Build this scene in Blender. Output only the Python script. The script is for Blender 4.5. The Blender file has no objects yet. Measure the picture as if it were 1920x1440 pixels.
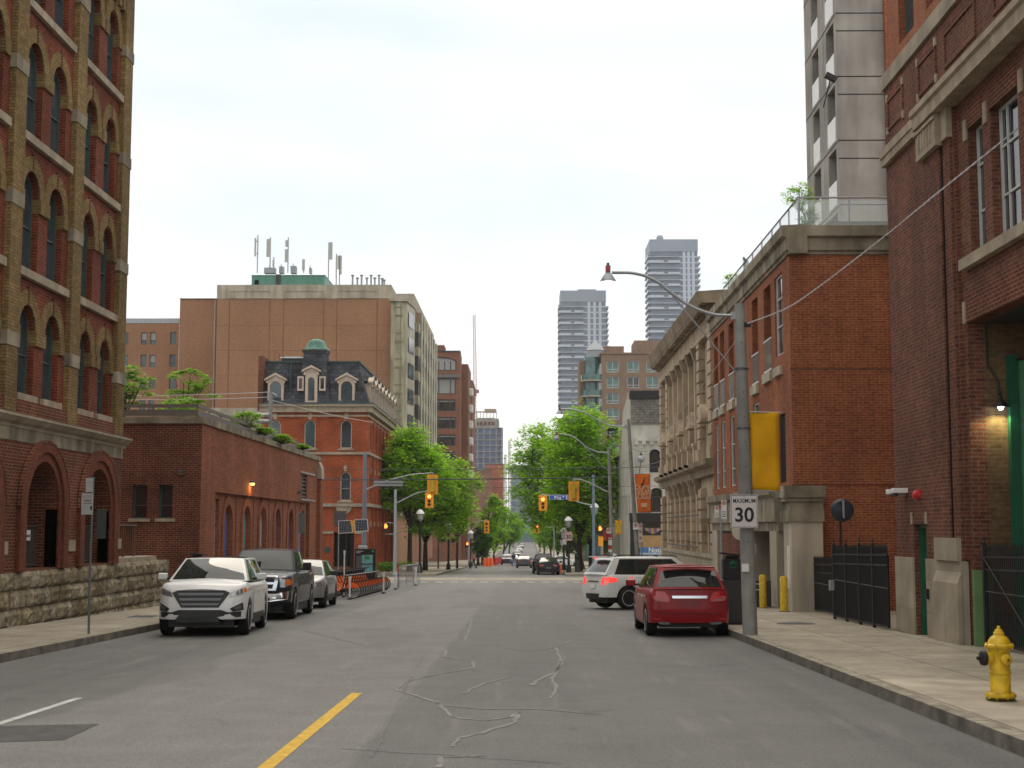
import bpy, bmesh, math, random
from mathutils import Vector, Matrix
from mathutils.geometry import tessellate_polygon
from mathutils.bvhtree import BVHTree
RN = random.Random(11)
sc = bpy.context.scene
COL = sc.collection
rad = math.radians

# ---------------------------------------------------------------- camera
cd = bpy.data.cameras.new('camera'); cam = bpy.data.objects.new('camera', cd); COL.objects.link(cam)
cd.lens = 50; cd.sensor_width = 36; cd.clip_start = .1; cd.clip_end = 6000
cam.location = (0, 0, 1.8)
cam.rotation_euler = (rad(90) + math.atan(270 / 2667), 0, rad(.537))
cd.dof.use_dof = True; cd.dof.focus_distance = 42; cd.dof.aperture_fstop = 3.2
sc.camera = cam

# ---------------------------------------------------------------- sky, sun, exposure
SUN_EL, SUN_STR = 48, .8
w = bpy.data.worlds.new('World'); sc.world = w; w.use_nodes = True
nt = w.node_tree; N = nt.nodes; L = nt.links
for n in list(N): N.remove(n)
out = N.new('ShaderNodeOutputWorld')
sky = N.new('ShaderNodeTexSky'); sky.sky_type = 'NISHITA'; sky.sun_disc = False
sky.sun_elevation = rad(SUN_EL); sky.sun_rotation = rad(0)
bg1 = N.new('ShaderNodeBackground'); bg1.inputs[1].default_value = .1
L.new(sky.outputs[0], bg1.inputs[0])
tc = N.new('ShaderNodeTexCoord'); sp = N.new('ShaderNodeSeparateXYZ'); L.new(tc.outputs['Generated'], sp.inputs[0])
ramp = N.new('ShaderNodeValToRGB'); L.new(sp.outputs[2], ramp.inputs[0])      # overcast layer: brightest overhead
cr = ramp.color_ramp
cr.elements[0].position = 0; cr.elements[0].color = (1.05, 1.03, 1.0, 1)
cr.elements[1].position = 1; cr.elements[1].color = (1.62, 1.50, 1.34, 1)
for p, c in ((.12, (1.03, 1.02, 1.0)), (.24, (.97, .985, .985)), (.33, (.86, .92, .97)), (.5, (1.18, 1.14, 1.06))):
    e = cr.elements.new(p); e.color = (*c, 1)
mp = N.new('ShaderNodeMapping'); mp.inputs['Scale'].default_value = (2.2, 2.2, 7.0)
mp.inputs['Location'].default_value = (.35, .2, .6)
L.new(tc.outputs['Generated'], mp.inputs[0])
nz = N.new('ShaderNodeTexNoise'); nz.inputs['Scale'].default_value = 1.6; nz.inputs['Detail'].default_value = 7; nz.inputs['Roughness'].default_value = .5
L.new(mp.outputs[0], nz.inputs[0])
r2 = N.new('ShaderNodeValToRGB'); L.new(nz.outputs[0], r2.inputs[0])
r2.color_ramp.elements[0].position = .34; r2.color_ramp.elements[0].color = (.86, .91, .955, 1)
r2.color_ramp.elements[1].position = .56; r2.color_ramp.elements[1].color = (1.02, 1.01, 1.0, 1)
mm = N.new('ShaderNodeMix'); mm.data_type = 'RGBA'; mm.blend_type = 'MULTIPLY'; mm.inputs[0].default_value = 1
L.new(ramp.outputs[0], mm.inputs[6]); L.new(r2.outputs[0], mm.inputs[7])
bg2 = N.new('ShaderNodeBackground'); bg2.inputs[1].default_value = 1.16; L.new(mm.outputs[2], bg2.inputs[0])
mx = N.new('ShaderNodeMixShader'); mx.inputs[0].default_value = .93
L.new(bg1.outputs[0], mx.inputs[1]); L.new(bg2.outputs[0], mx.inputs[2]); L.new(mx.outputs[0], out.inputs[0])
sd = bpy.data.lights.new('sun', 'SUN'); so = bpy.data.objects.new('sun', sd); COL.objects.link(so)
sd.energy = SUN_STR; sd.angle = rad(25); sd.color = (1, .90, .76)
so.rotation_euler = (-rad(90 - SUN_EL), 0, 0); so.location = (0, 20, 80)
sc.view_settings.view_transform = 'Standard'; sc.view_settings.look = 'None'
sc.view_settings.exposure = 0; sc.view_settings.gamma = 1
sc.cycles.max_bounces = 5; sc.cycles.diffuse_bounces = 3; sc.cycles.glossy_bounces = 3; sc.cycles.transmission_bounces = 3
sc.cycles.volume_bounces = 0; sc.cycles.volume_step_rate = 10; sc.cycles.transparent_max_bounces = 8

# ---------------------------------------------------------------- helpers
def gz(y):                      # height of the street along its length: falls away, then levels out
    if y < 250: return -.017 * y
    if y < 330:
        t = (y - 250) / 80
        return -4.25 - .017 * 80 * (t - t * t / 2)
    return -4.93
OFF = {}
def thing(name, label, cat, loc=(0, 0, 0), group=None, kind=None, local=False):
    o = bpy.data.objects.new(name, None); COL.objects.link(o); o.empty_display_size = .2
    o.location = loc; OFF[o.name] = Vector((0, 0, 0)) if local else Vector(loc)
    return tag(o, label, cat, group, kind)
def tag(o, label=None, cat=None, group=None, kind=None):
    if label: o['label'] = label
    if cat: o['category'] = cat
    if group: o['group'] = group
    if kind: o['kind'] = kind
    return o
def kids(o): return [c for c in bpy.data.objects if c.parent == o]
def copy_tree(o, parent=None, ch=None):
    if ch is None:
        ch = {}
        for q in bpy.data.objects:
            if q.parent: ch.setdefault(q.parent.name, []).append(q)
    c = o.copy(); COL.objects.link(c); c.parent = parent
    for k in ch.get(o.name, []): copy_tree(k, c, ch)
    return c

class Fr:                       # a wall frame: point = o + a*u + b*up + c*n
    def __init__(s, o, u, n, v=(0, 0, 1)):
        s.o, s.u, s.v, s.n = Vector(o), Vector(u), Vector(v), Vector(n)
    def __call__(s, a, b, c=0): return s.o + s.u * a + s.v * b + s.n * c

class MB:
    def __init__(s): s.v = []; s.f = []; s.m = []
    def add(s, vs, fs, m=0):
        k = len(s.v); s.v += [Vector(p) for p in vs]
        for f in fs: s.f.append([i + k for i in f]); s.m.append(m)
        return s
    def box(s, x0, x1, y0, y1, z0, z1, m=0):
        return s.add([(x, y, z) for z in (z0, z1) for y in (y0, y1) for x in (x0, x1)],
                     [(0, 2, 3, 1), (4, 5, 7, 6), (0, 1, 5, 4), (2, 6, 7, 3), (0, 4, 6, 2), (1, 3, 7, 5)], m)
    def fbox(s, fr, a0, a1, b0, b1, c0, c1, m=0):
        return s.add([fr(a, b, c) for c in (c0, c1) for b in (b0, b1) for a in (a0, a1)],
                     [(0, 2, 3, 1), (4, 5, 7, 6), (0, 1, 5, 4), (2, 6, 7, 3), (0, 4, 6, 2), (1, 3, 7, 5)], m)
    def mbox(s, M, sx, sy, sz, m=0):
        return s.add([M @ Vector((x * sx / 2, y * sy / 2, z * sz / 2)) for z in (-1, 1) for y in (-1, 1) for x in (-1, 1)],
                     [(0, 2, 3, 1), (4, 5, 7, 6), (0, 1, 5, 4), (2, 6, 7, 3), (0, 4, 6, 2), (1, 3, 7, 5)], m)
    def poly(s, pts, m=0): return s.add(pts, [tuple(range(len(pts)))], m)
    def wall(s, fr, outl, holes=(), depth=.2, m=0, rm=None, c=0):
        loops = [[Vector((a, b, 0)) for a, b in outl]] + [[Vector((a, b, 0)) for a, b in h] for h in holes]
        flat = [p for l in loops for p in l]
        s.add([fr(p.x, p.y, c) for p in flat], [t for t in tessellate_polygon(loops)], m)
        for h in holes:
            for i in range(len(h)):
                p, q = h[i], h[(i + 1) % len(h)]
                mm_ = rm((p[1] + q[1]) / 2) if callable(rm) else (m if rm is None else rm)
                s.add([fr(*p, c), fr(*q, c), fr(*q, c - depth), fr(*p, c - depth)], [(0, 1, 2, 3)], mm_)
        return s
    def prism(s, fr, pts, c0, c1, m=0):       # polygon in the frame's plane, extruded from c0 to c1
        n = len(pts); tri = tessellate_polygon([[Vector((a, b, 0)) for a, b in pts]])
        s.add([fr(a, b, c1) for a, b in pts], tri, m)
        s.add([fr(a, b, c0) for a, b in pts], [t[::-1] for t in tri], m)
        for i in range(n):
            p, q = pts[i], pts[(i + 1) % n]
            s.add([fr(*p, c0), fr(*q, c0), fr(*q, c1), fr(*p, c1)], [(0, 1, 2, 3)], m)
        return s
    def ribbon(s, fr, inn, outr, c0, c1, m=0, closed=False):
        n = len(inn); k = len(s.v)
        for p, q in zip(inn, outr): s.v += [fr(*p, c0), fr(*p, c1), fr(*q, c1), fr(*q, c0)]
        rng = range(n if closed else n - 1)
        for i in rng:
            a, b = k + 4 * i, k + 4 * ((i + 1) % n)
            for x, y in ((0, 1), (1, 2), (2, 3), (3, 0)): s.f.append([a + x, b + x, b + y, a + y]); s.m.append(m)
        if not closed:
            s.f.append([k, k + 1, k + 2, k + 3]); e = k + 4 * (n - 1); s.f.append([e, e + 1, e + 2, e + 3]); s.m += [m, m]
        return s
    def tube(s, path, r, n=8, m=0, caps=True):
        path = [Vector(p) for p in path]; rs = r if isinstance(r, (list, tuple)) else [r] * len(path)
        k = len(s.v); up = None
        for i, p in enumerate(path):
            d = (path[min(i + 1, len(path) - 1)] - path[max(i - 1, 0)]).normalized()
            if up is None: up = Vector((0, 0, 1)) if abs(d.z) < .9 else Vector((1, 0, 0))
            e1 = d.cross(up).normalized(); e2 = e1.cross(d).normalized(); up = e2
            for j in range(n):
                t = 2 * math.pi * j / n
                s.v.append(p + (e1 * math.cos(t) + e2 * math.sin(t)) * rs[i])
        for i in range(len(path) - 1):
            for j in range(n):
                a = k + i * n + j; b = k + i * n + (j + 1) % n
                s.f.append([a, b, b + n, a + n]); s.m.append(m)
        if caps:
            s.f.append([k + j for j in range(n)][::-1]); s.f.append([k + (len(path) - 1) * n + j for j in range(n)]); s.m += [m, m]
        return s
    def lathe(s, o, prof, n=16, m=0, ax=None):  # prof: (radius, height) about an axis through o
        M = Matrix.Identity(3)
        if ax is not None: M = Vector((0, 0, 1)).rotation_difference(Vector(ax)).to_matrix()
        o = Vector(o); k = len(s.v)
        for r_, h in prof:
            for j in range(n):
                t = 2 * math.pi * j / n
                s.v.append(o + M @ Vector((r_ * math.cos(t), r_ * math.sin(t), h)))
        for i in range(len(prof) - 1):
            for j in range(n):
                a = k + i * n + j; b = k + i * n + (j + 1) % n
                s.f.append([a, b, b + n, a + n]); s.m.append(m)
        for e in (0, len(prof) - 1):
            if prof[e][0] > 1e-4: s.f.append([k + e * n + j for j in range(n)]); s.m.append(m)
        return s
    def ball(s, o, r, n=12, m=0, sz=1):
        return s.lathe(o, [(max(r * math.sin(math.pi * i / 8), 1e-5), -r * sz * math.cos(math.pi * i / 8)) for i in range(9)], n, m)
    def build(s, name, mats, parent=None, smooth=False, bevel=0, ang=35):
        me = bpy.data.meshes.new(name)
        off = OFF.get(parent.name, Vector((0, 0, 0))) if parent else Vector((0, 0, 0))
        me.from_pydata([tuple(p - off) for p in s.v], [], s.f)
        mats = mats if isinstance(mats, (list, tuple)) else [mats]
        for q in mats: me.materials.append(q)
        me.polygons.foreach_set('material_index', [min(i, len(mats) - 1) for i in s.m])
        if smooth:
            me.polygons.foreach_set('use_smooth', [True] * len(me.polygons)); me.set_sharp_from_angle(angle=rad(ang))
        me.update()
        o = bpy.data.objects.new(name, me); COL.objects.link(o)
        if parent: o.parent = parent
        OFF[o.name] = off
        if bevel:
            b = o.modifiers.new('bevel', 'BEVEL'); b.width = bevel; b.segments = 2; b.limit_method = 'ANGLE'
        return o

def rect(a0, a1, b0, b1): return [(a0, b0), (a1, b0), (a1, b1), (a0, b1)]
def arcpts(a0, a1, bs, rise=None, n=12):      # from (a1,bs) over the top to (a0,bs)
    c = (a0 + a1) / 2; r = (a1 - a0) / 2; h = r if rise is None else rise
    return [(c + r * math.cos(math.pi * i / n), bs + h * math.sin(math.pi * i / n)) for i in range(n + 1)]
def arch(a0, a1, b0, bs, rise=None, n=12): return [(a0, b0), (a1, b0)] + arcpts(a0, a1, bs, rise, n)
def inset(pts, t):
    A = [p[0] for p in pts]; B = [p[1] for p in pts]
    ca, cb = (min(A) + max(A)) / 2, (min(B) + max(B)) / 2
    ka = 1 - 2 * t / (max(A) - min(A)); kb = 1 - 2 * t / (max(B) - min(B))
    return [(ca + (a - ca) * ka, cb + (b - cb) * kb) for a, b in pts]
def window(fr, pts, c, par, fm, gm, t=.07, fd=.06, bars=(), name='window', bt=.035, blind=None, label=None):
    f = MB(); f.ribbon(fr, inset(pts, t), pts, c - fd, c, 0, closed=True)
    for a0, b0, a1, b1 in bars:
        if abs(a0 - a1) < 1e-6: f.fbox(fr, a0 - bt / 2, a0 + bt / 2, b0, b1, c - fd * .9, c - fd * .1)
        else: f.fbox(fr, a0, a1, b0 - bt / 2, b0 + bt / 2, c - fd * .9, c - fd * .1)
    fo = f.build(name, fm, par)
    if label: fo['label'] = label
    g = MB(); tri = tessellate_polygon([[Vector((a, b, 0)) for a, b in pts]])
    g.add([fr(a, b, c - fd * .7) for a, b in pts], tri); g.build('pane', gm, fo)
    if blind:
        A = [p[0] for p in pts]; B = [p[1] for p in pts]
        h = min(B) + (max(B) - min(B)) * (1 - blind[0])
        MB().fbox(fr, min(A) + t, max(A) - t, h, max(B) - t, c - fd * .62, c - fd * .5).build('blind', blind[1], fo)
    return fo

def textmesh(txt, size, mat, name, parent, M, align='CENTER', bold=0.0, sx=1.0):
    cu = bpy.data.curves.new('t', 'FONT'); cu.body = txt; cu.size = size; cu.align_x = align; cu.align_y = 'CENTER'
    cu.offset = bold; cu.extrude = .002
    to = bpy.data.objects.new('t', cu); COL.objects.link(to)
    dg = bpy.context.evaluated_depsgraph_get(); me = bpy.data.meshes.new_from_object(to.evaluated_get(dg))
    bpy.data.objects.remove(to); me.name = name
    off = OFF.get(parent.name, Vector((0, 0, 0))) if parent else Vector((0, 0, 0))
    me.transform(Matrix.Translation(-off) @ M @ Matrix.Diagonal((sx, 1, 1, 1)))
    me.materials.clear(); me.materials.append(mat)
    o = bpy.data.objects.new(name, me); COL.objects.link(o); o.parent = parent
    return o
def Mfr(o, u, v):               # matrix whose X runs along u, Y along v, at o
    u, v = Vector(u).normalized(), Vector(v).normalized(); n = u.cross(v)
    m = Matrix((u, v, n)).transposed().to_4x4(); m.translation = Vector(o); return m
def Tz(x, y, z, a=0): return Matrix.Translation((x, y, z)) @ Matrix.Rotation(a, 4, 'Z')

# ---------------------------------------------------------------- materials
def newmat(name):
    m = bpy.data.materials.new(name); m.use_nodes = True
    return m, m.node_tree.nodes, m.node_tree.links, m.node_tree.nodes['Principled BSDF']
def vary(N, L, col, amount, scale, vec=None, detail=4, streak=0):
    """multiply a colour socket or tuple by soft noise"""
    nz = N.new('ShaderNodeTexNoise'); nz.inputs['Scale'].default_value = scale; nz.inputs['Detail'].default_value = detail
    if vec: L.new(vec, nz.inputs[0])
    mr = N.new('ShaderNodeMapRange'); mr.inputs[1].default_value = .3; mr.inputs[2].default_value = .7
    mr.inputs[3].default_value = 1 - amount; mr.inputs[4].default_value = 1 + amount * .6
    L.new(nz.outputs[0], mr.inputs[0])
    mu = N.new('ShaderNodeVectorMath'); mu.operation = 'SCALE'
    if isinstance(col, tuple): mu.inputs[0].default_value = col[:3]
    else: L.new(col, mu.inputs[0])
    L.new(mr.outputs[0], mu.inputs[3])
    return mu.outputs[0]
def plain(name, c, rough=.6, metal=0, var=.12, scale=3, bump=0, bscale=40, spec=.5, coat=0, world=True, streak=0):
    m, N, L, b = newmat(name)
    b.inputs['Roughness'].default_value = rough; b.inputs['Metallic'].default_value = metal
    if rough > .65: spec = .15
    b.inputs['Specular IOR Level'].default_value = spec; b.inputs['Coat Weight'].default_value = coat; b.inputs['Coat Roughness'].default_value = .06
    b.inputs['Base Color'].default_value = (*c, 1)
    vec = N.new('ShaderNodeNewGeometry').outputs['Position'] if world else N.new('ShaderNodeTexCoord').outputs['Object']
    if var:
        col = vary(N, L, tuple(c), var, scale, vec)
        if streak:
            mp = N.new('ShaderNodeMapping'); mp.inputs['Scale'].default_value = (1.8, 1.8, .3); L.new(vec, mp.inputs[0])
            col = vary(N, L, col, streak, 1.0, mp.outputs[0], 5)
        L.new(col, b.inputs['Base Color'])
    if bump:
        nz = N.new('ShaderNodeTexNoise'); nz.inputs['Scale'].default_value = bscale; nz.inputs['Detail'].default_value = 5; L.new(vec, nz.inputs[0])
        bp = N.new('ShaderNodeBump'); bp.inputs[0].default_value = bump; bp.inputs['Distance'].default_value = .02
        L.new(nz.outputs[0], bp.inputs['Height']); L.new(bp.outputs[0], b.inputs['Normal'])
    return m
def wallvec(N, L):              # (along the wall, height) from position and the face's direction
    g = N.new('ShaderNodeNewGeometry'); sp = N.new('ShaderNodeSeparateXYZ'); sn = N.new('ShaderNodeSeparateXYZ')
    L.new(g.outputs['Position'], sp.inputs[0]); L.new(g.outputs['True Normal'], sn.inputs[0])
    def M(op, a, b=None):
        q = N.new('ShaderNodeMath'); q.operation = op
        for i, x in enumerate((a, b)):
            if x is None: continue
            if isinstance(x, (int, float)): q.inputs[i].default_value = x
            else: L.new(x, q.inputs[i])
        return q.outputs[0]
    ax, ay, az = M('ABSOLUTE', sn.outputs[0]), M('ABSOLUTE', sn.outputs[1]), M('ABSOLUTE', sn.outputs[2])
    k = M('GREATER_THAN', ax, ay)
    u = M('ADD', M('MULTIPLY', sp.outputs[1], k), M('MULTIPLY', sp.outputs[0], M('SUBTRACT', 1, k)))
    kz = M('GREATER_THAN', az, .8)
    v = M('ADD', M('MULTIPLY', sp.outputs[1], kz), M('MULTIPLY', sp.outputs[2], M('SUBTRACT', 1, kz)))
    c = N.new('ShaderNodeCombineXYZ'); L.new(u, c.inputs[0]); L.new(v, c.inputs[1])
    return c.outputs[0], g.outputs['Position']
def brick(name, c1, c2, mortar, bw=.22, bh=.075, ms=.011, var=.3, vs=.5, bias=0, bump=.4, off=.5, rough=.85, fine=.25, streak=.15):
    m, N, L, b = newmat(name)
    vec, pos = wallvec(N, L)
    t = N.new('ShaderNodeTexBrick'); L.new(vec, t.inputs[0])
    t.inputs['Color1'].default_value = (*c1, 1); t.inputs['Color2'].default_value = (*c2, 1); t.inputs['Mortar'].default_value = (*mortar, 1)
    t.inputs['Scale'].default_value = 1; t.inputs['Mortar Size'].default_value = ms; t.inputs['Mortar Smooth'].default_value = .2
    t.inputs['Bias'].default_value = bias; t.inputs['Brick Width'].default_value = bw; t.inputs['Row Height'].default_value = bh; t.offset = off
    col = vary(N, L, t.outputs[0], var, vs, pos, 5)
    col = vary(N, L, col, fine, 9, pos, 3)
    mp = N.new('ShaderNodeMapping'); mp.inputs['Scale'].default_value = (2.5, 2.5, .25); L.new(pos, mp.inputs[0])
    col = vary(N, L, col, streak, 1, mp.outputs[0], 5)
    L.new(col, b.inputs['Base Color']); b.inputs['Roughness'].default_value = rough; b.inputs['Specular IOR Level'].default_value = .12
    bp = N.new('ShaderNodeBump'); bp.inputs[0].default_value = bump; bp.inputs['Distance'].default_value = .012; bp.invert = True
    L.new(t.outputs['Fac'], bp.inputs['Height']); L.new(bp.outputs[0], b.inputs['Normal'])
    return m
def emis(name, c, s):
    m, N, L, b = newmat(name); b.inputs['Base Color'].default_value = (*c, 1)
    b.inputs['Emission Color'].default_value = (*c, 1); b.inputs['Emission Strength'].default_value = s
    return m
def glass(name, c, rough=.06, var=.5, scale=.6, spec=.8):
    m, N, L, b = newmat(name)
    g = N.new('ShaderNodeNewGeometry'); L.new(vary(N, L, tuple(c), var, scale, g.outputs['Position'], 2), b.inputs['Base Color'])
    b.inputs['Roughness'].default_value = rough; b.inputs['Specular IOR Level'].default_value = spec
    nz = N.new('ShaderNodeTexNoise'); nz.inputs['Scale'].default_value = .7; L.new(g.outputs['Position'], nz.inputs[0])
    bp = N.new('ShaderNodeBump'); bp.inputs[0].default_value = .08; bp.inputs['Distance'].default_value = .1
    L.new(nz.outputs[0], bp.inputs['Height']); L.new(bp.outputs[0], b.inputs['Normal'])
    return m
M = {}
M['brick_red'] = brick('red_brick', (.22, .046, .022), (.13, .030, .016), (.22, .12, .08), ms=.008, var=.35)
M['brick_red2'] = brick('dark_red_brick', (.175, .045, .027), (.11, .030, .020), (.23, .15, .095), ms=.010, var=.35)
M['brick_yel'] = brick('yellow_brick', (.29, .20, .085), (.20, .135, .056), (.13, .085, .035), ms=.009, var=.3)
M['brick_right'] = brick('brown_red_brick', (.20, .066, .040), (.12, .042, .029), (.18, .125, .09), ms=.010, var=.3, fine=.3)
M['brick_orange'] = brick('orange_brick', (.30, .098, .042), (.21, .064, .030), (.36, .17, .10), bw=.25, bh=.0735, ms=.009, var=.25)
M['brick_low'] = brick('low_red_brick', (.33, .098, .042), (.24, .070, .030), (.24, .14, .10), bw=.3, bh=.1, ms=.014, var=.2)
M['brick_her'] = brick('bright_red_brick', (.36, .088, .032), (.26, .060, .025), (.33, .10, .05), ms=.008, var=.3)
M['brick_brown'] = brick('brown_brick', (.40, .215, .12), (.33, .17, .095), (.30, .17, .11), ms=.010, var=.16, vs=.12, streak=.05)
M['brick_mid'] = brick('mid_brown_brick', (.26, .105, .06), (.20, .08, .045), (.24, .13, .09), ms=.012, var=.15)
M['stone'] = plain('pale_stone', (.34, .295, .225), .85, var=.25, scale=1.5, bump=.4, bscale=9, streak=.2)
M['stone_dirty'] = plain('stained_stone', (.27, .235, .175), .9, var=.4, scale=1.2, bump=.5, bscale=7, streak=.45)
M['sill'] = plain('stone_sill', (.36, .30, .22), .8, var=.25, scale=3, bump=.2, streak=.2)
M['concrete'] = plain('concrete', (.31, .29, .262), .85, var=.28, scale=.45, bump=.2, bscale=15, streak=.22)
M['conc_light'] = plain('cast_concrete', (.40, .355, .28), .85, var=.2, scale=.7, bump=.15, bscale=20, streak=.25)
M['frame_dk'] = plain('dark_frame', (.03, .035, .035), .5)
M['frame_gn'] = plain('green_grey_frame', (.055, .085, .08), .5)
M['frame_wh'] = plain('white_frame', (.55, .56, .55), .5, var=.1)
M['frame_cr'] = plain('cream_frame', (.50, .40, .32), .6, var=.15)
M['glass_dk'] = glass('dark_glass', (.018, .024, .028))
M['glass_bl'] = glass('blue_glass', (.045, .07, .085))
M['glass_gn'] = glass('green_glass', (.05, .14, .13))
M['glass_car'] = glass('car_glass', (.022, .028, .028), .03, .2, 2)
M['blind'] = plain('pale_blind', (.32, .32, .30), .8, var=.1)
M['black'] = plain('black_paint', (.008, .008, .009), .6, var=.1)
M['dark'] = plain('dark_grey', (.035, .034, .035), .6)
M['void'] = plain('black_and_shade', (.008, .008, .008), .9, var=0)  # near-black for joints and panels, and for shade painted into openings
M['galv'] = plain('galvanised_steel', (.34, .36, .38), .5, .5, var=.15, scale=8)
M['steel_dk'] = plain('dull_steel', (.13, .14, .15), .5, .4)
M['chrome'] = plain('chrome', (.75, .76, .78), .12, 1, var=0)
M['pole_conc'] = plain('pole_concrete', (.27, .265, .25), .85, var=.22, scale=2.5, bump=.3, bscale=30, streak=.3)
M['bronze'] = plain('brown_metal', (.085, .07, .06), .5, var=.15)
M['rust'] = plain('rusty_panel', (.13, .045, .02), .7, var=.3, scale=2, streak=.3)
M['yellow'] = plain('yellow_paint', (.62, .40, .012), .5, var=.30, scale=9, streak=.25, bump=.15)
M['sig_yel'] = plain('signal_yellow', (.88, .36, .01), .45, var=.08)
M['white'] = plain('white_paint', (.72, .72, .70), .5, var=.1)
M['red'] = plain('red_paint', (.5, .02, .02), .5, var=.1)
M['green_cu'] = plain('copper_green', (.075, .20, .155), .6, var=.3, scale=3, streak=.3)
M['green_dk'] = plain('dark_green_paint', (.012, .11, .055), .5, var=.2)
M['green_lt'] = plain('pale_green_paint', (.09, .30, .16), .55, var=.25)
M['slate'] = brick('slate', (.095, .10, .115), (.045, .048, .058), (.015, .015, .018), bw=.45, bh=.3, ms=.012, var=.3, bump=.6)
M['cable'] = plain('cable', (.05, .05, .055), .6, var=0)
M['cable_lt'] = plain('pale_cable', (.45, .44, .45), .6, var=0)
M['rubber'] = plain('rubber', (.018, .018, .018), .8, var=.2)
M['ink'] = plain('ink', (.01, .01, .012), .6, var=0)
M['lamp_on'] = emis('lamp_light', (1, .93, .78), 2.2)
M['lamp_white'] = emis('cool_lamp', (.9, .97, 1), 40)
M['lamp_amber'] = emis('amber_lamp', (1, .45, .08), 8)
M['sig_red'] = emis('red_signal', (1, .20, .04), 5)
M['hand_red'] = emis('hand_signal', (1, .25, .03), 3)
M['tail_on'] = emis('lit_tail', (1, .05, .04), 1.0)
M['off_lens'] = plain('unlit_lens', (.03, .02, .015), .3, var=0)
def at(px, py, Y):              # survey helper: the world point at distance Y seen at the photo's (px,py)
    th = math.atan(270 / 2667); ps = rad(.537)
    F = Vector((-math.sin(ps) * math.cos(th), math.cos(ps) * math.cos(th), math.sin(th))); R = Vector((math.cos(ps), math.sin(ps), 0)); U = R.cross(F)
    d = F + R * ((px - 960) / 2667) + U * ((720 - py) / 2667); return Vector((0, 0, 1.8)) + d * (Y / d.y)
def AX(px, Y): return at(px, 800, Y).x
def AZ(py, Y, px=900): return at(px, py, Y).z
# ================================================================ ground, road, pavements
def road_mat():
    m, N, L, b = newmat('asphalt')
    g = N.new('ShaderNodeNewGeometry'); pos = g.outputs['Position']; sp = N.new('ShaderNodeSeparateXYZ'); L.new(pos, sp.inputs[0])
    def nz(scale, det=5, vec=pos, mp=None):
        n = N.new('ShaderNodeTexNoise'); n.inputs['Scale'].default_value = scale; n.inputs['Detail'].default_value = det
        if mp:
            q = N.new('ShaderNodeMapping'); q.inputs['Scale'].default_value = mp; L.new(pos, q.inputs[0]); L.new(q.outputs[0], n.inputs[0])
        else: L.new(vec, n.inputs[0])
        return n.outputs[0]
    def mth(op, a, b_):
        q = N.new('ShaderNodeMath'); q.operation = op
        for i, x in enumerate((a, b_)):
            if isinstance(x, (int, float)): q.inputs[i].default_value = x
            else: L.new(x, q.inputs[i])
        return q.outputs[0]
    def smooth(x, lo, hi, a=0, c=1):
        q = N.new('ShaderNodeMapRange'); q.inputs[1].default_value = lo; q.inputs[2].default_value = hi; q.inputs[3].default_value = a; q.inputs[4].default_value = c
        L.new(x, q.inputs[0]); return q.outputs[0]
    wob = mth('MULTIPLY', mth('SUBTRACT', nz(.25, 3), .5), 1.4)
    x = mth('ADD', sp.outputs[0], wob)
    def mix(c1, c2, f):
        q = N.new('ShaderNodeMix'); q.data_type = 'RGBA'
        for i, c in ((6, c1), (7, c2)):
            if isinstance(c, tuple): q.inputs[i].default_value = (*c, 1)
            else: L.new(c, q.inputs[i])
        L.new(f, q.inputs[0]); return q.outputs[2]
    base, light, dark = (.131, .130, .125), (.178, .175, .166), (.102, .101, .098)
    lane = mth('MULTIPLY', smooth(x, -5.4, -5.25), smooth(sp.outputs[0], -1.55, -1.45, 1, 0))     # the paler older lane
    c = mix(base, light, lane)
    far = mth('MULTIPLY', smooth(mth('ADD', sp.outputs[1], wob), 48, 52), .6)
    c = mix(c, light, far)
    edge = mth('MULTIPLY', smooth(x, 2.7, 3.3), .55); c = mix(c, dark, edge)
    nearl = mth('MULTIPLY', smooth(x, -5.9, -5.5, 1, 0), .5); c = mix(c, dark, nearl)
    patch = smooth(nz(.16, 2, mp=(2.5, .5, 1)), .56, .60, 0, .35); c = mix(c, dark, patch)
    wheel = smooth(nz(1.0, 3, mp=(2.2, .05, 1)), .4, .65, 0, .25); c = mix(c, light, wheel)
    c = vary(N, L, c, .12, 1.3, pos, 6); c = vary(N, L, c, .38, 45, pos, 3)
    oil = mth('MULTIPLY', smooth(nz(1.7, 4), .62, .72, 0, .45), smooth(nz(.3, 2, mp=(1, .3, 1)), .45, .55)); c = mix(c, (.06, .058, .055), oil)
    sc_ = smooth(nz(3.0, 6, mp=(1.4, .12, 1)), .58, .70, 0, .22); c = mix(c, (.24, .23, .21), sc_)
    v = N.new('ShaderNodeTexVoronoi'); v.feature = 'DISTANCE_TO_EDGE'; v.inputs['Scale'].default_value = .34
    dd = N.new('ShaderNodeVectorMath'); dd.operation = 'ADD'; L.new(pos, dd.inputs[0])
    n2 = N.new('ShaderNodeTexNoise'); n2.inputs['Scale'].default_value = 1.1; n2.inputs['Detail'].default_value = 5; L.new(pos, n2.inputs[0])
    L.new(n2.outputs['Color'], dd.inputs[1]); L.new(dd.outputs[0], v.inputs['Vector'])
    crack = mth('MULTIPLY', smooth(v.outputs[0], .002, .009, 1, 0), smooth(nz(.5, 2), .50, .60, 0, .28))
    c = mix(c, (.05, .05, .05), crack)
    L.new(c, b.inputs['Base Color']); b.inputs['Roughness'].default_value = .8; b.inputs['Specular IOR Level'].default_value = .35
    bp = N.new('ShaderNodeBump'); bp.inputs[0].default_value = .35; bp.inputs['Distance'].default_value = .01
    L.new(nz(90, 3), bp.inputs['Height']); L.new(bp.outputs[0], b.inputs['Normal'])
    return m
M['asphalt'] = road_mat()
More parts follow.
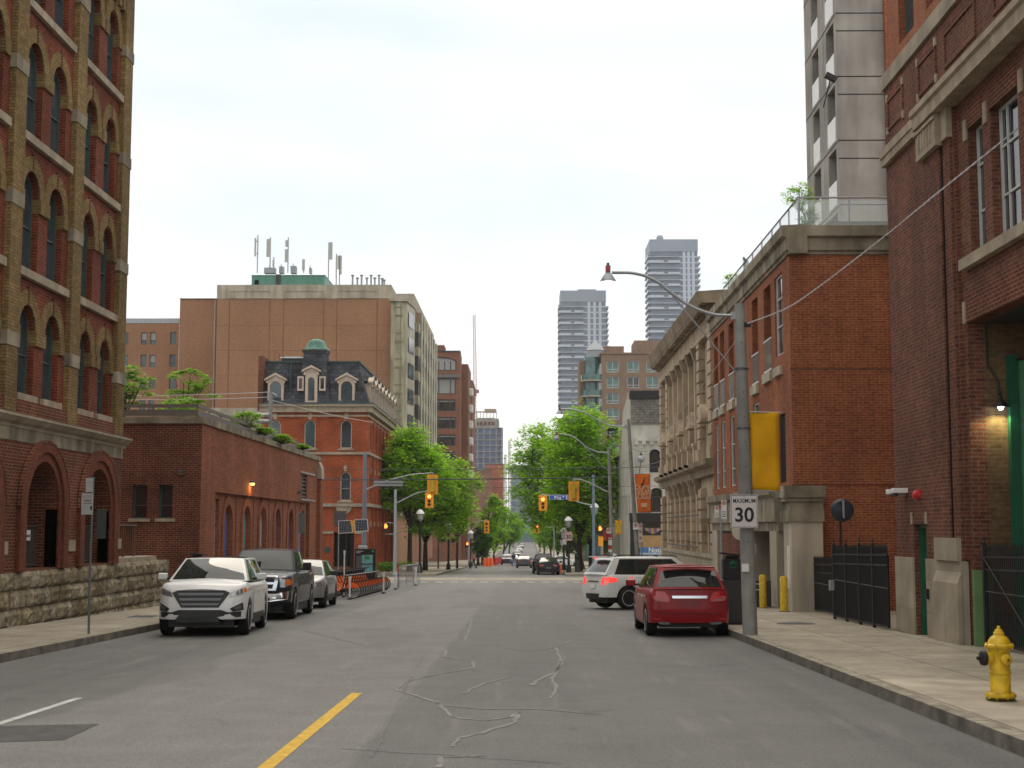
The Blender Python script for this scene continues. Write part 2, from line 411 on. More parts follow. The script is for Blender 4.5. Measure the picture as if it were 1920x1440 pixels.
M['sidewalk'] = brick('sidewalk_concrete', (.35, .315, .25), (.315, .28, .22), (.15, .135, .11), bw=1.5, bh=1.5, ms=.014, var=.22, vs=.8, bump=.5, off=0, fine=.14, streak=.15)
M['curb'] = plain('curb_concrete', (.17, .155, .13), .9, var=.45, scale=3, bump=.5)
M['kerb_top'] = brick('kerb_stone', (.34, .305, .245), (.30, .27, .215), (.10, .09, .075), bw=9, bh=2.4, ms=.02, var=.4, vs=3, bump=.5, off=0, fine=.3)
M['earth'] = plain('earth', (.16, .15, .13), .95, var=.3, scale=.2)
M['line_y'] = plain('yellow_line', (.60, .38, .05), .7, var=.25, scale=12)
M['line_w'] = plain('white_line', (.50, .50, .48), .7, var=.3, scale=5)
M['seal'] = plain('crack_sealant', (.215, .21, .197), .7, var=.3, scale=4)
M['seal_dk'] = plain('dark_sealant', (.09, .087, .082), .6, var=.3, scale=4)
M['patch_dk'] = plain('asphalt_patch', (.085, .083, .08), .75, var=.25, scale=6, bump=.3)

YS = [-60, 0] + [250, 262, 275, 290, 305, 318, 330] + [700, 900, 2500]
def strip(mb, x0, x1, y0, y1, h, m=0, thick=None):
    ys = [y0] + [y for y in YS if y0 < y < y1] + [y1]
    for a, b in zip(ys, ys[1:]):
        za, zb = gz(a) + h, gz(b) + h
        mb.poly([(x0, a, za), (x1, a, za), (x1, b, zb), (x0, b, zb)], m)
        if thick:
            for x in (x0, x1): mb.poly([(x, a, za), (x, b, zb), (x, b, zb - thick), (x, a, za - thick)], m + 1)
    if thick:
        for y in (y0, y1): z = gz(y) + h; mb.poly([(x0, y, z), (x1, y, z), (x1, y, z - thick), (x0, y, z - thick)], m)
    return mb
def st(name, mb, m, **k): return tag(mb.build(name, m, **k), kind='structure')
g = MB(); strip(g, -2500, 2500, -60, 2500, -.03); st('ground', g, M['earth'])
g = MB(); strip(g, -8.6, 4.41, -20, 86, 0); strip(g, -6.9, 3.1, 110, 170, 0); strip(g, -7.2, 3.8, 170, 700, 0); st('road', g, M['asphalt'])
g = MB(); strip(g, -120, 90, 86, 110, 0); st('cross_street', g, M['asphalt'])
g = MB(); strip(g, -60, -7.2, 168, 184, -.004); strip(g, 3.8, 60, 168, 184, -.004); st('far_cross_street', g, M['asphalt'])
LC, RC = -8.6, 4.41
for nm, x0, x1, y0, y1 in (('pavement_left', -20, LC - .16, -20, 84), ('pavement_right', RC + .16, 14, -20, 84),
                           ('pavement_far_left', -16, -7.06, 111, 168), ('pavement_far_right', 3.26, 16, 111, 168),
                           ('pavement_beyond_left', -14, -7.36, 184, 560), ('pavement_beyond_right', 3.96, 16, 184, 560)):
    g = MB(); strip(g, x0, x1, y0, y1, .15, thick=.2); st(nm, g, M['sidewalk'])
    xr = x1 if 'left' in nm else x0; s_ = 1 if 'left' in nm else -1
    g = MB(); strip(g, *sorted((xr + s_ * .002, xr + s_ * .16)), y0, y1, .147, thick=.2); st('kerb_' + nm[9:], g, [M['kerb_top'], M['curb']])
# markings lie 4 mm above the road
def mark(pts, h=.004): return [(x, y, gz(y) + h) for x, y in pts]
g = MB(); g.poly(mark([(-2.32, -18), (-2.20, -18), (-2.10, 18.6), (-2.24, 18.6)])); st('centre_line', g, M['line_y'])
g = MB()
for i in range(19):
    x = -8.3 + i * .93; g.poly(mark([(x, 86.8), (x + .47, 86.8), (x + .47, 87.9), (x, 87.9)], .008))
st('crosswalk_near', g, M['line_w'])
g = MB()
for x0, x1 in ((-6.8, 3.0),):
    g.poly(mark([(x0, 108.2), (x1, 108.2), (x1, 108.8), (x0, 108.8)], .008)); g.poly(mark([(x0, 111.8), (x1, 111.8), (x1, 112.4), (x0, 112.4)], .008))
st('crosswalk_far', g, M['line_w'])
g = MB(); strip(g, -119, 89, 93.4, 103.4, .004); st('tram_track_bed', g, M['conc_light'])
g = MB()
for y in (95, 96.5, 99.9, 101.4): g.box(-119, 89, y, y + .09, gz(y) + .005, gz(y) + .012)
st('tram_rails', g, M['steel_dk'])
g = MB()
for i in range(10):
    x = -6.6 + i * 1.3; g.poly(mark([(x, 165.4), (x + .7, 165.4), (x + .7, 167), (x, 167)], .008))
st('crosswalk_beyond', g, M['line_w'])
def squig(pts, w, m, name, h=.005):
    g = MB(); P = []
    rr = random.Random(len(pts) * 7 + int(pts[0][1] * 10))
    for (x0, y0), (x1, y1) in zip(pts, pts[1:]):
        n = max(3, int(math.hypot(x1 - x0, y1 - y0) / .25))
        for i in range(n): t = i / n; P.append((x0 + (x1 - x0) * t + rr.uniform(-.022, .022), y0 + (y1 - y0) * t + rr.uniform(-.03, .03)))
    P.append(pts[-1]); Lp, Rp = [], []
    for i, (x, y) in enumerate(P):
        a = P[max(i - 1, 0)]; b = P[min(i + 1, len(P) - 1)]; d = math.hypot(b[0] - a[0], b[1] - a[1]) or 1
        nx, ny = -(b[1] - a[1]) / d, (b[0] - a[0]) / d; k = w / 2 * rr.uniform(.5, 1.25)
        Lp.append((x + nx * k, y + ny * k)); Rp.append((x - nx * k, y - ny * k))
    for i in range(len(P) - 1): g.poly(mark([Lp[i], Rp[i], Rp[i + 1], Lp[i + 1]], h))
    return st(name, g, m)
def gp(px, py, h=0):            # where a line of sight through the photo's (px,py) meets the street
    th = math.atan(270 / 2667); ps = rad(.537)
    F = Vector((-math.sin(ps) * math.cos(th), math.cos(ps) * math.cos(th), math.sin(th))); R = Vector((math.cos(ps), math.sin(ps), 0)); U = R.cross(F)
    d = F + R * ((px - 960) / 2667) + U * ((720 - py) / 2667); t = (1.8 - h) / (-d.z - .017 * d.y)
    return (d.x * t, d.y * t)
for pts, w_, m_ in (
    ([(885, 1160), (880, 1180), (872, 1200)], .04, 'seal'),
    ([(838, 1218), (835, 1232), (885, 1240), (890, 1252), (848, 1260), (800, 1268), (755, 1280), (742, 1295), (790, 1308), (830, 1322), (900, 1330), (1010, 1330)], .055, 'seal'),
    ([(945, 1215), (1000, 1222), (1050, 1210), (1075, 1200)], .045, 'seal'),
    ([(1055, 1240), (1040, 1262), (1005, 1278), (1000, 1285)], .06, 'seal'),
    ([(1043, 1215), (1052, 1240), (1035, 1275), (1045, 1290), (1030, 1310)], .05, 'seal'),
    ([(955, 1270), (905, 1282), (870, 1300)], .05, 'seal'),
    ([(820, 1315), (850, 1345), (905, 1352), (960, 1345), (975, 1335), (965, 1355), (900, 1375), (860, 1385), (850, 1400)], .05, 'seal'),
    ([(1010, 1330), (1130, 1340)], .035, 'seal'), ([(905, 1418), (830, 1420), (820, 1440)], .05, 'seal'),
    ([(620, 1165), (760, 1150), (900, 1148)], .04, 'seal_dk'), ([(560, 1180), (640, 1200), (690, 1212)], .05, 'seal_dk'),
    ([(1130, 1245), (1300, 1250), (1400, 1262)], .03, 'seal_dk'), ([(640, 1405), (820, 1415), (1060, 1432)], .03, 'seal_dk'),
    ([(700, 1420), (760, 1290), (800, 1215)], .02, 'seal_dk'), ([(1100, 1160), (1160, 1180)], .05, 'seal_dk')):
    squig([gp(*p) for p in pts], w_ * (1.15 if m_ == 'seal' else .8), M[m_], 'crack_seal')
g = MB(); (xa_, ya_), (xb_, yb_) = gp(-40, 1370), gp(148, 1309); g.poly(mark([(xa_ - .05, ya_), (xa_ + .05, ya_), (xb_ + .05, yb_), (xb_ - .05, yb_)])); st('lane_dash', g, M['line_w'])
P4 = [gp(-20, 1362), gp(185, 1358), gp(120, 1388), gp(-60, 1394)]
g = MB(); g.poly(mark(P4, .004)); st('asphalt_patch', g, M['patch_dk'])
# a paler slab laid into the right pavement beside the hydrant, and the driveway apron
g = MB(); pts = [(4.62, 12), (7.6, 12), (7.3, 17.7), (4.62, 19.6)]; g.poly([(x, y, gz(y) + .155) for x, y in pts]); st('pavement_slab', g, M['conc_light'])
g = MB(); pts = [(4.6, 43), (7.6, 43), (7.6, 54), (4.6, 54)]; g.poly([(x, y, gz(y) + .155) for x, y in pts]); st('driveway', g, M['curb'])
g = MB(); g.lathe((6.3, 33.6, gz(33.6) + .151), [(.45, 0), (.45, .006)], 24); tag(g.build('manhole_cover', M['patch_dk']), 'dark round cover plate set in the right pavement behind the concrete pole', 'manhole cover')
g = MB(); g.box(-10.2, -9.5, 36.6, 37.4, gz(37) + .15, gz(37) + .162)
for i in range(9): g.box(-10.15, -9.55, 36.66 + i * .08, 36.69 + i * .08, gz(37) + .162, gz(37) + .17)
tag(g.build('grate', M['steel_dk']), 'dark metal grate in the left pavement by the stone wall', 'grate')
# ================================================================ left: red and yellow brick warehouse
B = thing('brick_warehouse', 'tall red brick warehouse with yellow brick pilasters and arched windows on a rough stone base', 'building', (-11.5, 40.4, -.5))
F = Fr((-11.62, 0, 0), (0, 1, 0), (1, 0, 0))
bays = [20.6, 24.95, 29.3, 33.65, 38.0]; pils = [18.4, 22.77, 27.12, 31.5, 35.85]
rows = [(4.88, 6.98), (7.78, 10.15), (10.95, 13.25), (14.12, 16.35), (17.35, 19.5)]
holes = []; wins = []
for b in bays:
    for k, (s0, t0) in enumerate(rows):
        for dx in (-.93, .82):
            a0, a1 = b + dx - .55, b + dx + .55
            if b == bays[-1]: a0, a1 = b + dx * 1.0 - .5 + .02, b + dx * 1.0 + .5
            h = arch(a0, a1, s0, t0 - .55); holes.append(h); wins.append((h, a0, a1, s0, t0, k))
wl = MB()
ztop = 20.6
wl.wall(F, rect(16.5, 40.2, 4.33, ztop), holes, .38, 0, rm=None)
wl.box(-28, -11.62, 40.18, 40.4, -1, ztop); wl.box(-28, -11.7, 16.4, 16.6, -1, ztop)
wl.box(-28, -27.8, 16.6, 40.2, -1, ztop)
wl.build('wall', M['brick_red'], B)
MB().box(-28.2, -11.2, 16.2, 40.6, ztop, ztop + .3).build('roof', M['dark'], B)
for h, a0, a1, s0, t0, k in wins:
    if k == 4: continue
    window(F, h, -.16, B, M['frame_gn'], M['glass_bl'], .06, .07, bars=[(a0, (s0 + t0) / 2 - .1, a1, (s0 + t0) / 2 - .1)])
# yellow arches, springer blocks and key slots
for h, a0, a1, s0, t0, k in wins:
    bs = t0 - .55; ym = MB()
    r_in = arcpts(a0, a1, bs, .55); r_out = arcpts(a0 - .34, a1 + .34, bs, .9)
    ym.ribbon(F, r_in, r_out, -.02, .035)
    for x0, x1 in ((a0 - .33, a0 + .012), (a1 - .012, a1 + .33)): ym.fbox(F, x0, x1, bs - .34, bs, -.37 if 1 else 0, .06)
    ym.build('arch_band', M['brick_yel'], B)
    c = (a0 + a1) / 2
    MB().fbox(F, c - .035, c + .035, t0 + .02, t0 + .44, 0, .05).build('key_slot', M['brick_red2'], B)
for b in bays:
    for k, (s0, t0) in enumerate(rows):
        if k == 0:
            for dx in (-.93, .82): MB().fbox(F, b + dx - .68, b + dx + .68, s0 - .17, s0 - .005, -.3, .10).build('window_sill', M['sill'], B)
        else: MB().fbox(F, b - 1.74, b + 1.72, s0 - .2, s0 - .005, -.3, .12).build('window_sill', M['sill'], B)
for p in pils + [39.98]:
    pm = MB(); a0, a1 = (p - .36, p + .36) if p < 39 else (39.66, 40.42)
    pm.fbox(F, a0, a1, 4.4, ztop, -.05, .14); pm.build('pilaster', M['brick_yel'], B)
    for z in (6.0, 9.2, 12.3, 15.45): MB().fbox(F, a0 - .04, a1 + .03, z - .14, z + .18, -.04, .16).build('impost_block', M['stone_dirty'], B)
MB().fbox(F, 16.5, 40.42, 16.9, 17.15, 0, .1).build('corbel_band', M['brick_yel'], B)
for i in range(25): MB().fbox(F, 30.2 + i * .4, 30.4 + i * .4, 16.6, 16.9, 0, .12).build('corbel', M['brick_yel'], B)
M['shaded_brick'] = brick('porch_shaded_brick', (.06, .025, .018), (.04, .018, .014), (.07, .05, .035))  # brick darkened in colour to stand in for shade behind the arches
M['brick_arch'] = brick('arch_brick', (.19, .052, .030), (.13, .037, .024), (.15, .08, .05), bw=.075, bh=.22, ms=.009, var=.3)
# ground storey with big arches
F2 = Fr((-11.5, 0, 0), (0, 1, 0), (1, 0, 0))
gh = [arch(b - 1.02 + .1, b + 1.24 + .1, .85, 2.26, 1.12, 18) for b in bays]
w2 = MB(); w2.wall(F2, rect(16.5, 40.42, .5, 3.76), gh, .9, 0); w2.box(-12.4, -11.52, 40.2, 40.415, .5, 3.8)
w2.build('ground_floor_wall', M['brick_red2'], B)
up = MB(); up.fbox(F2, 16.5, 40.42, 4.34, 4.72, -.3, 0); up.build('upper_band', M['brick_red2'], B)
for b in bays:
    c = b + .21; ro, ri = 1.75, 1.13
    am = MB()
    am.ribbon(F2, arcpts(c - ri - .22, c + ri + .22, 2.26, 1.34, 20), arcpts(c - ro + .05, c + ro - .05, 2.26, 1.57, 20), -.05, .11)
    am.ribbon(F2, arcpts(c - ri, c + ri, 2.26, 1.12, 20), arcpts(c - ri - .22, c + ri + .22, 2.26, 1.34, 20), -.3, .05)
    for s_ in (-1, 1):
        am.fbox(F2, *sorted((c + s_ * 1.35, c + s_ * (ro - .05))), .82, 2.26, -.05, .11); am.fbox(F2, *sorted((c + s_ * ri, c + s_ * 1.348)), .82, 2.258, -.3, .05)
    am.build('arch_ring', M['brick_arch'], B)
    am = MB(); am.ribbon(F2, arcpts(c - ro + .05, c + ro - .05, 2.26, 1.57, 20), arcpts(c - ro, c + ro, 2.26, 1.62, 20), .02, .125)
    am.build('arch_label', M['brick_red2'], B)
    ga = MB()
    for i in range(24): ga.fbox(F2, c - 1.1 + i * .092, c - 1.07 + i * .092, .95, 1.82, -.5, -.47)
    ga.fbox(F2, c - 1.12, c + 1.12, 1.82, 1.86, -.52, -.45); ga.fbox(F2, c - 1.12, c + 1.12, .88, .95, -.52, -.45)
    gt = ga.build('gate', M['bronze'], B); MB().fbox(F2, c - 1.1, c + 1.1, .9, 1.8, -.56, -.53).build('mesh_panel', M['dark'], gt)
MB().box(-13.6, -13.5, 16.7, 40.1, .3, 4).build('porch_wall', M['shaded_brick'], B); MB().box(-13.5, -12.41, 16.7, 40.1, 3.9, 4.0).build('porch_ceiling', M['dark'], B); MB().box(-13.5, -12.41, 16.7, 40.1, .4, .5).build('porch_floor', M['dark'], B)  # ceiling and floor added to keep the space behind the arches dark
MB().fbox(F2, 34.05, 34.42, 1.50, 1.75, -.46, -.45).build('notice', M['white'], B)
MB().fbox(F2, 34.1, 34.37, 1.58, 1.64, -.449, -.445).build('notice_text', plain('faded_blue', (.1, .13, .3), .6), B)
for y in (22.9, 27.3, 31.3, 36.05, 40.1): MB().fbox(F2, y - .26, y + .26 if y < 40 else 40.43, 1.22, 1.5, -.05, .06).build('stone_block', M['sill'], B)
MB().fbox(F2, 16.5, 40.43, 3.76, 4.06, -.3, .02).build('stone_band', M['stone_dirty'], B)
co = MB(); prof = [(0, 4.06), (.04, 4.06), (.05, 4.14), (.14, 4.18), (.22, 4.27), (.24, 4.28), (.24, 4.34), (0, 4.36)]
FP = Fr((-11.5, 16.5, 0), (1, 0, 0), (0, 1, 0)); co.prism(FP, prof, 0, 24.15); co.build('cornice', M['stone'], B)
# rough stone plinth
def rockstone(name, c1, c2):
    m = brick(name, c1, c2, (.10, .09, .075), bw=.85, bh=.42, ms=.012, var=.45, vs=2.2, bump=.8, fine=.4, streak=.35)
    N, L = m.node_tree.nodes, m.node_tree.links; b = N['Principled BSDF']
    old = b.inputs['Normal'].links[0].from_node; n = N.new('ShaderNodeTexNoise'); n.inputs['Scale'].default_value = 5; n.inputs['Detail'].default_value = 8
    L.new(N.new('ShaderNodeNewGeometry').outputs['Position'], n.inputs[0])
    bp = N.new('ShaderNodeBump'); bp.inputs[0].default_value = .8; bp.inputs['Distance'].default_value = .09
    L.new(n.outputs[0], bp.inputs['Height']); L.new(old.outputs[0], bp.inputs['Normal']); L.new(bp.outputs[0], b.inputs['Normal'])
    return m
M['rock'] = rockstone('rough_stone', (.34, .30, .22), (.235, .19, .115))
def rockwall(x, y0, y1, ztop, name, par, rows_=3, rh=.42, seed=3):
    rr = random.Random(seed); mb = MB(); y = y0
    for r_ in range(rows_ + 1):
        z1 = ztop - r_ * rh; z0 = z1 - rh + .012; y = y0 - rr.uniform(0, .5)
        while y < y1:
            l = rr.uniform(.5, 1.15); a, b_ = max(y, y0) + .006, min(y + l, y1) - .006
            if b_ - a > .05:
                ny, nz_ = 5, 4; pr = rr.uniform(.03, .10)
                V = [(x + (pr + rr.uniform(-.025, .03) if 0 < i < ny and 0 < j < nz_ else 0), a + (b_ - a) * i / ny, z0 + (z1 - z0) * j / nz_) for j in range(nz_ + 1) for i in range(ny + 1)]
                mb.add(V, [(j * (ny + 1) + i, j * (ny + 1) + i + 1, (j + 1) * (ny + 1) + i + 1, (j + 1) * (ny + 1) + i) for j in range(nz_) for i in range(ny)], 0)
            y += l
    mb.box(x - .9, x - .01, y0, y1, ztop - rh * (rows_ + 1), ztop - .01)
    return mb.build(name, M['rock'], par)
rockwall(-11.48, 16.5, 40.4, .80, 'stone_base', B)
# low wall carrying on past the corner, with the rusty panel on it
W = thing('stone_wall', 'low rough stone retaining wall running on from the brick warehouse corner', 'wall', (-11.5, 43, -.6))
rockwall(-11.46, 40.42, 45.6, .80, 'wall', W, seed=9); MB().box(-12.5, -11.7, 40.42, 45.3, .79, .93).build('coping', M['stone'], W)
MB().box(-12.4, -11.5, 45.6, 46.1, -1, .78).build('end_pier', M['rock'], W)
P = thing('metal_panel_fence', 'rusty brown ribbed metal panel standing on the stone wall', 'fence', (-12.1, 42.5, .93))
pm = MB()
for i in range(38): pm.box(-12.13 - .015 * (i % 2), -12.1 - .015 * (i % 2), 40.45 + i * .1, 40.55 + i * .1, 1.02, 1.86)
pm.build('panel', M['rust'], P); MB().box(-12.18, -12.06, 40.44, 44.3, 1.86, 1.9).build('rail', M['bronze'], P)
for y in (40.6, 41.8, 43.0, 44.15): MB().box(-12.15, -12.09, y, y + .05, .9, 1.04).build('post', M['bronze'], P)
# ================================================================ right foreground: brown-red brick building
B = thing('brick_hall', 'brown brick hall with pale stone bands and a deep green doorway on the right foreground', 'building', (7.9, 28, -.4))
F = Fr((7.9, 0, 0), (0, 1, 0), (-1, 0, 0))
# flush wall (far part) and recessed bay with windows (near part)
w_ = MB()
door = rect(28.26, 29.15, -.5, 1.87)
w_.wall(F, rect(26.0, 30.55, -.9, 11.35), [door], .28)
w_.box(7.905, 24, 30.3, 30.545, -1, 11.34)
RB = .12
wn = [rect(24.45, 25.27, 6.66, 8.99), rect(22.66, 24.03, 6.66, 8.99), rect(20.5, 22.2, 6.66, 8.99), rect(15.5, 17.2, 6.66, 8.99), rect(13, 14.4, 6.66, 8.99)]
big = rect(19.0, 25.66, -.9, 5.50)
w_.wall(F, rect(3, 26.0, -.9, 9.62), wn, .2, c=-RB) if 0 else w_.wall(F, rect(3, 26.0, -.9, 9.62), wn + [big], .28, c=-RB)
w_.wall(F, rect(3, 26.0, 9.62, 11.35), c=0)
w_.poly([(7.9, 26.0, -.9), (7.9 + RB, 26.0, -.9), (7.9 + RB, 26.0, 9.62), (7.9, 26.0, 9.62)])
w_.box(8, 24, 3, 3.2, -1, 11.3); w_.build('wall', M['brick_right'], B)
for h in wn:
    (a0, b0), (a1, b1) = h[0], h[2]; am = (a0 + a1) / 2
    bars = [(a0, 8.3, a1, 8.3), (a0, 7.45, a1, 7.45)] + ([(a0 + .35, b0, a0 + .35, b1), (a1 - .35, b0, a1 - .35, b1)] if a1 - a0 > 1 else [(am, b0, am, b1)])
    window(F, h, -RB - .16, B, M['frame_wh'], M['glass_dk'], .05, .06, bars=bars)
    MB().fbox(F, a0, a1, 8.99, 9.38, -RB - .001, -RB + .015).build('soldier_lintel', M['brick_red2'], B)
for y in (25.36, 24.24, 22.45): MB().fbox(F, y - .085, y + .085, 8.8, 9.18, -RB, -RB + .035).build('pale_key', M['sill'], B)
MB().fbox(F, 20.2, 25.6, 6.44, 6.64, -RB - .1, -RB + .14).build('window_sill', M['sill'], B)
MB().fbox(F, 12.6, 17.6, 6.44, 6.64, -RB - .1, -RB + .14).build('window_sill', M['sill'], B)
# nested pilasters at the edge of the recess
MB().fbox(F, 25.88, 25.985, 1.22, 9.6, -RB - .04, -.05).build('inner_pilaster', M['brick_right'], B)
gr = MB(); gr.fbox(F, 26.42, 26.56, 1.6, 9.0, .001, .01); gr.build('groove_shade_strip', M['void'], B)  # black strip laid on the brick as the shade of a groove
pc = MB(); pc.fbox(F, 26.5, 27.65, 1.6, 9.0, 0, .05); pc.build('pilaster', M['brick_right'], B)
# pilaster cap with flutes, cornice, parapet
cp = MB(); cp.fbox(F, 26.35, 27.66, 9.0, 9.64, 0, .16); cp.fbox(F, 25.95, 26.35, 9.05, 9.62, -.2, .06)
for i in range(5): cp.fbox(F, 26.62 + i * .19, 26.68 + i * .19, 9.12, 9.48, .16, .18)
cp.fbox(F, 26.33, 27.68, 9.5, 9.56, .16, .2); cp.build('pilaster_cap', M['sill'], B)
cn = MB(); FP = Fr((7.9, 3, 0), (-1, 0, 0), (0, 1, 0))
cn.prism(FP, [(0, 9.64), (.10, 9.64), (.10, 9.80), (.13, 9.82), (.13, 10.0), (0, 10.06)], 24.68, 27.6)
cn.prism(FP, [(-.3, 9.62), (.22, 9.62), (.22, 9.86), (.27, 9.90), (.27, 10.02), (0, 10.1)], 0, 24.67)
cn.build('cornice', M['sill'], B)
MB().fbox(F, 3, 30.62, 11.35, 11.68, -.4, .06).build('coping', M['stone'], B)
for a in (26.6, 29.0):           # raised brick panels with pale corner stones in the parapet
    pm = MB(); pm.ribbon(F, rect(a + .1, a + 1.2, 10.45, 11.0), rect(a + .02, a + 1.28, 10.37, 11.08), 0, .03, closed=True); pm.build('parapet_panel', M['brick_right'], B)
    for x in (a - .03, a + 1.22):
        for z in (10.3, 11.02): MB().fbox(F, x, x + .1, z, z + .16, 0, .04).build('corner_stone', M['sill'], B)
for a in (18.6, 21.4, 24.2):
    pm = MB(); pm.ribbon(F, rect(a + .1, a + 1.8, 10.45, 11.0), rect(a + .02, a + 1.88, 10.37, 11.08), 0, .03, closed=True); pm.build('parapet_panel', M['brick_right'], B)
# stone base
bs = MB(); dz = .012
for a0, a1 in ((25.95, 28.24), (29.17, 30.57)): bs.fbox(F, a0, a1, -.9, 1.2, -.1, .04)
bs.fbox(F, 25.93, 27.5, -.9, .80, .04, .12); bs.fbox(F, 26.02, 27.45, 1.2, 1.62, 0, .09)
bs.prism(Fr((7.9, 25.93, 0), (-1, 0, 0), (0, 1, 0)), [(.04, .8), (.12, .8), (.04, 1.0)], 0, 1.57)
bs.build('stone_base', M['stone'], B)
jm = MB()
for z in (.80, .15, -.35):
    for a0, a1 in ((27.5, 28.24), (29.17, 30.57)): MB().fbox(F, a0, a1, z, z + .012, .04, .043).build('stone_joint', M['stone_dirty'], B)
for a, z in ((29.9, .15), (27.9, .15), (29.6, -.4)): MB().fbox(F, a, a + .012, z, z + .6, .04, .043).build('stone_joint', M['stone_dirty'], B)

for a in (28.16, 29.19): MB().fbox(F, a, a + .1, 1.88, 2.12, 0, .03).build('pale_key', M['sill'], B)
MB().fbox(F, 28.27, 29.18, 1.88, 2.1, 0, .012).build('soldier_lintel', M['brick_right'], B)
d = MB(); d.fbox(F, 28.3, 29.12, -.6, 1.83, -.27, -.22); d.fbox(F, 28.42, 29.0, .9, 1.6, -.22, -.2); d.fbox(F, 28.42, 29.0, -.3, .7, -.22, -.2)
d = d.build('door', M['green_dk'], B); MB().fbox(F, 29.05, 29.12, .5, .7, -.22, -.17).build('handle', M['black'], d)
dfm = MB(); dfm.ribbon(F, rect(28.32, 29.1, -.55, 1.80), rect(28.26, 29.15, -.6, 1.86), -.26, -.1, closed=True); dfm.build('door_frame', M['green_dk'], B)
MB().fbox(F, 28.2, 29.25, -.52, -.36, .0, .14).build('door_step', M['stone'], B)
MB().fbox(F, 28.02, 28.12, .42, .62, .04, .10).build('door_bell_box', M['black'], B)
# deep porch with an opened green door leaf
MB().box(8.30, 12.2, 25.66, 25.70, -.9, 5.6).build('porch_side_wall', brick('lamp_tinted_brick', (.20, .12, .06), (.13, .07, .04), (.16, .12, .07), ms=.012, var=.4), B)  # brick colour yellowed to carry the wall lamp's glow
MB().box(8.30, 12.2, 18.8, 25.66, 5.5, 5.6).build('porch_ceiling', M['dark'], B)  # ceiling and inner walls coloured dark to paint in the porch shade
MB().box(12.2, 12.3, 18.8, 25.7, -.9, 5.6).build('porch_back_wall', M['brick_red2'], B); MB().box(8.3, 12.2, 18.7, 18.8, -.9, 5.6).build('porch_near_wall', M['brick_red2'], B)
dd = MB(); dd.box(8.68, 8.84, 25.46, 25.62, -.6, 4.9); dd = dd.build('door_jamb', M['green_dk'], B)
dd = MB(); dd.box(8.85, 10.9, 25.50, 25.58, -.55, 4.8); dd = dd.build('green_door', M['green_lt'], B)
for x in (8.98, 9.92):
    for z, mt in ((-.4, 'green_lt'), (1.3, 'glass_dk'), (2.4, 'glass_dk'), (3.5, 'glass_dk')): MB().ribbon(Fr((0, 25.5, 0), (1, 0, 0), (0, -1, 0)), rect(x + .06, x + .76, z + .06, z + .94), rect(x, x + .82, z, z + 1.0), 0, .03, closed=True).fbox(Fr((0, 25.5, 0), (1, 0, 0), (0, -1, 0)), x + .06, x + .76, z + .06, z + .94, 0, .008).build('door_panel', M[mt], dd)
MB().fbox(F, 25.52, 25.65, -.9, 1.05, -RB - .28, -RB + .06).build('green_kickboard', plain('worn_green', (.13, .22, .09), .7), B)
sl = MB(); sl.fbox(F, 19.0, 25.66, 5.51, 6.05, -RB - .001, -RB + .012); sl.build('soldier_lintel', M['brick_red2'], B)
MB().fbox(F, 25.67, 25.82, 5.5, 5.9, -RB, -RB + .03).build('pale_key', M['sill'], B)
MB().tube([(8.33, 25.62, 5.45), (8.34, 25.62, 4.75), (8.42, 25.62, 4.62), (8.52, 25.62, 4.45), (8.53, 25.60, 4.2)], .018, 6).build('conduit', M['dark'], B)
WL = thing('wall_lamp', 'small lit dish lamp on the brick side of the deep green doorway', 'lamp', (8.5, 25.45, 3.95))
MB().tube([(8.53, 25.6, 4.2), (8.53, 25.5, 4.22), (8.5, 25.42, 4.12)], .018, 8).build('arm', M['black'], WL)
MB().lathe((8.5, 25.42, 3.95), [(.14, 0), (.12, .05), (.04, .12), (.03, .18)], 16).build('shade', M['black'], WL, smooth=True)
MB().ball((8.5, 25.42, 3.95), .05).build('bulb', M['lamp_white'], WL)
pl = bpy.data.lights.new('door_lamp_light', 'SPOT'); plo = bpy.data.objects.new('door_lamp_light', pl); COL.objects.link(plo)
plo.location = (0, 0, -.1); plo.parent = WL; pl.energy = 20; pl.color = (1, .95, .48); pl.spot_size = rad(150); pl.shadow_soft_size = .05
# camera and alarm on the wall
C_ = thing('security_camera', 'white double dome security camera above the small green door', 'camera', (7.8, 29.7, 2.5))
MB().box(7.6, 7.9, 29.5, 29.72, 2.52, 2.62).box(7.55, 7.75, 29.72, 29.95, 2.5, 2.6).build('housing', M['white'], C_, bevel=.01)
for y in (29.6, 29.84): MB().ball((7.66, y, 2.5), .06).build('dome', M['glass_dk'], C_, smooth=True)
A_ = thing('alarm_bell', 'small red fire alarm bell on the brick wall beside the white camera', 'alarm', (7.88, 28.7, 2.46))
MB().lathe((7.9, 28.7, 2.46), [(.05, 0), (.09, .03), (.09, .08), (.04, .13)], 14, ax=(-1, 0, 0)).build('bell', M['red'], A_, smooth=True)
MB().box(7.86, 7.9, 28.55, 28.85, 2.4, 2.56).build('backplate', M['red'], A_)
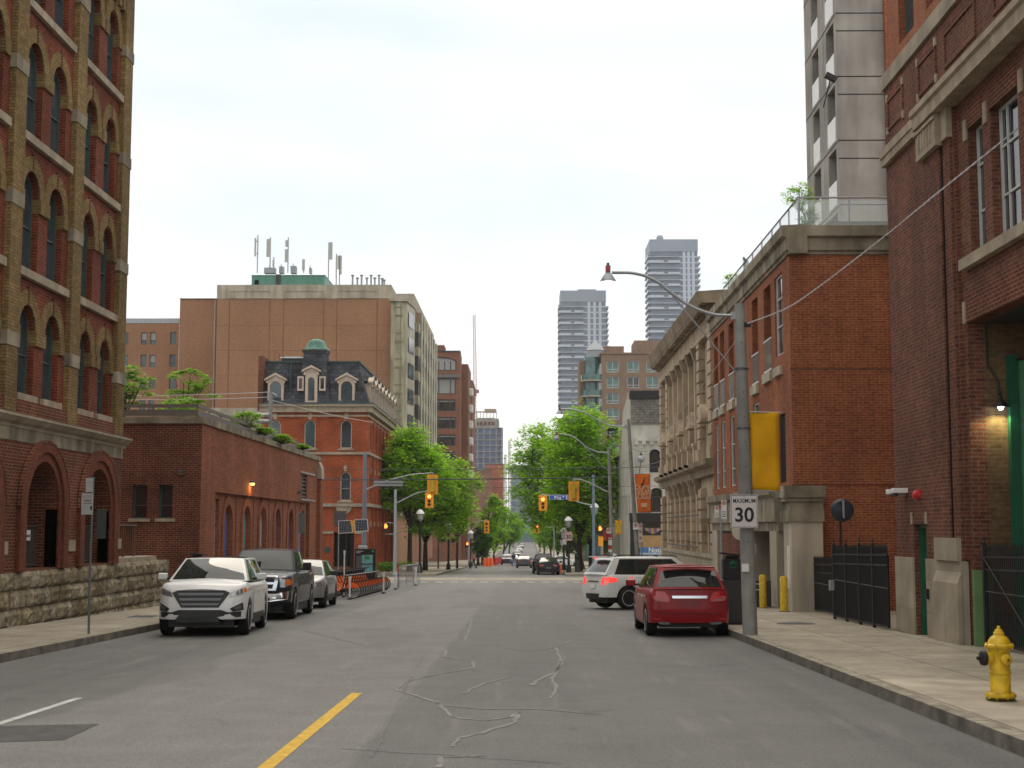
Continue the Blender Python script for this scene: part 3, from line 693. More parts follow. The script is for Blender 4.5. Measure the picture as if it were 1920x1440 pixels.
# ---------------------------------------------------------------- black iron gates
def iron_gate(x, y0, y1, zt, label, n, posts, brace=None, name='iron_gate'):
    G = thing(name, label, 'gate', (x, y0, gz(y0) + .15), 'black iron gates')
    rr = MB()
    def zb(y): return gz(y) + .25
    for h0, h1 in ((.06, .1), (zt - .42, zt - .38), (zt - .2, zt - .16)):
        for i in range(1): rr.add([(x + dx, y, gz(y) + .15 + h) for dx in (-.02, .02) for y in (y0, y1) for h in (h0, h1)], [(0, 1, 3, 2), (4, 5, 7, 6), (0, 1, 5, 4), (2, 3, 7, 6)])
    rr.build('rail', M['black'], G)
    bb = MB(); st_ = (y1 - y0) / n
    for i in range(n + 1):
        y = y0 + i * st_; z0 = gz(y) + .2; bb.box(x - .009, x + .009, y - .009, y + .009, z0, z0 + zt - .1)
        bb.add([(x, y, z0 + zt + .02), (x - .02, y, z0 + zt - .1), (x + .02, y, z0 + zt - .1), (x, y - .02, z0 + zt - .1), (x, y + .02, z0 + zt - .1)], [(0, 1, 3), (0, 3, 2), (0, 2, 4), (0, 4, 1)])
    bb.build('bars', M['black'], G)
    kn = MB()
    for i in range(n): MB().ball((x - .012, y0 + (i + .5) * st_, gz(y0) + .15 + zt * .5), .009, 6).build('rivet', M['galv'], G)
    for y in posts: MB().box(x - .035, x + .035, y - .035, y + .035, gz(y) + .12, gz(y) + .2 + zt).lathe((x, y, gz(y) + .2 + zt), [(.03, 0), (.04, .03), (.012, .06), (.02, .09), (.001, .16)], 8).build('post', M['black'], G)
    if brace: MB().tube([(x - .03, brace[0], gz(brace[0]) + brace[1]), (x - .03, brace[2], gz(brace[2]) + brace[3])], .015, 6).build('brace', M['black'], G)
    return G
G1 = iron_gate(7.72, 30.65, 36.0, 1.78, 'long black iron sliding gate between the brown brick hall and the stone piers', 60, (31.9, 33.2, 34.6, 35.95))
MB().box(7.60, 7.70, 35.85, 36.05, .25, .5).build('latch', M['galv'], G1)
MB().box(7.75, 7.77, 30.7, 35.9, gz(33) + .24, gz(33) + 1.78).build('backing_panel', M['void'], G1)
iron_gate(8.1, 19.5, 25.4, 1.75, 'black iron gate in front of the deep green doorway', 60, (25.35,), (25.3, 1.7, 22.8, .3))
G3 = iron_gate(8.1, 36.4, 40.3, 1.5, 'shorter black iron fence section beside the stone pier', 36, (36.5,))
R_ = thing('traffic_mirror', 'round convex mirror seen from its dark back on a black post behind the gate', 'mirror', (8.6, 36.8, -.4))
zc = 2.4
MB().lathe((8.15, 36.8, 2.25), [(.002, -.09), (.25, -.06), (.30, 0), (.30, .02), (.001, .02)], 28, ax=(0, 1, 0)).build('mirror_back', plain('blue_black', (.02, .03, .045), .35), R_, smooth=True)
MB().tube([(8.1, 36.85, -.5), (8.1, 36.85, 2.0)], .03, 8).build('post', M['black'], R_)
MB().box(8.13, 8.18, 36.66, 36.72, 2.05, 2.5).build('bracket', M['galv'], R_)
for z in (2.42, 2.1): MB().lathe((8.15, 36.72, z), [(.07, -.02), (.07, .01)], 12, ax=(0, 1, 0)).build('clamp', M['black'], R_)
IN = thing('intercom_post', 'thin grey access post with a small head behind the sliding gate', 'post', (9.3, 34, -.5))
MB().tube([(8.6, 32.5, -.5), (8.6, 32.5, 1.75)], .035, 8).build('post', M['galv'], IN); MB().box(8.54, 8.66, 32.4, 32.5, 1.72, 1.86).build('head', M['galv'], IN)

# ================================================================ orange brick building with garage
B = thing('orange_brick_building', 'orange brick building with a heavy concrete cornice and stone garage piers', 'building', (7.7, 41, -.7))
F = Fr((7.7, 0, 0), (0, 1, 0), (-1, 0, 0)); FS = Fr((0, 41, 0), (1, 0, 0), (0, -1, 0))
w_ = MB(); up = []; lowr = []; upz = 9.74
ups = [(42.2, 43.5, 7.0, 1), (44.2, 45.5, 6.7, 2), (46.7, 47.95, 6.55, 2), (50.2, 51.4, 6.5, 2), (52.2, 53.5, 6.5, 2), (54.7, 55.9, 6.5, 2), (56.5, 57.7, 6.5, 2)]
for a0, a1, b0, k in ups: up.append(rect(a0, a1, b0, 9.45))
lows = [(46.75, 47.9, 3.35), (50.3, 51.3, 3.35), (52.3, 53.4, 3.35), (54.8, 55.8, 3.35), (56.6, 57.5, 3.35)]
for a0, a1, b0 in lows: lowr.append(rect(a0, a1, b0, 5.95))
slot = rect(42.1, 43.1, 3.15, 5.2)
w_.wall(F, rect(41, 58.2, 2.9, 9.75), up + lowr + [slot], .32)
w_.wall(FS, rect(7.7, 24, -1.5, 9.75)); w_.box(7.71, 24, 58, 58.2, -1.5, 9.7); w_.box(7.72, 24, 41.3, 58, 9.6, 9.7)
w_.build('wall', M['brick_orange'], B)
MB().fbox(FS, 7.66, 24, 6.36, 6.40, 0, .012).fbox(FS, 7.66, 24, 3.02, 3.05, 0, .012).build('brick_band', M['brick_red2'], B)
for i, h in enumerate(up):
    (a0, b0), (a1, b1) = h[0], h[2]
    window(F, h, -.28 if i else -.06, B, M['frame_wh'], M['glass_dk'], .06, .06, bars=[(a0, b1 - .7, a1, b1 - .7), (a0, b0 + .9, a1, b0 + .9)])
    if i: 
        r_ = MB(); r_.fbox(F, a0 - .02, a1 + .02, b0 + 1.0, b0 + 1.05, -.02, .03); r_.fbox(F, a0 - .02, a1 + .02, b0 + .02, b0 + .08, -.02, .03)
        r_ = r_.build('balcony_rail', M['frame_wh'], B); MB().fbox(F, a0, a1, b0 + .08, b0 + 1.0, -.005, .005).build('glass_panel', M['glass_bl'], r_)
    MB().fbox(F, a0 + .2 if i == 0 else a0, a1 + .05, b0 - .62 if i == 0 else b0 - .32, b0 - .35 if i == 0 else b0 - .02, -.05, .1).build('window_sill', M['conc_light'], B)
for h in lowr:
    (a0, b0), (a1, b1) = h[0], h[2]
    window(F, h, -.04, B, M['frame_wh'], M['glass_bl'], .05, .06, bars=[(a0, 4.9, a1, 4.9), (a0, 4.0, a1, 4.0)])
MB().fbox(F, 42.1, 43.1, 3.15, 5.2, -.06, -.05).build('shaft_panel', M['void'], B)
cn = MB()
prof = [(0, 9.74), (.05, 9.74), (.06, 9.82), (.12, 9.86), (.12, 10.2), (.24, 10.26), (.25, 10.56), (-.5, 10.6), (-.5, 9.74)]
cn.prism(Fr((7.7, 40.76, 0), (-1, 0, 0), (0, 1, 0)), prof, 0, 17.5)
cn.prism(Fr((7.7, 41, 0), (0, -1, 0), (1, 0, 0)), [(a, b - .004) for a, b in prof], 0.5, 16)
cn.prism(Fr((7.7, 41, 0), (0, -1, 0), (1, 0, 0)), [(a, b - .008) for a, b in prof if a >= 0], -.12, 0.5)
cn.build('cornice', M['stone_dirty'], B)
# ledge and piers of the garage front
lg = MB()
lg.prism(Fr((7.7, 43.3, 0), (-1, 0, 0), (0, 1, 0)), [(-.2, 1.7), (.05, 1.7), (.06, 1.95), (.16, 2.0), (.16, 2.72), (.30, 2.82), (.32, 3.05), (-.2, 3.1)], 0, 15.2)
lg.build('stone_lintel', M['stone_dirty'], B)
for a0, a1, c in ((43.4, 44.6, .0), (49.6, 50.3, 0), (56.8, 58.3, 0)):
    pm = MB(); pm.box(7.7 - .1, 8.5, a0, a1, -.55, 1.7); pm.box(7.58, 8.52, a0 - .03, a1 + .03, -1.3, -.55); pm.build('pier', M['conc_light'], B)
pm = MB(); pm.box(7.50, 8.38, 40.35, 41.6, -1.3, 1.98); pm.build('pier', M['conc_light'], B)
pm = MB(); pm.box(7.42, 8.42, 40.3, 41.65, 1.98, 2.3); pm.box(7.46, 8.40, 40.32, 41.6, 2.3, 2.66); pm.box(7.3, 8.46, 40.22, 41.66, 2.66, 2.99); pm.box(7.34, 8.43, 40.27, 41.63, 2.55, 2.66); pm.build('pier_cap', M['stone_dirty'], B)
MB().box(9.2, 9.4, 41.7, 58, -1.3, 1.7).box(7.72, 9.2, 51.5, 56.7, -1.3, 1.6).build('garage_wall', M['brick_red2'], B)
MB().box(9.1, 9.19, 44.6, 49.6, -1.2, 1.65).build('opening_shade_panel', M['void'], B)  # black sheet painting the shade inside the garage entrance
MB().box(7.44, 7.5, 40.62, 40.78, .1, 1.3).build('notice_strip', M['white'], B)
# yellow bollards
def bollard(x, y, h, lab):
    o = thing('bollard', lab, 'bollard', (x, y, gz(y) + .15), 'yellow bollards by the garage')
    z = gz(y) + .1; h = 1.02
    MB().lathe((x, y, z), [(.108, 0), (.108, h - .03), (.08, h + .015), (.001, h + .02)], 20).build('post', M['yellow'], o, smooth=True)
    MB().lathe((x, y, z + .04), [(.16, 0), (.16, .03)], 14).build('footing', M['curb'], o)
bollard(*gp(1470.5, 1147, .15), 1.12, 'yellow bollard nearest the iron gate in front of the broad stone pier')
bollard(*gp(1431, 1140, .15), 1.12, 'yellow bollard between the two stone garage piers')
bollard(*gp(1408, 1134, .15), 1.15, 'yellow bollard close behind the right edge of the concrete pole')
bollard(*gp(1384, 1129, .15), 1.15, 'yellow bollard mostly hidden by the dark parking meter')
GM = thing('garage_machine', 'pale ticket machine post with round lamp head in the garage entrance', 'ticket machine', (7.6, 46, -.6))
MB().box(6.98, 7.14, 44.9, 45.05, -.65, 1.0).build('post', M['conc_light'], GM); MB().box(6.86, 7.22, 44.8, 45.1, 1.0, 1.3).build('head', M['galv'], GM, bevel=.02)
LD = thing('lamp_disc', 'large pale round lamp head hanging under the garage lintel', 'lamp', (7.0, 45.8, 1.9))
MB().lathe((7.05, 46.5, 1.75), [(.001, -.1), (.25, -.08), (.36, .02), (.36, .06), (.001, .08)], 24, ax=(-.5, -.8, .15)).build('disc', M['conc_light'], LD, smooth=True)
MB().tube([(7.05, 46.5, 1.75), (7.6, 46.6, 1.9)], .03, 6).build('arm', M['galv'], LD)
CP = thing('clearance_board', 'dark hanging board reading XC low in the garage entrance', 'sign', (7.6, 43.3, -.4))
MB().box(6.72, 7.5, 43.9, 43.98, -.62, .2).build('board', M['dark'], CP)
textmesh('XC', .3, M['white'], 'lettering', CP, Mfr((6.95, 43.893, .0), (1, 0, 0), (0, 0, 1)))
# ================================================================ low brick building with arches
M['mural'] = [plain('mural_' + n, c, .6, var=.3, scale=2) for n, c in (('blue', (.05, .09, .30)), ('teal', (.10, .30, .36)), ('yellow', (.55, .42, .03)), ('green', (.05, .22, .06)), ('purple', (.20, .12, .36)), ('pale', (.42, .46, .48)), ('orange', (.5, .14, .04)))]
B = thing('low_brick_building', 'low red brick building with a row of narrow arches and a railed planter roof', 'building', (-11.5, 50.4, -.7))
F = Fr((-11.5, 0, 0), (0, 1, 0), (1, 0, 0)); FS = Fr((0, 50.4, 0), (1, 0, 0), (0, -1, 0))
cs = [55.8, 59.5, 63.2, 66.95, 70.7, 74.3]
w_ = MB(); rec = rect(52.75, 76.0, -1.6, 3.13); lv = rect(73.2, 74.9, 3.35, 4.55)
w_.wall(F, rect(50.4, 79.6, -1.6, 5.5), [rec, lv], .16)
ops = [arch(c - .75, c + .75, -.9, 1.95, .75) for c in cs] + [rect(53.1, 54.3, -.9, 2.9)]
w_.wall(F, rect(52.75, 76.0, -1.6, 3.13), ops, .5, c=-.16)
w_.box(-11.66, -11.3, 78.6, 79.6, -1.6, 5.0); w_.build('wall', M['brick_low'], B)
w2 = MB(); sw = [rect(-13.92, -13.40, 2.14, 3.32), rect(-12.98, -12.50, 2.14, 3.32)]
w2.wall(FS, rect(-30, -11.5, -1.6, 5.5), sw, .25); w2.build('side_wall', M['brick_red2'], B)  # darker brick colour stands in for shade on this camera-facing side
MB().box(-30, -11.6, 79.2, 79.5, -1.6, 5.4).build('back_wall', M['brick_low'], B)
MB().box(-30, -11.7, 50.6, 79.3, 5.2, 5.4).build('roof', M['dark'], B)
for h in sw:
    window(FS, h, -.2, B, M['frame_gn'], M['glass_dk'], .05, .06, bars=[(h[0][0], 2.6, h[1][0], 2.6)])
    MB().fbox(FS, h[0][0] - .12, h[1][0] + .12, 2.02, 2.135, -.1, .05).build('window_sill', M['sill'], B)
for i, c in enumerate(cs):
    a = MB(); a.ribbon(F, arcpts(c - .77, c + .77, 1.95, .77), arcpts(c - 1.12, c + 1.12, 1.95, 1.12), -.17, -.1)
    for s_ in (-1, 1): a.fbox(F, *sorted((c + s_ * .77, c + s_ * 1.12)), -1.4, 1.95, -.17, -.1)
    a.build('arch_ring', M['brick_low'], B)
    MB().fbox(F, c + 1.52, c + 1.66, -1.5, 3.1, -.165, -.158).build('expansion_slot', M['void'], B)
    ms = M['mural']; seq = [(0, 0, 4), (1, 2, 3), (5, 5, 3), (4, 6, 4), (0, 4, 0), (4, 4, 1)][i]
    p = MB(); p.wall(F, ops[i], c=-.31); p = p.build('mural_panel', ms[seq[0]], B)
    MB().fbox(F, c - .74, c + .74, -.2, .9, -.31, -.295).build('mural_band', ms[seq[1]], p); MB().fbox(F, c - .74, c + .74, -.9, -.2, -.31, -.295).build('mural_foot', ms[seq[2]], p)
    MB().fbox(F, c - .74, c + .74, .9, .94, -.31, -.28).build('mural_bar', M['dark'], p)
p = MB().fbox(F, 53.1, 54.3, -.9, 2.9, -.33, -.31).build('mural_panel', M['mural'][5], B)
for k, (z0, z1) in ((4, (-.1, .5)), (3, (.5, .8)), (1, (-.9, -.1))): MB().fbox(F, 53.1, 54.3, z0, z1, -.31, -.30).build('mural_band', M['mural'][k], p)
for z in (1.2, 1.9, 2.4): MB().fbox(F, 53.1, 54.3, z, z + .05, -.31, -.28).build('mural_bar', M['dark'], p)
lm = MB()
for i in range(6): lm.add([F(a, 3.38 + i * .195 + dz, c) for a in (73.22, 74.88) for dz, c in ((0, -.02), (.12, -.14), (.15, -.14), (.03, -.02))], [(0, 1, 5, 4), (1, 2, 6, 5), (2, 3, 7, 6), (3, 0, 4, 7)])
lm.build('louver', M['black'], B); MB().fbox(F, 73.2, 74.9, 3.35, 4.55, -.17, -.16).build('louver_back', M['conc_light'], B)
MB().fbox(F, 72.7, 77.6, 4.62, 4.70, 0, .05).fbox(F, 72.9, 77.6, 3.22, 3.3, 0, .05).build('pipe_strip', M['galv'], B)
cp = MB(); cp.box(-11.9, -11.42, 50.3, 79.7, 5.5, 5.74); cp.box(-30, -11.9, 50.3, 50.7, 5.5, 5.74); cp.build('coping', M['stone_dirty'], B)
MB().prism(Fr((-11.5, 78.55, 0), (1, 0, 0), (0, 1, 0)), [(-.1, 4.5), (.25, 4.5), (.22, 5.1), (.08, 5.45), (-.1, 5.45)], 0, 1.1).build('stone_cap', M['stone'], B)
M['rail_br'] = plain('brown_rail', (.13, .11, .09), .6)
RL = thing('roof_railing', 'brown flat metal railing around the planter on the low brick building', 'railing', (-11.7, 50.5, 5.7))
for z0, z1 in ((5.78, 6.0), (6.08, 6.2)):
    r_ = MB(); r_.box(-11.72, -11.66, 50.45, 76.4, z0, z1); r_.box(-28, -11.72, 50.45, 50.5, z0, z1); r_.build('rail', M['rail_br'], RL)
for i in range(14): MB().box(-11.76, -11.72, 50.6 + i * 1.97, 50.66 + i * 1.97, 5.74, 6.2).build('post', M['rail_br'], RL)
for x in (-13.3, -15.2): MB().box(x, x + .05, 50.5, 50.54, 5.74, 6.2).build('post', M['rail_br'], RL)
def fixture(label, x, y, z, on, cat='lamp'):
    o = thing('bulkhead_lamp' if cat == 'lamp' else 'wall_camera', label, cat, (x, y, z))
    MB().lathe((x, y, z), [(.001, .1), (.08, .09), (.13, .02), (.13, 0), (.001, 0)], 14).build('hood', M['dark'], o, smooth=True)
    if on is not None: MB().ball((x, y, z - .02), .10, 10, sz=.7).build('lens', on, o)
    return o
fo_ = fixture('lit amber lamp on the street wall of the low arched brick building', -11.4, 59.4, 3.66, M['lamp_amber'])
al = bpy.data.lights.new('amber_light', 'POINT'); alo = bpy.data.objects.new('amber_light', al); COL.objects.link(alo); alo.parent = fo_; alo.location = (.08, 0, -.2); al.energy = 16; al.color = (1, .42, .08); al.shadow_soft_size = .1
fixture('unlit oval lamp on the dark side wall of the low brick building', -12.2, 50.28, 3.75, plain('dull_lens', (.25, .22, .1), .4))
fixture('small camera beside the louver of the low arched brick building', -11.4, 71.9, 3.55, None, 'camera')

# ================================================================ heritage building with mansard roof
Y0 = 112
B = thing('heritage_building', 'ornate red brick building with slate mansard roof, dormers and green copper cupola', 'building', (-12.44, Y0, -1.9))
XL, XR = AX(487, Y0) + .1, -12.44
Z = lambda py: AZ(py, Y0, 600)
X = lambda px: AX(px, Y0)
F = Fr((0, Y0, 0), (1, 0, 0), (0, -1, 0)); G = Fr((XR, 0, 0), (0, 1, 0), (1, 0, 0)); YE = 138
hw = []; 
for px in (516, 581, 649):
    hw.append(arch(X(px) - .46, X(px) + .46, Z(841), Z(798), .46)); hw.append(arch(X(px) - .43, X(px) + .43, Z(939), Z(893), .35))
gw = [arch(X(600), X(607), Z(1042), Z(993), .25), rect(X(628.5), X(664.5), -1.45, Z(998))]
w_ = MB(); w_.wall(F, rect(XL, XR, -2.4, 10.9), hw + gw, .22)
sw = []
ys = [114.3 + i * 2.85 for i in range(8)]
for y in ys:
    for z0, z1 in ((Z(841), Z(790)), (Z(939), Z(886)), (-.6, Z(985))): sw.append(arch(y - .45, y + .45, z0, z1 - .45))
w_.wall(G, rect(Y0, YE, -2.4, 10.9), sw, .25); w_.box(XL, XL + .2, Y0 + .01, YE, -2.4, 10.85); w_.box(XL, XR - .3, YE - .2, YE, -2.4, 10.85)
w_.build('wall', M['brick_her'], B)
for i, h in enumerate(hw): window(F, h, -.16, B, M['frame_cr'], M['glass_bl'], .09, .10, bars=[(h[0][0], (h[0][1] + h[2][1]) / 2, h[1][0], (h[0][1] + h[2][1]) / 2)] if i % 2 else [], bt=.05)
window(F, gw[0], -.16, B, M['frame_wh'], M['glass_dk'], .06, .1)
for h in sw: window(G, h, -.2, B, M['frame_cr'], M['glass_dk'], .08, .06)
for i, h in enumerate(hw):
    c = (h[0][0] + h[1][0]) / 2; zt = max(p[1] for p in h)
    a = MB(); a.ribbon(F, arcpts(c - .50, c + .50, zt - .5, .52), arcpts(c - .78, c + .78, zt - .5, .84), 0, .06); a.build('arch_band', M['brick_her'], B)
    MB().fbox(F, c - .13, c + .13, zt + .02, zt + .5, .02, .12).build('keystone', M['sill'], B)
    MB().fbox(F, c - .62, c + .62, h[0][1] - .14, h[0][1] - .005, 0, .12).build('window_sill', M['sill'], B)
for y in ys:
    for z in (Z(986), Z(885), Z(790)): MB().fbox(G, y - .12, y + .12, z - .02, z + .35, 0, .1).build('keystone', M['sill'], B)
    MB().fbox(G, y + 1.1, y + 1.75, -2.2, 10.2, -.02, .12).build('pilaster', M['brick_her'], B)
for z, d, h in ((Z(850), .16, .2), (Z(947), .2, .26)):
    b_ = MB(); b_.box(XL - .02, XR + d, Y0 - d, Y0 + .01, z - h / 2, z + h / 2); b_.box(XR - .01, XR + d, Y0 + .012, YE, z - h / 2, z + h / 2); b_.build('stone_belt', M['stone'], B)
c_ = MB()
for z0, z1, d in ((10.55, 10.7, .10), (10.9, 11.35, .32), (11.35, 11.52, .5)):
    c_.box(XL - .1, XR + d, Y0 - d, Y0 + .2, z0, z1); c_.box(XR - .2, XR + d, Y0 + .2, YE, z0, z1)
c_.build('cornice', M['sill'], B)
MB().box(XL - .12, XR + .55, Y0 - .55, YE, 11.525, 11.62).build('gutter', M['frame_gn'], B)
br = MB()
for i in range(36): br.box(XL + .2 + i * .235, XL + .3 + i * .235, Y0 - .1, Y0 + .01, 10.42, 10.55)
for i in range(80): br.box(XR - .01, XR + .1, Y0 + .3 + i * .32, Y0 + .42 + i * .32, 10.42, 10.55)
br.build('dentil_course', M['brick_her'], B)
# mansard
zt = 14.95; mi = .85
rf = MB(); a = [(XL, Y0 - .1), (XR + .1, Y0 - .1), (XR + .1, YE), (XL, YE)]; b_ = [(XL + .1, Y0 + mi), (XR - mi, Y0 + mi), (XR - mi, YE - .2), (XL + .1, YE - .2)]
am = [(XL + .02, Y0 + .38), (XR - .38, Y0 + .38), (XR - .38, YE - .1), (XL + .02, YE - .1)]
for i in range(4):
    j = (i + 1) % 4
    rf.poly([(*a[i], 11.6), (*a[j], 11.6), (*am[j], 12.8), (*am[i], 12.8)]); rf.poly([(*am[i], 12.8), (*am[j], 12.8), (*b_[j], zt), (*b_[i], zt)])
rf.poly([(*p, zt) for p in b_]); rf.build('mansard_roof', M['slate'], B)
rc = MB(); rc.box(XL, XR - mi + .08, Y0 + mi - .1, Y0 + mi + .05, zt, zt + .13); rc.box(XR - mi - .1, XR - mi + .1, Y0 + mi + .05, YE - .2, zt, zt + .13); rc.box(X(542.5), X(544.5), Y0 + .1, Y0 + .6, 11.7, 14.9)
M['dk_copper'] = plain('dark_copper', (.022, .055, .045), .6); rc.build('copper_ridge', M['dk_copper'], B)
MB().box(XL - .25, XL + .15, Y0 - .3, YE, 11, 15.35).build('party_wall', M['brick_red2'], B)
for x in (X(515), X(545)):
    pass
sk = MB(); sk.box(X(517), X(562), Y0 + 2, Y0 + 5, zt, zt + .5); sk.build('roof_box', M['dark'], B); MB().box(X(516), X(563), Y0 + 1.9, Y0 + 5.1, zt + .5, zt + .62).build('skylight', M['white'], B)
MB().box(X(540), X(566), Y0 + 6, Y0 + 8, zt, zt + 1.2).build('hatch', M['dark'], B)
hr = MB(); hr.tube([(X(507), Y0 + 1.5, zt), (X(507), Y0 + 1.5, zt + 1.05), (X(524), Y0 + 1.5, zt + .5)], .03, 5); hr.tube([(X(515), Y0 + 1.5, zt), (X(515), Y0 + 1.5, zt + .8)], .025, 5); hr.build('roof_handrail', M['rust'], B)
def dormer(fr, c, zb, w, h, parent, side=False, ww=None):
    # fr frame on the wall plane, c centre, zb base, w overall width, h to the eave
    d = thing if 0 else None
    s_ = MB(); ow = ww or w * .30; bs = zb + h * .72
    op = arch(c - ow, c + ow, zb + .12, bs, ow)
    s_.wall(fr, rect(c - w / 2 + .12, c + w / 2 - .12, zb, zb + h), [op], .12, c=.10); s_.fbox(fr, c - w / 2 + .12, c - w / 2 + .2, zb, zb + h, -1.0, .098); s_.fbox(fr, c + w / 2 - .2, c + w / 2 - .12, zb, zb + h, -1.0, .098)
    s_.fbox(fr, c - w / 2, c - w / 2 + .16, zb + h * .9, zb + h + .02, 0, .2); s_.fbox(fr, c + w / 2 - .16, c + w / 2, zb + h * .9, zb + h + .02, 0, .2)
    o = s_.build('dormer', M['frame_cr'], parent)
    t = MB(); g0 = [(c - w / 2 - .14, zb + h), (c - w / 2 - .14, zb + h + .14), (c, zb + h + w * .36 + .12), (c + w / 2 + .14, zb + h + .14), (c + w / 2 + .14, zb + h), (c, zb + h + w * .30)]
    t.prism(fr, g0, -.1, .3); t.prism(fr, [(c - w / 2, zb + h), (c + w / 2, zb + h), (c, zb + h + w * .3)], -.2, .14); t.build('pediment', M['frame_cr'], o)
    r = MB(); r.prism(fr, [(c - w / 2 - .1, zb + h + .14), (c, zb + h + w * .36 + .13), (c + w / 2 + .1, zb + h + .14), (c, zb + h + w * .36)], -1.3, .25); r.build('dormer_roof', M['slate'], o)
    g = MB(); g.wall(fr, op, c=0.01); g.build('pane', M['glass_bl'], o)
    return o
FD = Fr((0, Y0 + .1, 0), (1, 0, 0), (0, -1, 0)); GD = Fr((XR - .1, 0, 0), (0, 1, 0), (1, 0, 0))
for px in (515.5, 649): dormer(FD, X(px), 11.68, 1.5, 1.72, B)
for y in ys: dormer(GD, y + .2, 11.68, 1.5, 1.72, B)
# central tower roof, copper cupola
tw = MB(); cx = X(587); r0 = X(621) - X(587); zt2 = Z(658)
def ringq(zs):
    for (z0, r_0, q0), (z1, r_1, q1) in zip(zs, zs[1:]):
        A = [(cx - r_0, q0), (cx + r_0, q0), (cx + r_0, q0 + 2 * r_0), (cx - r_0, q0 + 2 * r_0)]; C = [(cx - r_1, q1), (cx + r_1, q1), (cx + r_1, q1 + 2 * r_1), (cx - r_1, q1 + 2 * r_1)]
        for i in range(4): j = (i + 1) % 4; tw.poly([(*A[i], z0), (*A[j], z0), (*C[j], z1), (*C[i], z1)])
yc = Y0 + 1.2
ringq([(z, r_, yc - r_) for z, r_ in ((11.62, 1.42), (12.6, 1.2), (14.4, .98), (zt2, .86))])
tw.build('tower_roof', M['slate'], B)
ld = MB(); ld.box(cx - 1.0, cx + 1.0, yc - 1.0, yc + 1.0, zt2, zt2 + .16); ld.box(cx - .92, cx + .92, yc - .92, yc + .92, zt2 - .15, zt2); ld.build('tower_ledge', M['dark'], B)
dm = MB(); P_ = [(zt2 + .16, 1.03), (zt2 + .24, 1.0), (zt2 + .42, .74), (zt2 + .75, .66), (zt2 + .98, .50), (zt2 + 1.08, .25), (zt2 + 1.1, .01)]
dm.lathe((cx, yc, 0), [(r_ * 1.13, z) for z, r_ in P_], 8); dm.build('cupola', M['green_cu'], B, smooth=True, ang=50)
FT = Fr((0, yc - 1.36, 0), (1, 0, 0), (0, -1, 0)); cc = X(581)
o = dormer(FT, cc + .1, 11.68, 1.2, 2.4, B, ww=.26)
for s_ in (-1, 1):
    q = MB(); q.ribbon(FT, rect(cc + .1 + s_ * .86 - .14, cc + .1 + s_ * .86 + .14, 12.75, 13.6), rect(cc + .1 + s_ * .86 - .25, cc + .1 + s_ * .86 + .25, 12.6, 13.75), -.4, .06, closed=True); q = q.build('side_light', M['frame_cr'], B)
    MB().fbox(FT, cc + .1 + s_ * .86 - .15, cc + .1 + s_ * .86 + .15, 12.7, 13.65, -.1, -.02).build('pane', M['glass_dk'], q)
# ground floor dress: door, lintel, plaque, shaped stone brackets
dr = MB().box(X(629), X(664), Y0 + .2, Y0 + .26, -1.5, Z(1000)).build('door', M['void'], B)
MB().box(X(637), X(639), Y0 + .14, Y0 + .2, -1.45, Z(1002)).box(X(650), X(652), Y0 + .14, Y0 + .2, -1.45, Z(1002)).build('door_frame', M['black'], dr)
MB().prism(F, [(X(631), Z(951)), (X(662), Z(951)), (X(659), Z(958)), (X(653), Z(963)), (X(640), Z(963)), (X(634), Z(958))], 0, .12).build('door_hood', M['sill'], B)
MB().prism(F, [(X(598), Z(951)), (X(608), Z(951)), (X(603), Z(962)), (X(598), Z(963))], 0, .12).build('door_hood', M['sill'], B)
for a_, b2 in ((608, 627.5), (666, 682)): MB().fbox(F, X(a_), X(b2), Z(1001), Z(996), 0, .1).build('stone_band', M['stone'], B)
MB().lathe(F(X(617), Z(1031), .02), [(.001, 0), (.26, 0), (.26, .03), (.001, .04)], 20, ax=(0, -1, 0)).build('oval_plaque', plain('plaque_green', (.02, .05, .035), .5), B)
MB().fbox(F, X(627), X(666), -1.75, -1.45, 0, .5).build('door_step', M['stone'], B)
MB().fbox(F, XL, XR, -2.4, -1.2, 0, .08).build('plinth', M['brick_red2'], B)

# ================================================================ brown brick office block
M['bay_panel'] = plain('stained_bay_panel', (.36, .33, .22), .45, var=.25, scale=.5, streak=.45)
YO = 160
B = thing('office_block', 'huge windowless brown brick office block with a concrete parapet and stained corner bay', 'building', (-15, YO, -2.7))
X = lambda px, Y=YO: AX(px, Y)
Z = lambda py, Y=YO: AZ(py, Y, 600)
w_ = MB(); w_.box(X(402), X(731), YO, YO + 30, -3, Z(560))
w_.box(X(774, 192) - 8, X(774, 192), 192, 234, -3, Z(575, 192)); w_.build('wall', M['brick_brown'], B)
F = Fr((0, YO, 0), (1, 0, 0), (0, -1, 0))
pp = MB(); pp.box(X(401.5), X(731.5), YO - .06, YO + 30, Z(560) + .005, Z(534)); pp.build('parapet', M['conc_light'], B)
for a, b_ in ((427, 502), (528, 604), (629, 705)):
    q = MB(); q.ribbon(F, rect(X(a) + .06, X(b_) - .06, Z(558.5), Z(546)), rect(X(a), X(b_), Z(559.5), Z(545)), .061, .12, closed=True); q.build('parapet_frame', M['conc_light'], B)
for px in (426, 502, 528, 604, 629, 705): MB().fbox(F, X(px) - .05, X(px) + .05, -3, Z(560), .002, .012).build('brick_joint', M['brick_mid'], B)
for py in (610, 657, 703): MB().fbox(F, X(402), X(731), Z(py) - .02, Z(py) + .02, .002, .008).build('brick_joint', M['brick_mid'], B)
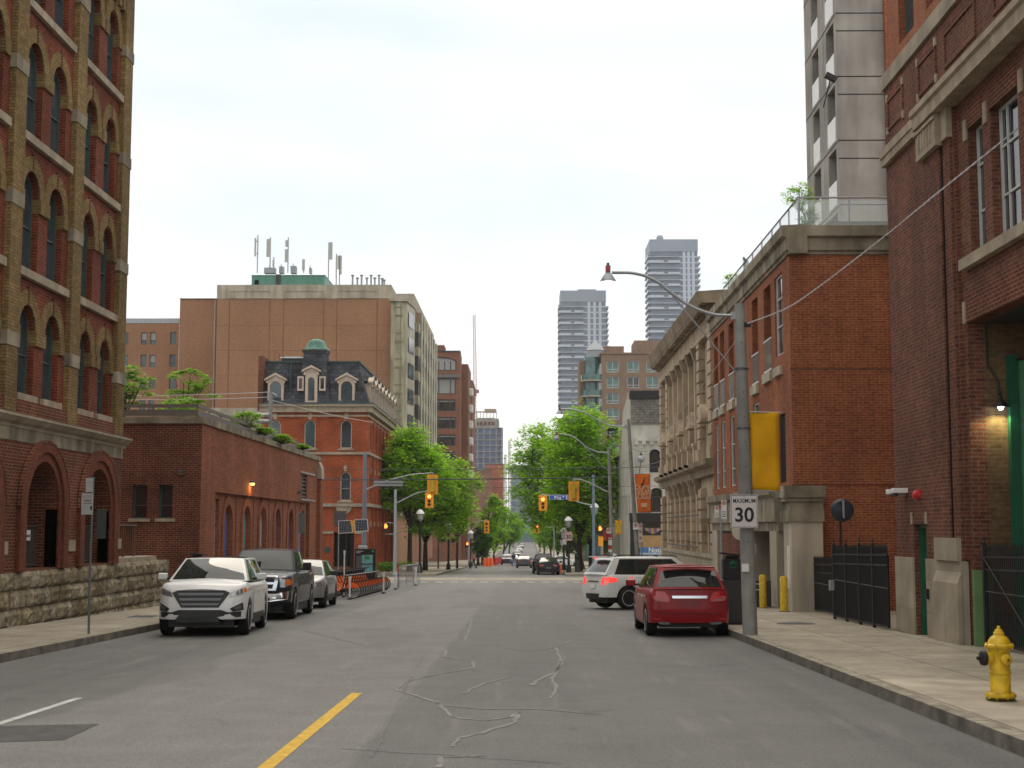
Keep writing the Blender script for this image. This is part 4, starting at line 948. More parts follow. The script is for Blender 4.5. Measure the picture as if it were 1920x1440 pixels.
# second, taller block and its street side with vertical bays
xs = X(774, 192); p2 = MB(); p2.box(xs - 9, xs + .05, 191.9, 234.1, Z(575, 192) + .005, Z(551, 192)); p2.build('rear_parapet', M['conc_light'], B)
GS = Fr((xs, 0, 0), (0, 1, 0), (1, 0, 0)); zt = Z(575, 192)
for k in range(7):
    y = 194.5 + k * 5.6
    pm = MB(); pm.fbox(GS, y + 3.0, y + 5.2, 2, zt, .01, .7); pm.build('pier', M['bay_panel'], B)
    for f in range(8):
        z0 = 3.2 + f * 3.35
        if z0 + 2 < zt:
            wn = MB(); wn.fbox(GS, y, y + 2.9, z0, z0 + 2.1, .03, .5); wn = wn.build('window', M['frame_dk'], B); MB().fbox(GS, y + .1, y + 2.8, z0 + .1, z0 + 2.0, .5, .52).build('pane', M['glass_dk'], wn)
            MB().fbox(GS, y - .1, y + 3.0, z0 + 2.1, z0 + 3.35, .02, .55).build('spandrel', M['bay_panel'], B)
# corner bay of stained panels
bx0, bx1 = X(733), X(763); zb = Z(570)
bb = MB(); pts = [(bx0, YO + 2), (bx0, YO - 1.2), (bx0 + .6, YO - 1.8), (bx1 - .5, YO - 1.8), (bx1, YO - 1.2), (bx1 + .5, YO + 4), (bx0, YO + 4)]
FB = Fr((0, 0, 0), (1, 0, 0), (0, 0, 1), v=(0, 1, 0)); bb.prism(FB, pts, 3, zb); bb = bb.build('corner_bay', M['bay_panel'], B)
MB().prism(FB, [(bx0 - .1, YO - 2), (bx1 + .1, YO - 2), (bx1 + .6, YO + 4), (bx0 - .1, YO + 4)], zb, zb + .35).build('bay_roof', M['conc_light'], B)
tr = MB()
for f in range(8):
    z0 = zb - .7 - f * 2.92
    for dz in (0, -.9, -1.05): tr.fbox(Fr((0, YO - 1.8, 0), (1, 0, 0), (0, -1, 0)), bx0 + .5, bx1 - .4, z0 + dz, z0 + dz + .09, 0, .07)
tr.fbox(Fr((0, YO - 1.8, 0), (1, 0, 0), (0, -1, 0)), (bx0 + bx1) / 2 + .2, (bx0 + bx1) / 2 + .3, 3, zb, 0, .09); tr.build('bay_mullions', plain('stained_mullion', (.22, .20, .11), .6), bb)
for f in range(8):
    z0 = zb - 2.6 - f * 2.92
    wn = MB(); P0, P1 = Vector((bx1 + .12, YO - .4)), Vector((bx1 + .42, YO + 3.2))
    wn.poly([(P0.x + .06, P0.y, z0), (P1.x + .06, P1.y, z0), (P1.x + .06, P1.y, z0 + 1.7), (P0.x + .06, P0.y, z0 + 1.7)]); wn.build('bay_window', M['glass_dk'], B)
# green penthouse
pz = Z(534); PH = MB(); PH.box(X(457), X(598), YO + 3, YO + 26, pz - .2, Z(508)); PH.build('penthouse', plain('green_cladding', (.11, .30, .23), .5, var=.1, streak=.12), B)
rb = MB()
for i in range(46): rb.box(X(457) + .08 + i * .182, X(457) + .12 + i * .182, YO + 2.96, YO + 3.0, pz - .1, Z(509))
rb.build('cladding_ribs', plain('green_rib', (.08, .23, .17), .5), B)
MB().box(X(456), X(599), YO + 2.9, YO + 26.1, Z(508), Z(507)).build('penthouse_coping', M['green_cu'], B)
MB().box(X(463), X(471), YO + 2.9, YO + 2.98, Z(525), Z(516.5)).build('penthouse_vent', M['void'], B)
MB().box(X(504), X(513), YO + 2.8, YO + 2.96, pz, Z(506)).build('cable_riser', M['dark'], B)
def antenna(px, y0, y1, label, panels, Yq=YO + 2.8, base=None):
    o = thing('antenna', label, 'antenna', (AX(px, Yq), Yq, AZ(y0, Yq, px)), 'antennas on the office roof')
    x = AX(px, Yq); MB().tube([(x, Yq, AZ(base or y0, Yq, px) - .3), (x, Yq, AZ(y1, Yq, px))], .07, 6).build('mast', M['galv'], o)
    for dx, p0, p1, w_ in panels:
        x2 = AX(px + dx, Yq); z0, z1 = AZ(p0, Yq, px), AZ(p1, Yq, px)
        MB().box(x2 - w_ / 2, x2 + w_ / 2, Yq - .3, Yq - .1, z0, z1).box(min(x, x2), max(x, x2), Yq - .14, Yq, z0 + .3, z0 + .38).box(min(x, x2), max(x, x2), Yq - .14, Yq, z1 - .4, z1 - .32).build('panel', plain('antenna_grey', (.42, .43, .40), .6) if 'antenna_grey' not in bpy.data.materials else bpy.data.materials['antenna_grey'], o)
    return o
antenna(477, 507, 441, 'slim antenna with two thin panels at the left end of the green penthouse', [(-4, 481, 447, .16), (1, 478, 446, .1)])
antenna(501, 507, 445, 'antenna with one wide panel, second from the left on the green penthouse', [(-3, 482, 449, .42)])
antenna(535, 507, 445, 'antenna with two stacked panels in the middle of the green penthouse', [(-2, 463, 451, .35), (-2, 492, 468, .42)])
antenna(508, 507, 482, 'short spike antenna beside the dark cable riser on the green penthouse', [(0, 500, 488, .2)])
antenna(565, 507, 486, 'stubby square duct like mast on the right half of the green penthouse', [(0, 507, 487, .3)])
antenna(612, 534, 455, 'tall antenna with one wide panel at the right end of the penthouse', [(4, 487, 455, .42)], YO + 1)
antenna(627, 533, 476, 'lattice like antenna nearest the penthouse end, left of the last pair', [(0, 520, 480, .1)], YO + 1)
antenna(633, 533, 479, 'slim antenna with two panels, rightmost on the office roof', [(-2, 505, 480, .2), (3, 515, 480, .18)], YO + 1)
rng = random.Random(4)
for i, (px, w_, h) in enumerate(((500, 3.2, .35), (522, 1.2, .5), (545, 1.6, .55), (577, .6, .35))):
    Yq = YO + 5; o = MB(); x = AX(px, Yq); z = AZ(507, Yq, px); o.box(x - w_ * .2, x + w_ * .2, Yq, Yq + 1, z - .3, z + h); o.tube([(x, Yq, z), (x, Yq, z + h + .3)], .05, 5)
    tag(o.build('roof_unit', M['galv']), ['low grey roof duct behind the second antenna', 'small grey roof unit between the second and third antennas', 'grey roof unit just right of the middle antenna', 'small round topped vent at the right of the penthouse roof'][i], 'roof unit', 'roof units on the green penthouse')
vents = [(658, 517), (667, 522), (675, 517), (685, 522), (693, 517), (700, 522), (708, 517), (714, 523), (718, 526)]
for i, (px, py) in enumerate(vents):
    Yq = YO + 1.5; x = AX(px, Yq); z0, z1 = AZ(534, Yq, px) - .2, AZ(py, Yq, px)
    tag(MB().lathe((x, Yq, z0), [(.11, 0), (.11, z1 - z0 - .1), (.2, z1 - z0), (.2, z1 - z0 + .1), (.001, z1 - z0 + .12)], 10).build('vent_pipe', M['galv']), 'capped vent pipe, %s from the left in the row on the office roof' % ('first second third fourth fifth sixth seventh eighth ninth'.split()[i]), 'vent pipe', 'vent pipes along the office roof')
# left wings
YW = 166
B = thing('office_wing', 'plain brown brick stair wing joined to the left of the office block', 'building', (AX(332, YW), YW, -3))
MB().box(AX(332, YW - 3), AX(402, YW - 3) - .02, YW - 3, YW + 20, -3, AZ(561, YW - 3, 400)).build('wall', M['brick_brown'], B)
MB().box(AX(331.5, YW - 3), AX(402, YW - 3) - .03, YW - 3.1, YW + 20, AZ(561, YW - 3, 400), AZ(559.5, YW - 3, 400)).build('coping', M['dark'], B)
MB().tube([(AX(399.5, YW - 3), YW - 3.15, -3), (AX(399.5, YW - 3), YW - 3.15, AZ(563, YW - 3, 400))], .1, 6).build('downpipe', M['conc_light'], B)
B = thing('rear_wing', 'five storey brown brick wing with paired windows behind the left trees', 'building', (AX(235, YW), YW, -3))
F = Fr((0, YW, 0), (1, 0, 0), (0, -1, 0)); X = lambda px: AX(px, YW); Z = lambda py: AZ(py, YW, 300)
hs = []
for r_ in range(5):
    for px0, px1 in ((260, 271), (277, 288), (315, 326), (225, 236)): hs.append(rect(X(px0), X(px1), Z(646 + 42 * r_), Z(623 + 42 * r_)))
w_ = MB(); w_.wall(F, rect(X(180), X(331.8), -3, Z(606)), hs, .2); w_.build('wall', M['brick_brown'], B)
MB().fbox(F, X(180), X(331.8), Z(606), Z(597), -.3, .05).build('parapet', M['galv'], B)
for i, h in enumerate(hs): window(F, h, -.14, B, M['frame_gn'], M['glass_bl'] if i % 3 else M['glass_dk'], .07, .06, bars=[(h[0][0], h[0][1] + .5, h[1][0], h[0][1] + .5)], blind=(.6, M['blind']) if i in (0, 1, 5) else None)
B = thing('pale_podium', 'low pale concrete podium wall in front of the brown office block', 'building', (-34, 150, -2.6))
MB().box(AX(385, 150), AX(486, 150), 150, 155, -2.6, AZ(779, 150, 440)).build('wall', plain('pink_render', (.36, .29, .25), .9), B); MB().box(AX(385, 150), AX(486, 150), 149.9, 155, AZ(779, 150, 440), AZ(765, 150, 440)).build('parapet', M['conc_light'], B)

# ================================================================ brown brick mid-rise with arched top window
YM = 280
B = thing('midrise_building', 'brown brick mid-rise with wide windows and one segmental arched window at the top', 'building', (AX(862, YM), YM, -5))
X = lambda px: AX(px, YM); Z = lambda py: AZ(py, YM, 850)
F = Fr((0, YM, 0), (1, 0, 0), (0, -1, 0))
hs = [arch(X(790), X(855), Z(695), Z(678), Z(669) - Z(678))] + [rect(X(790), X(854), Z(b), Z(a)) for a, b in ((709, 739), (749, 771), (782, 804), (815, 836), (847, 868))]
w_ = MB(); w_.wall(F, rect(X(780), X(862), -5, Z(660)), hs, .5); G = Fr((X(862), 0, 0), (0, 1, 0), (1, 0, 0)); w_.wall(G, rect(YM, YM + 8, -5, Z(660))); w_.box(X(862) - 6, X(874), YM + 8, YM + 24, -5, Z(674)); w_.build('wall', M['brick_mid'], B)
for i, h in enumerate(hs):
    zb, zt_ = h[0][1], max(p[1] for p in h)
    window(F, h, -.3, B, M['frame_dk'], M['glass_bl'] if i < 2 else M['glass_dk'], .2, .2, bars=[(X(p), zb, X(p), zt_ - (.3 if i else .9)) for p in (800, 811, 822, 833, 844)][::1 if i < 1 else 2], bt=.2, blind=(.95 if i < 2 else .2, M['blind']))
MB().fbox(F, X(780), X(862.5), Z(660), Z(657.5), -4, .2).build('coping', M['dark'], B); MB().fbox(F, X(800), X(862), Z(708), Z(703), 0, .6).build('metal_band', M['steel_dk'], B)
MB().box(X(800), X(830), YM + 4, YM + 10, Z(660), Z(642)).build('lift_housing', M['brick_mid'], B)
for py in (735, 766, 796, 827, 858, 889): MB().box(X(874), X(874) + .9, YM + 12, YM + 14, AZ(py, YM + 12) - .8, AZ(py, YM + 12) + .8).build('round_balcony', M['white'], B, bevel=.2)
YR = 330
B = thing('brick_block_beyond', 'narrow strip of brown brick block with stacked bay windows beyond the mid-rise', 'building', (AX(884, YR), YR, -5))
MB().box(AX(850, YR), AX(885, YR), YR, YR + 20, -5, AZ(716, YR)).build('wall', M['brick_mid'], B); MB().box(AX(850, YR), AX(886, YR), YR - .2, YR + 20, AZ(716, YR), AZ(713, YR)).build('coping', M['dark'], B)
for k in range(6):
    wn = MB().box(AX(877, YR), AX(884, YR), YR - .5, YR, AZ(752 + k * 34, YR), AZ(724 + k * 34, YR)).build('bay_window', M['frame_dk'], B); MB().box(AX(878, YR), AX(883.3, YR), YR - .55, YR - .5, AZ(749 + k * 34, YR), AZ(727 + k * 34, YR)).build('pane', M['glass_bl'], wn)
# ================================================================ beige stone building
M['beige'] = plain('beige_stone', (.44, .35, .25), .85, var=.22, scale=1.2, bump=.3, bscale=12, streak=.3)
M['beige_dk'] = plain('weathered_beige_stone', (.30, .24, .17), .9, var=.3, scale=1, bump=.4, bscale=8, streak=.4)
B = thing('stone_building', 'ornate beige stone building with rusticated piers, columns and a bracketed cornice', 'building', (7.7, 58.3, -1))
F = Fr((7.9, 0, 0), (0, 1, 0), (-1, 0, 0)); YA, YB = 58.25, 80.7
up = []; cols = [64.0, 66.35, 68.7, 71.05, 73.4, 75.75]
for a in cols[:-1]: up += [rect(a + .5, a + 1.85, 7.1, 9.5), rect(a + .5, a + 1.85, 4.9, 6.2)]
for a in (60.0, 77.6): up += [rect(a + .45, a + 1.45, 7.3, 9.4), rect(a + .45, a + 1.45, 4.9, 6.2)]
gd = [rect(a + .5, a + 1.85, .8, 3.3) for a in cols[:-1]] + [rect(60.45, 61.6, -.9, 3.0), rect(78.0, 79.2, .8, 3.0)]
w_ = MB(); w_.wall(F, rect(YA, YB, -1.6, 11.0), up + gd, .35); w_.box(7.91, 20, YA, YA + .2, -1.6, 11); w_.box(7.91, 20, YB - .2, YB, -1.6, 11); w_.box(8, 20, YA + .2, YB - .2, 10.8, 10.9)
w_.build('wall', M['beige'], B)
for h in up + gd: window(F, h, -.3, B, M['frame_cr'], M['glass_dk'], .07, .06, bars=[(h[0][0], (h[0][1] + h[2][1]) / 2, h[1][0], (h[0][1] + h[2][1]) / 2)])
def rust_pier(a0, a1, z0, z1, c, st_=.5):
    m = MB(); z = z0
    while z < z1 - .05: m.fbox(F, a0, a1, z, min(z + st_ - .09, z1), -.02, c); m.fbox(F, a0 + .06, a1 - .06, z + st_ - .09, min(z + st_, z1), -.02, c - .08); z += st_
    return m.build('rusticated_pier', M['beige'], B)
for a in (58.3, 62.2, 76.25, 79.75): rust_pier(a, a + .95, 5.2, 9.9, .28); rust_pier(a, a + .95, .7, 3.55, .26, .48); MB().fbox(F, a - .05, a + 1.0, 4.65, 5.2, -.02, .36).build('pier_pedestal', M['beige'], B)
for a in cols:
    m = MB(); m.fbox(F, a, a + .42, 4.65, 5.45, -.02, .33); m.fbox(F, a - .05, a + .47, 5.45, 5.6, -.02, .38); m.fbox(F, a + .05, a + .37, 5.6, 9.35, -.02, .24); m.build('column', M['beige'], B)
    m = MB(); m.prism(Fr((7.9, a, 0), (-1, 0, 0), (0, 1, 0)), [(0, 9.35), (.26, 9.35), (.34, 9.6), (.42, 9.9), (0, 9.9)], 0, .44); m.build('capital', M['beige_dk'], B)
    rust_pier(a, a + .48, .7, 3.3, .2, .48)
    m = MB(); m.prism(Fr((7.9, a + .05, 0), (-1, 0, 0), (0, 1, 0)), [(0, 3.25), (.22, 3.3), (.30, 3.6), (.26, 3.7), (.38, 3.88), (.38, 4.0), (0, 4.0)], 0, .4); m.build('bracket', M['beige_dk'], B)
    MB().fbox(F, a + .1, a + .32, 4.5, 4.62, .3, .75).build('flagpole_socket', M['void'], B)
for a in cols[:-1]:
    MB().fbox(F, a + .5, a + 1.85, 6.22, 7.08, -.1, .05).build('red_spandrel', plain('red_spandrel', (.40, .12, .07), .8) if 'red_spandrel' not in bpy.data.materials else bpy.data.materials['red_spandrel'], B)
    MB().fbox(F, a + .45, a + 1.9, 7.02, 7.12, 0, .16).build('window_sill', M['beige'], B)
for i, a in enumerate((60.3, 64.5, 68.9, 73.6, 77.9)):
    m = MB(); c = a + .7; m.prism(F, [(c - .75, 6.45), (c + .75, 6.45), (c, 7.1)], 0, .42); m.fbox(F, c - .8, c + .8, 6.3, 6.45, 0, .46); m.build('pediment', M['beige'], B)
FP = Fr((7.9, YA - .05, 0), (-1, 0, 0), (0, 1, 0)); ln = YB - YA + .1
m = MB(); m.prism(FP, [(0, 4.0), (.25, 4.0), (.28, 4.3), (.55, 4.42), (.6, 4.62), (0, 4.66)], -.3, ln + .5); m.build('middle_cornice', M['beige_dk'], B)
m = MB(); m.prism(FP, [(-.1, 9.9), (.3, 9.9), (.32, 10.1), (.24, 10.15), (.24, 10.7), (0, 10.7)], 0, ln); m.build('frieze', M['beige'], B)
m = MB(); m.prism(FP, [(-6, 10.95), (.72, 10.95), (.80, 11.15), (.9, 11.42), (-.3, 11.5), (-6, 11.5)], -.75, ln + .7); m.prism(FP, [(-.2, 10.68), (.40, 10.68), (.40, 10.96), (-.2, 10.96)], -.3, ln + .3); m.build('top_cornice', M['beige_dk'], B)
for i in range(38): MB().fbox(F, YA + .05 + i * .59, YA + .3 + i * .59, 10.74, 10.94, .40, .72).build('modillion', M['beige_dk'], B)
MB().box(7.9, 9.6, YA - .03, YA, 9.9, 10.7).build('return_frieze', M['beige_dk'], B)
m = MB(); m.fbox(F, YA, YB, -1.6, .55, 0, .22); m.fbox(F, YA, YB, .55, .72, 0, .3); m.build('stone_base', M['stone'], B)
m = MB(); m.prism(F, [(60.2, 2.0), (61.9, 2.0), (61.9, 2.2), (60.2, 2.2)], 0, .5); m.build('door_canopy', M['beige_dk'], B)
for z in (2.35, .98): MB().tube([F(62, z, .45), F(75, z, .45)], .03, 5).build('rail', M['dark'], B)
m = MB(); m.box(9.4, 14, 62, 70, 10.8, 12.3); m.box(9.2, 14, 61.8, 70.2, 12.3, 12.5); m.box(11, 15, 60, 64, 12.5, 13.0); m.build('roof_penthouse', M['dark'], B)

# ================================================================ concrete tower behind
YT = 62
B = thing('concrete_tower', 'tall concrete residential tower with columns of white balcony panels', 'building', (12.9, YT, -1))
X = lambda px: AX(px, YT); x0 = X(1585); Z = lambda py: at(1585, py, YT).z
G = Fr((x0, 0, 0), (0, 1, 0), (-1, 0, 0)); FF = Fr((0, YT, 0), (1, 0, 0), (0, -1, 0))
hs = []; f0 = Z(200) - 1.3; fl = 2.92
zs = [f0 + (k - 3) * fl for k in range(9)]
def yx(px): return onx_y(px, x0)
def onx_y(px, X_):
    a = at(px, 400, 100); return X_ / a.x * 100
yA, yB, yC, yD = onx_y(1571, x0), onx_y(1556, x0), onx_y(1541, x0), onx_y(1524, x0)
for z in zs: hs.append(rect(yA, yB, z, z + 2.45)); hs.append(rect(yC, yD - .6, z, z + 2.45))
w_ = MB(); yE = onx_y(1515, x0)
w_.wall(G, rect(YT, yE, -1, 46), hs, .9); w_.wall(FF, rect(x0, X(1684), -1, 46)); w_.box(x0 + .1, X(1684), yE - .2, yE, -1, 46); w_.build('wall', M['concrete'], B)
for h in hs:
    z = h[0][1]; wn = MB().fbox(G, h[0][0], h[1][0], z, z + 2.45, -.9, -.86).build('window', M['frame_dk'], B)
    MB().fbox(G, h[0][0] + .1, h[1][0] - .1, z + .1, z + 2.3, -.86, -.84).build('pane', M['glass_dk'], wn); MB().fbox(G, h[0][0] + .1, h[1][0] - .1, z + 1.7, z + 1.76, -.84, -.8).build('mullion', M['frame_wh'], wn)
    MB().fbox(G, h[0][0], h[1][0], z - .1, z + 1.0, -.05, .02).build('balcony_panel', M['white'], B)
for z in zs:
    for dz in (-.25, -.25 - .62 - .2): MB().fbox(FF, x0, X(1684), z + dz, z + dz + .04, .0, .012).build('panel_joint', M['void'], B); 
    MB().fbox(G, YT, yE, z - .27, z - .23, .0, .012).build('panel_joint', M['void'], B)
MB().fbox(FF, X(1677), X(1684.5), -1, 46, .0, .25).build('brick_strip', M['brick_orange'], B)
FL = thing('roof_floodlight', 'black floodlight bracketed out from the concrete tower wall', 'lamp', (X(1560), 57, 18))
p = at(1558, 145, 58); MB().mbox(Matrix.Translation(p) @ Matrix.Rotation(.5, 4, 'Y'), .5, .3, .2).build('head', M['black'], FL); MB().tube([p, p + Vector((.5, 3.9, -.1))], .03, 6).build('arm', M['black'], FL)
# orange wing nearer, above the brick hall
YQ = 48
B = thing('orange_wing', 'upper floors of an orange brick wing showing above the brick hall parapet', 'building', (13, YQ, 0))
xq = AX(1700, YQ) - .3
G = Fr((13.0, 0, 0), (0, 1, 0), (-1, 0, 0)); ws = [rect(y, y + 1.9, z, z + 3.1) for y in (46.2, 42.9, 39.6) for z in (14.6, 18.5)]
w_ = MB(); w_.wall(G, rect(34, 49.6, 0, 24), ws, .35); w_.box(13.05, 14, 49.4, 49.6, 0, 24); w_.build('wall', M['brick_orange'], B)
for h in ws: window(G, h, -.25, B, M['frame_gn'], M['glass_bl'], .08, .06, bars=[(h[0][0], h[2][1] - .6, h[1][0], h[2][1] - .6), (h[0][0] + .9, h[0][1], h[0][0] + .9, h[2][1])])

# roof terrace on the orange brick building
T = thing('glass_railing', 'glass balustrade with a metal top rail on the roof of the orange brick building', 'railing', (8.2, 42, 10.6))
zr = 10.6
m = MB(); m.tube([(8.1, 41.5, zr + .95), (20, 41.5, zr + .95)], .03, 6); m.tube([(8.1, 41.5, zr + .95), (8.1, 57.5, zr + .95)], .03, 6); m.build('rail', M['galv'], T)
for x in (8.1, 9.6, 11.1): MB().box(x - .02, x + .02, 41.48, 41.52, zr, zr + .95).build('post', M['galv'], T)
for y in (43, 44.5, 46, 48, 50, 52, 54, 56): MB().box(8.08, 8.12, y, y + .04, zr, zr + .95).build('post', M['galv'], T)
gm, N_, L_, b_ = newmat('clear_glass'); b_.inputs['Base Color'].default_value = (.75, .85, .82, 1); b_.inputs['Alpha'].default_value = .22; b_.inputs['Roughness'].default_value = .05; M['clear'] = gm
MB().box(8.13, 20, 41.49, 41.51, zr + .08, zr + .88).box(8.09, 8.11, 41.6, 57.4, zr + .08, zr + .88).build('glass_panel', gm, T)
UM = thing('garden_table', 'dark folded parasol and table on the roof terrace', 'table', (10, 44, zr))
MB().box(9.4, 11.6, 43.5, 44.5, zr + .62, zr + .67).build('top', M['black'], UM)
for x in (9.6, 11.4): MB().tube([(x - .1, 43.6, zr), (x + .1, 44.4, zr + .62)], .025, 5).build('leg', M['black'], UM)
MB().box(8.2, 8.5, 42.5, 57, zr, zr + .3).build('planter', M['dark'], UM) if 0 else None

# ================================================================ white corner building beyond the cross street
YQ = 111; xw = AX(1182, YQ)
M['render'] = plain('grey_cream_render', (.47, .455, .40), .85, var=.15, scale=.7, streak=.2)
B = thing('white_corner_building', 'grey-white rendered corner building with shingled gable and black shopfront', 'building', (xw, YQ, -1.9))
F = Fr((0, YQ, 0), (1, 0, 0), (0, -1, 0)); X = lambda px: AX(px, YQ); Z = lambda py: at(1200, py, YQ).z
G = Fr((xw, 0, 0), (0, 1, 0), (-1, 0, 0))
hs = [arch(X(1217), X(1238), Z(886), Z(852), .4), arch(X(1219), X(1240), Z(960), Z(922), .3)]
zt = Z(747); w_ = MB(); w_.wall(F, rect(xw, X(1300), -2.4, zt), hs, .3)
yy = [YQ + 1.6 + i * 2.2 for i in range(5)]
sh = [arch(y, y + .8, Z(905), Z(862), .3) for y in yy] + [rect(y, y + .8, Z(965), Z(925)) for y in yy]
w_.wall(G, [(YQ, -2.4), (YQ + 13, -2.4), (YQ + 13, 8.2), (YQ + 10.5, 8.6), (YQ + 9, Z(757)), (YQ + .9, Z(733) + .2), (YQ, zt)], sh, .2)
w_.box(xw + .3, X(1300), YQ + 12.8, YQ + 13, -2.4, 8)
w_.build('wall', M['render'], B)
for h in hs: window(F, h, -.2, B, M['black'], M['glass_dk'], .12, .08, bars=[(h[0][0], (h[0][1] + h[2][1]) / 2 - .2, h[1][0], (h[0][1] + h[2][1]) / 2 - .2)])
for h in sh: window(G, h, -.15, B, M['frame_wh'], M['glass_dk'], .07, .06)
sgl = brick('shingles', (.27, .25, .22), (.17, .16, .145), (.06, .06, .055), bw=.22, bh=.2, ms=.012, var=.3, bump=.8)
MB().fbox(F, X(1183), X(1300), Z(795), zt, 0, .12).build('shingle_band', sgl, B)
MB().fbox(F, X(1181), X(1300), zt, Z(733), -.8, .35).build('parapet', M['black'], B)
m = MB(); xx = [X(1199 + i * 14.5) for i in range(7)]
m.fbox(F, X(1192), X(1300), Z(827), Z(820), 0, .14)
for x in xx: m.fbox(F, x - .42, x - .12, Z(834), Z(827), 0, .14)
m.build('corbel_table', M['render'], B)
MB().fbox(F, xw - .15, X(1300), Z(978), Z(962), 0, .6).fbox(F, xw - .1, X(1188), -2.2, Z(978), 0, .3).build('shop_fascia', M['black'], B)
MB().fbox(F, X(1190), X(1300), -2.2, Z(978), .01, .05).build('shop_window', M['glass_dk'], B)
MB().fbox(F, X(1196), X(1300), Z(1028), Z(1004), .05, .12).build('plywood_hoarding', plain('plywood', (.42, .27, .12), .8), B)
bu = MB()
for i in range(12):
    a, b_ = X(1206 + i * 2.7), X(1208.7 + i * 2.7); k = 1 - abs(i - 5.5) / 6
    bu.wall(F, [(a, Z(990)), (b_, Z(990)), (b_, Z(990) - .1 - .4 * k), (a, Z(990) - .1 - .4 * k)], c=.06, m=i % 4)
bu.build('coloured_bunting', [M['mural'][4], M['mural'][2], M['mural'][1], M['red']], B)
m = MB(); 
for i in range(3):
    z = 4.5 + i * 3; m.box(xw - .9, xw, YQ + 14, YQ + 17, z, z + .06); m.tube([(xw - .9, YQ + 14, z + 1), (xw - .9, YQ + 17, z + 1)], .03, 5); m.tube([(xw - .9, YQ + 14, z), (xw - .9, YQ + 17, z - 2.9)], .05, 5)
FE = thing('fire_escape', 'black iron fire escape on the side of the buildings beyond the white corner building', 'fire escape', (xw, YQ + 14, -2)); m.build('stair', M['black'], FE)
B = thing('lower_white_building', 'lower grey-white building with many narrow windows behind the corner building', 'building', (xw, YQ + 13.1, -2))
G = Fr((xw - .05, 0, 0), (0, 1, 0), (-1, 0, 0)); sh = [rect(y, y + .8, z, z + 2.0) for y in [YQ + 14 + i * 2 for i in range(5)] for z in (-1, 2, 5)]
w_ = MB(); w_.wall(G, rect(YQ + 13.1, YQ + 24, -2.4, 7.9), sh, .2); w_.box(xw, xw + 5, YQ + 23.8, YQ + 24, -2.4, 7.8); w_.build('wall', M['render'], B)
for h in sh: window(G, h, -.15, B, M['frame_dk'], M['glass_dk'], .07, .06)
MB().prism(Fr((xw - .4, YQ + 13.1, 0), (1, 0, 0), (0, 1, 0)), [(0, 7.9), (4, 10), (4, 7.9)], 0, 11).build('roof', M['dark'], B)
NS = thing('notice_board', 'blue and white development notice board reading Notice by the corner building', 'sign', (X(1215), YQ - .6, -1.8))
nb = MB().box(X(1196.5), X(1250), YQ - .7, YQ - .62, Z(1062), Z(1026)).build('board', plain('pale_blue_board', (.42, .52, .60), .6), NS)
MB().box(X(1196.5), X(1250), YQ - .71, YQ - .7, Z(1036), Z(1026)).build('header', plain('blue_header', (.05, .17, .38), .6), nb)
textmesh('Notice', .52, M['white'], 'lettering', nb, Mfr((X(1212), YQ - .72, Z(1031.5)), (1, 0, 0), (0, 0, 1)), align='LEFT', bold=.012)
m = MB()
for i in range(3): m.box(X(1200), X(1212), YQ - .705, YQ - .702, Z(1042 + i * 4), Z(1041 + i * 4))
m.build('small_print', M['steel_dk'], nb)
B = thing('red_shop', 'narrow dark red shopfront half hidden by the trees beyond the fire escape', 'building', (8, 136, -2.3))
MB().box(xw, xw + 6, YQ + 24.2, YQ + 40, -2.6, 6).build('wall', M['brick_mid'], B); MB().box(xw - .5, xw, YQ + 25, YQ + 39, .6, 1.5).build('awning', M['red'], B); MB().box(xw - .05, xw, YQ + 25, YQ + 39, -2.2, .5).build('shop_window', M['glass_dk'], B)

# ================================================================ condominium with green glass
YC = 262
B = thing('condominium', 'tan and green glass condominium with rounded balconies and a pyramid turret', 'building', (AX(1085, YC), YC, -5))
X = lambda px: AX(px, YC); Z = lambda py: at(1150, py, YC).z
M['tan'] = brick('tan_brick', (.30, .20, .14), (.26, .17, .12), (.22, .17, .13), bw=.4, bh=.2, ms=.02, var=.12)
F = Fr((0, YC, 0), (1, 0, 0), (0, -1, 0)); hs = []
for r_ in range(11):
    y0 = 677 + 29.5 * r_
    for a, b_ in ((1138, 1161), (1177, 1199.5), (1213, 1236), (1250, 1272)): hs.append(rect(X(a), X(b_), Z(y0 + 21), Z(y0)))
w_ = MB(); w_.wall(F, rect(X(1128), X(1330), -5, Z(664)), hs, .4); w_.box(X(1088), X(1128), YC + 3, YC + 12, -5, Z(672)); w_.box(X(1128), X(1330), YC + .5, YC + 12, Z(668), Z(665)); w_.build('wall', M['tan'], B)
MB().fbox(F, X(1127), X(1330), Z(664), Z(661), -1, .2).build('coping', M['tan'], B)
m = MB(); m.box(X(1135), X(1174), YC + 4, YC + 12, Z(664), Z(644)); m.box(X(1194), X(1300), YC + 4, YC + 12, Z(664), Z(633)); m.build('penthouse', M['tan'], B)
for i, h in enumerate(hs):
    a0, a1, b0, b1 = h[0][0], h[1][0], h[0][1], h[2][1]
    window(F, h, -.2, B, M['frame_wh'], M['glass_gn'] if i % 4 in (0, 2) or i < 4 else M['glass_dk'], .12, .12, bars=[(a0, b0 + .55, a1, b0 + .55), ((a0 + a1) / 2, b0, (a0 + a1) / 2, b1)], bt=.1)
cx, rr_ = X(1112), X(1129) - X(1112)
m = MB(); m.lathe((cx, YC + 2.2, -5), [(rr_ * .85, 0), (rr_ * .85, Z(668) + 5)], 20); m.build('turret_glass', M['glass_gn'], B)
m = MB(); m.lathe((cx + .6, YC + 2.2, Z(668)), [(rr_ * .95, 0), (rr_ * 1.0, 1.2), (rr_ * 1.1, 1.3), (.01, 3.4)], 16); m.build('turret_roof', M['galv'], B)
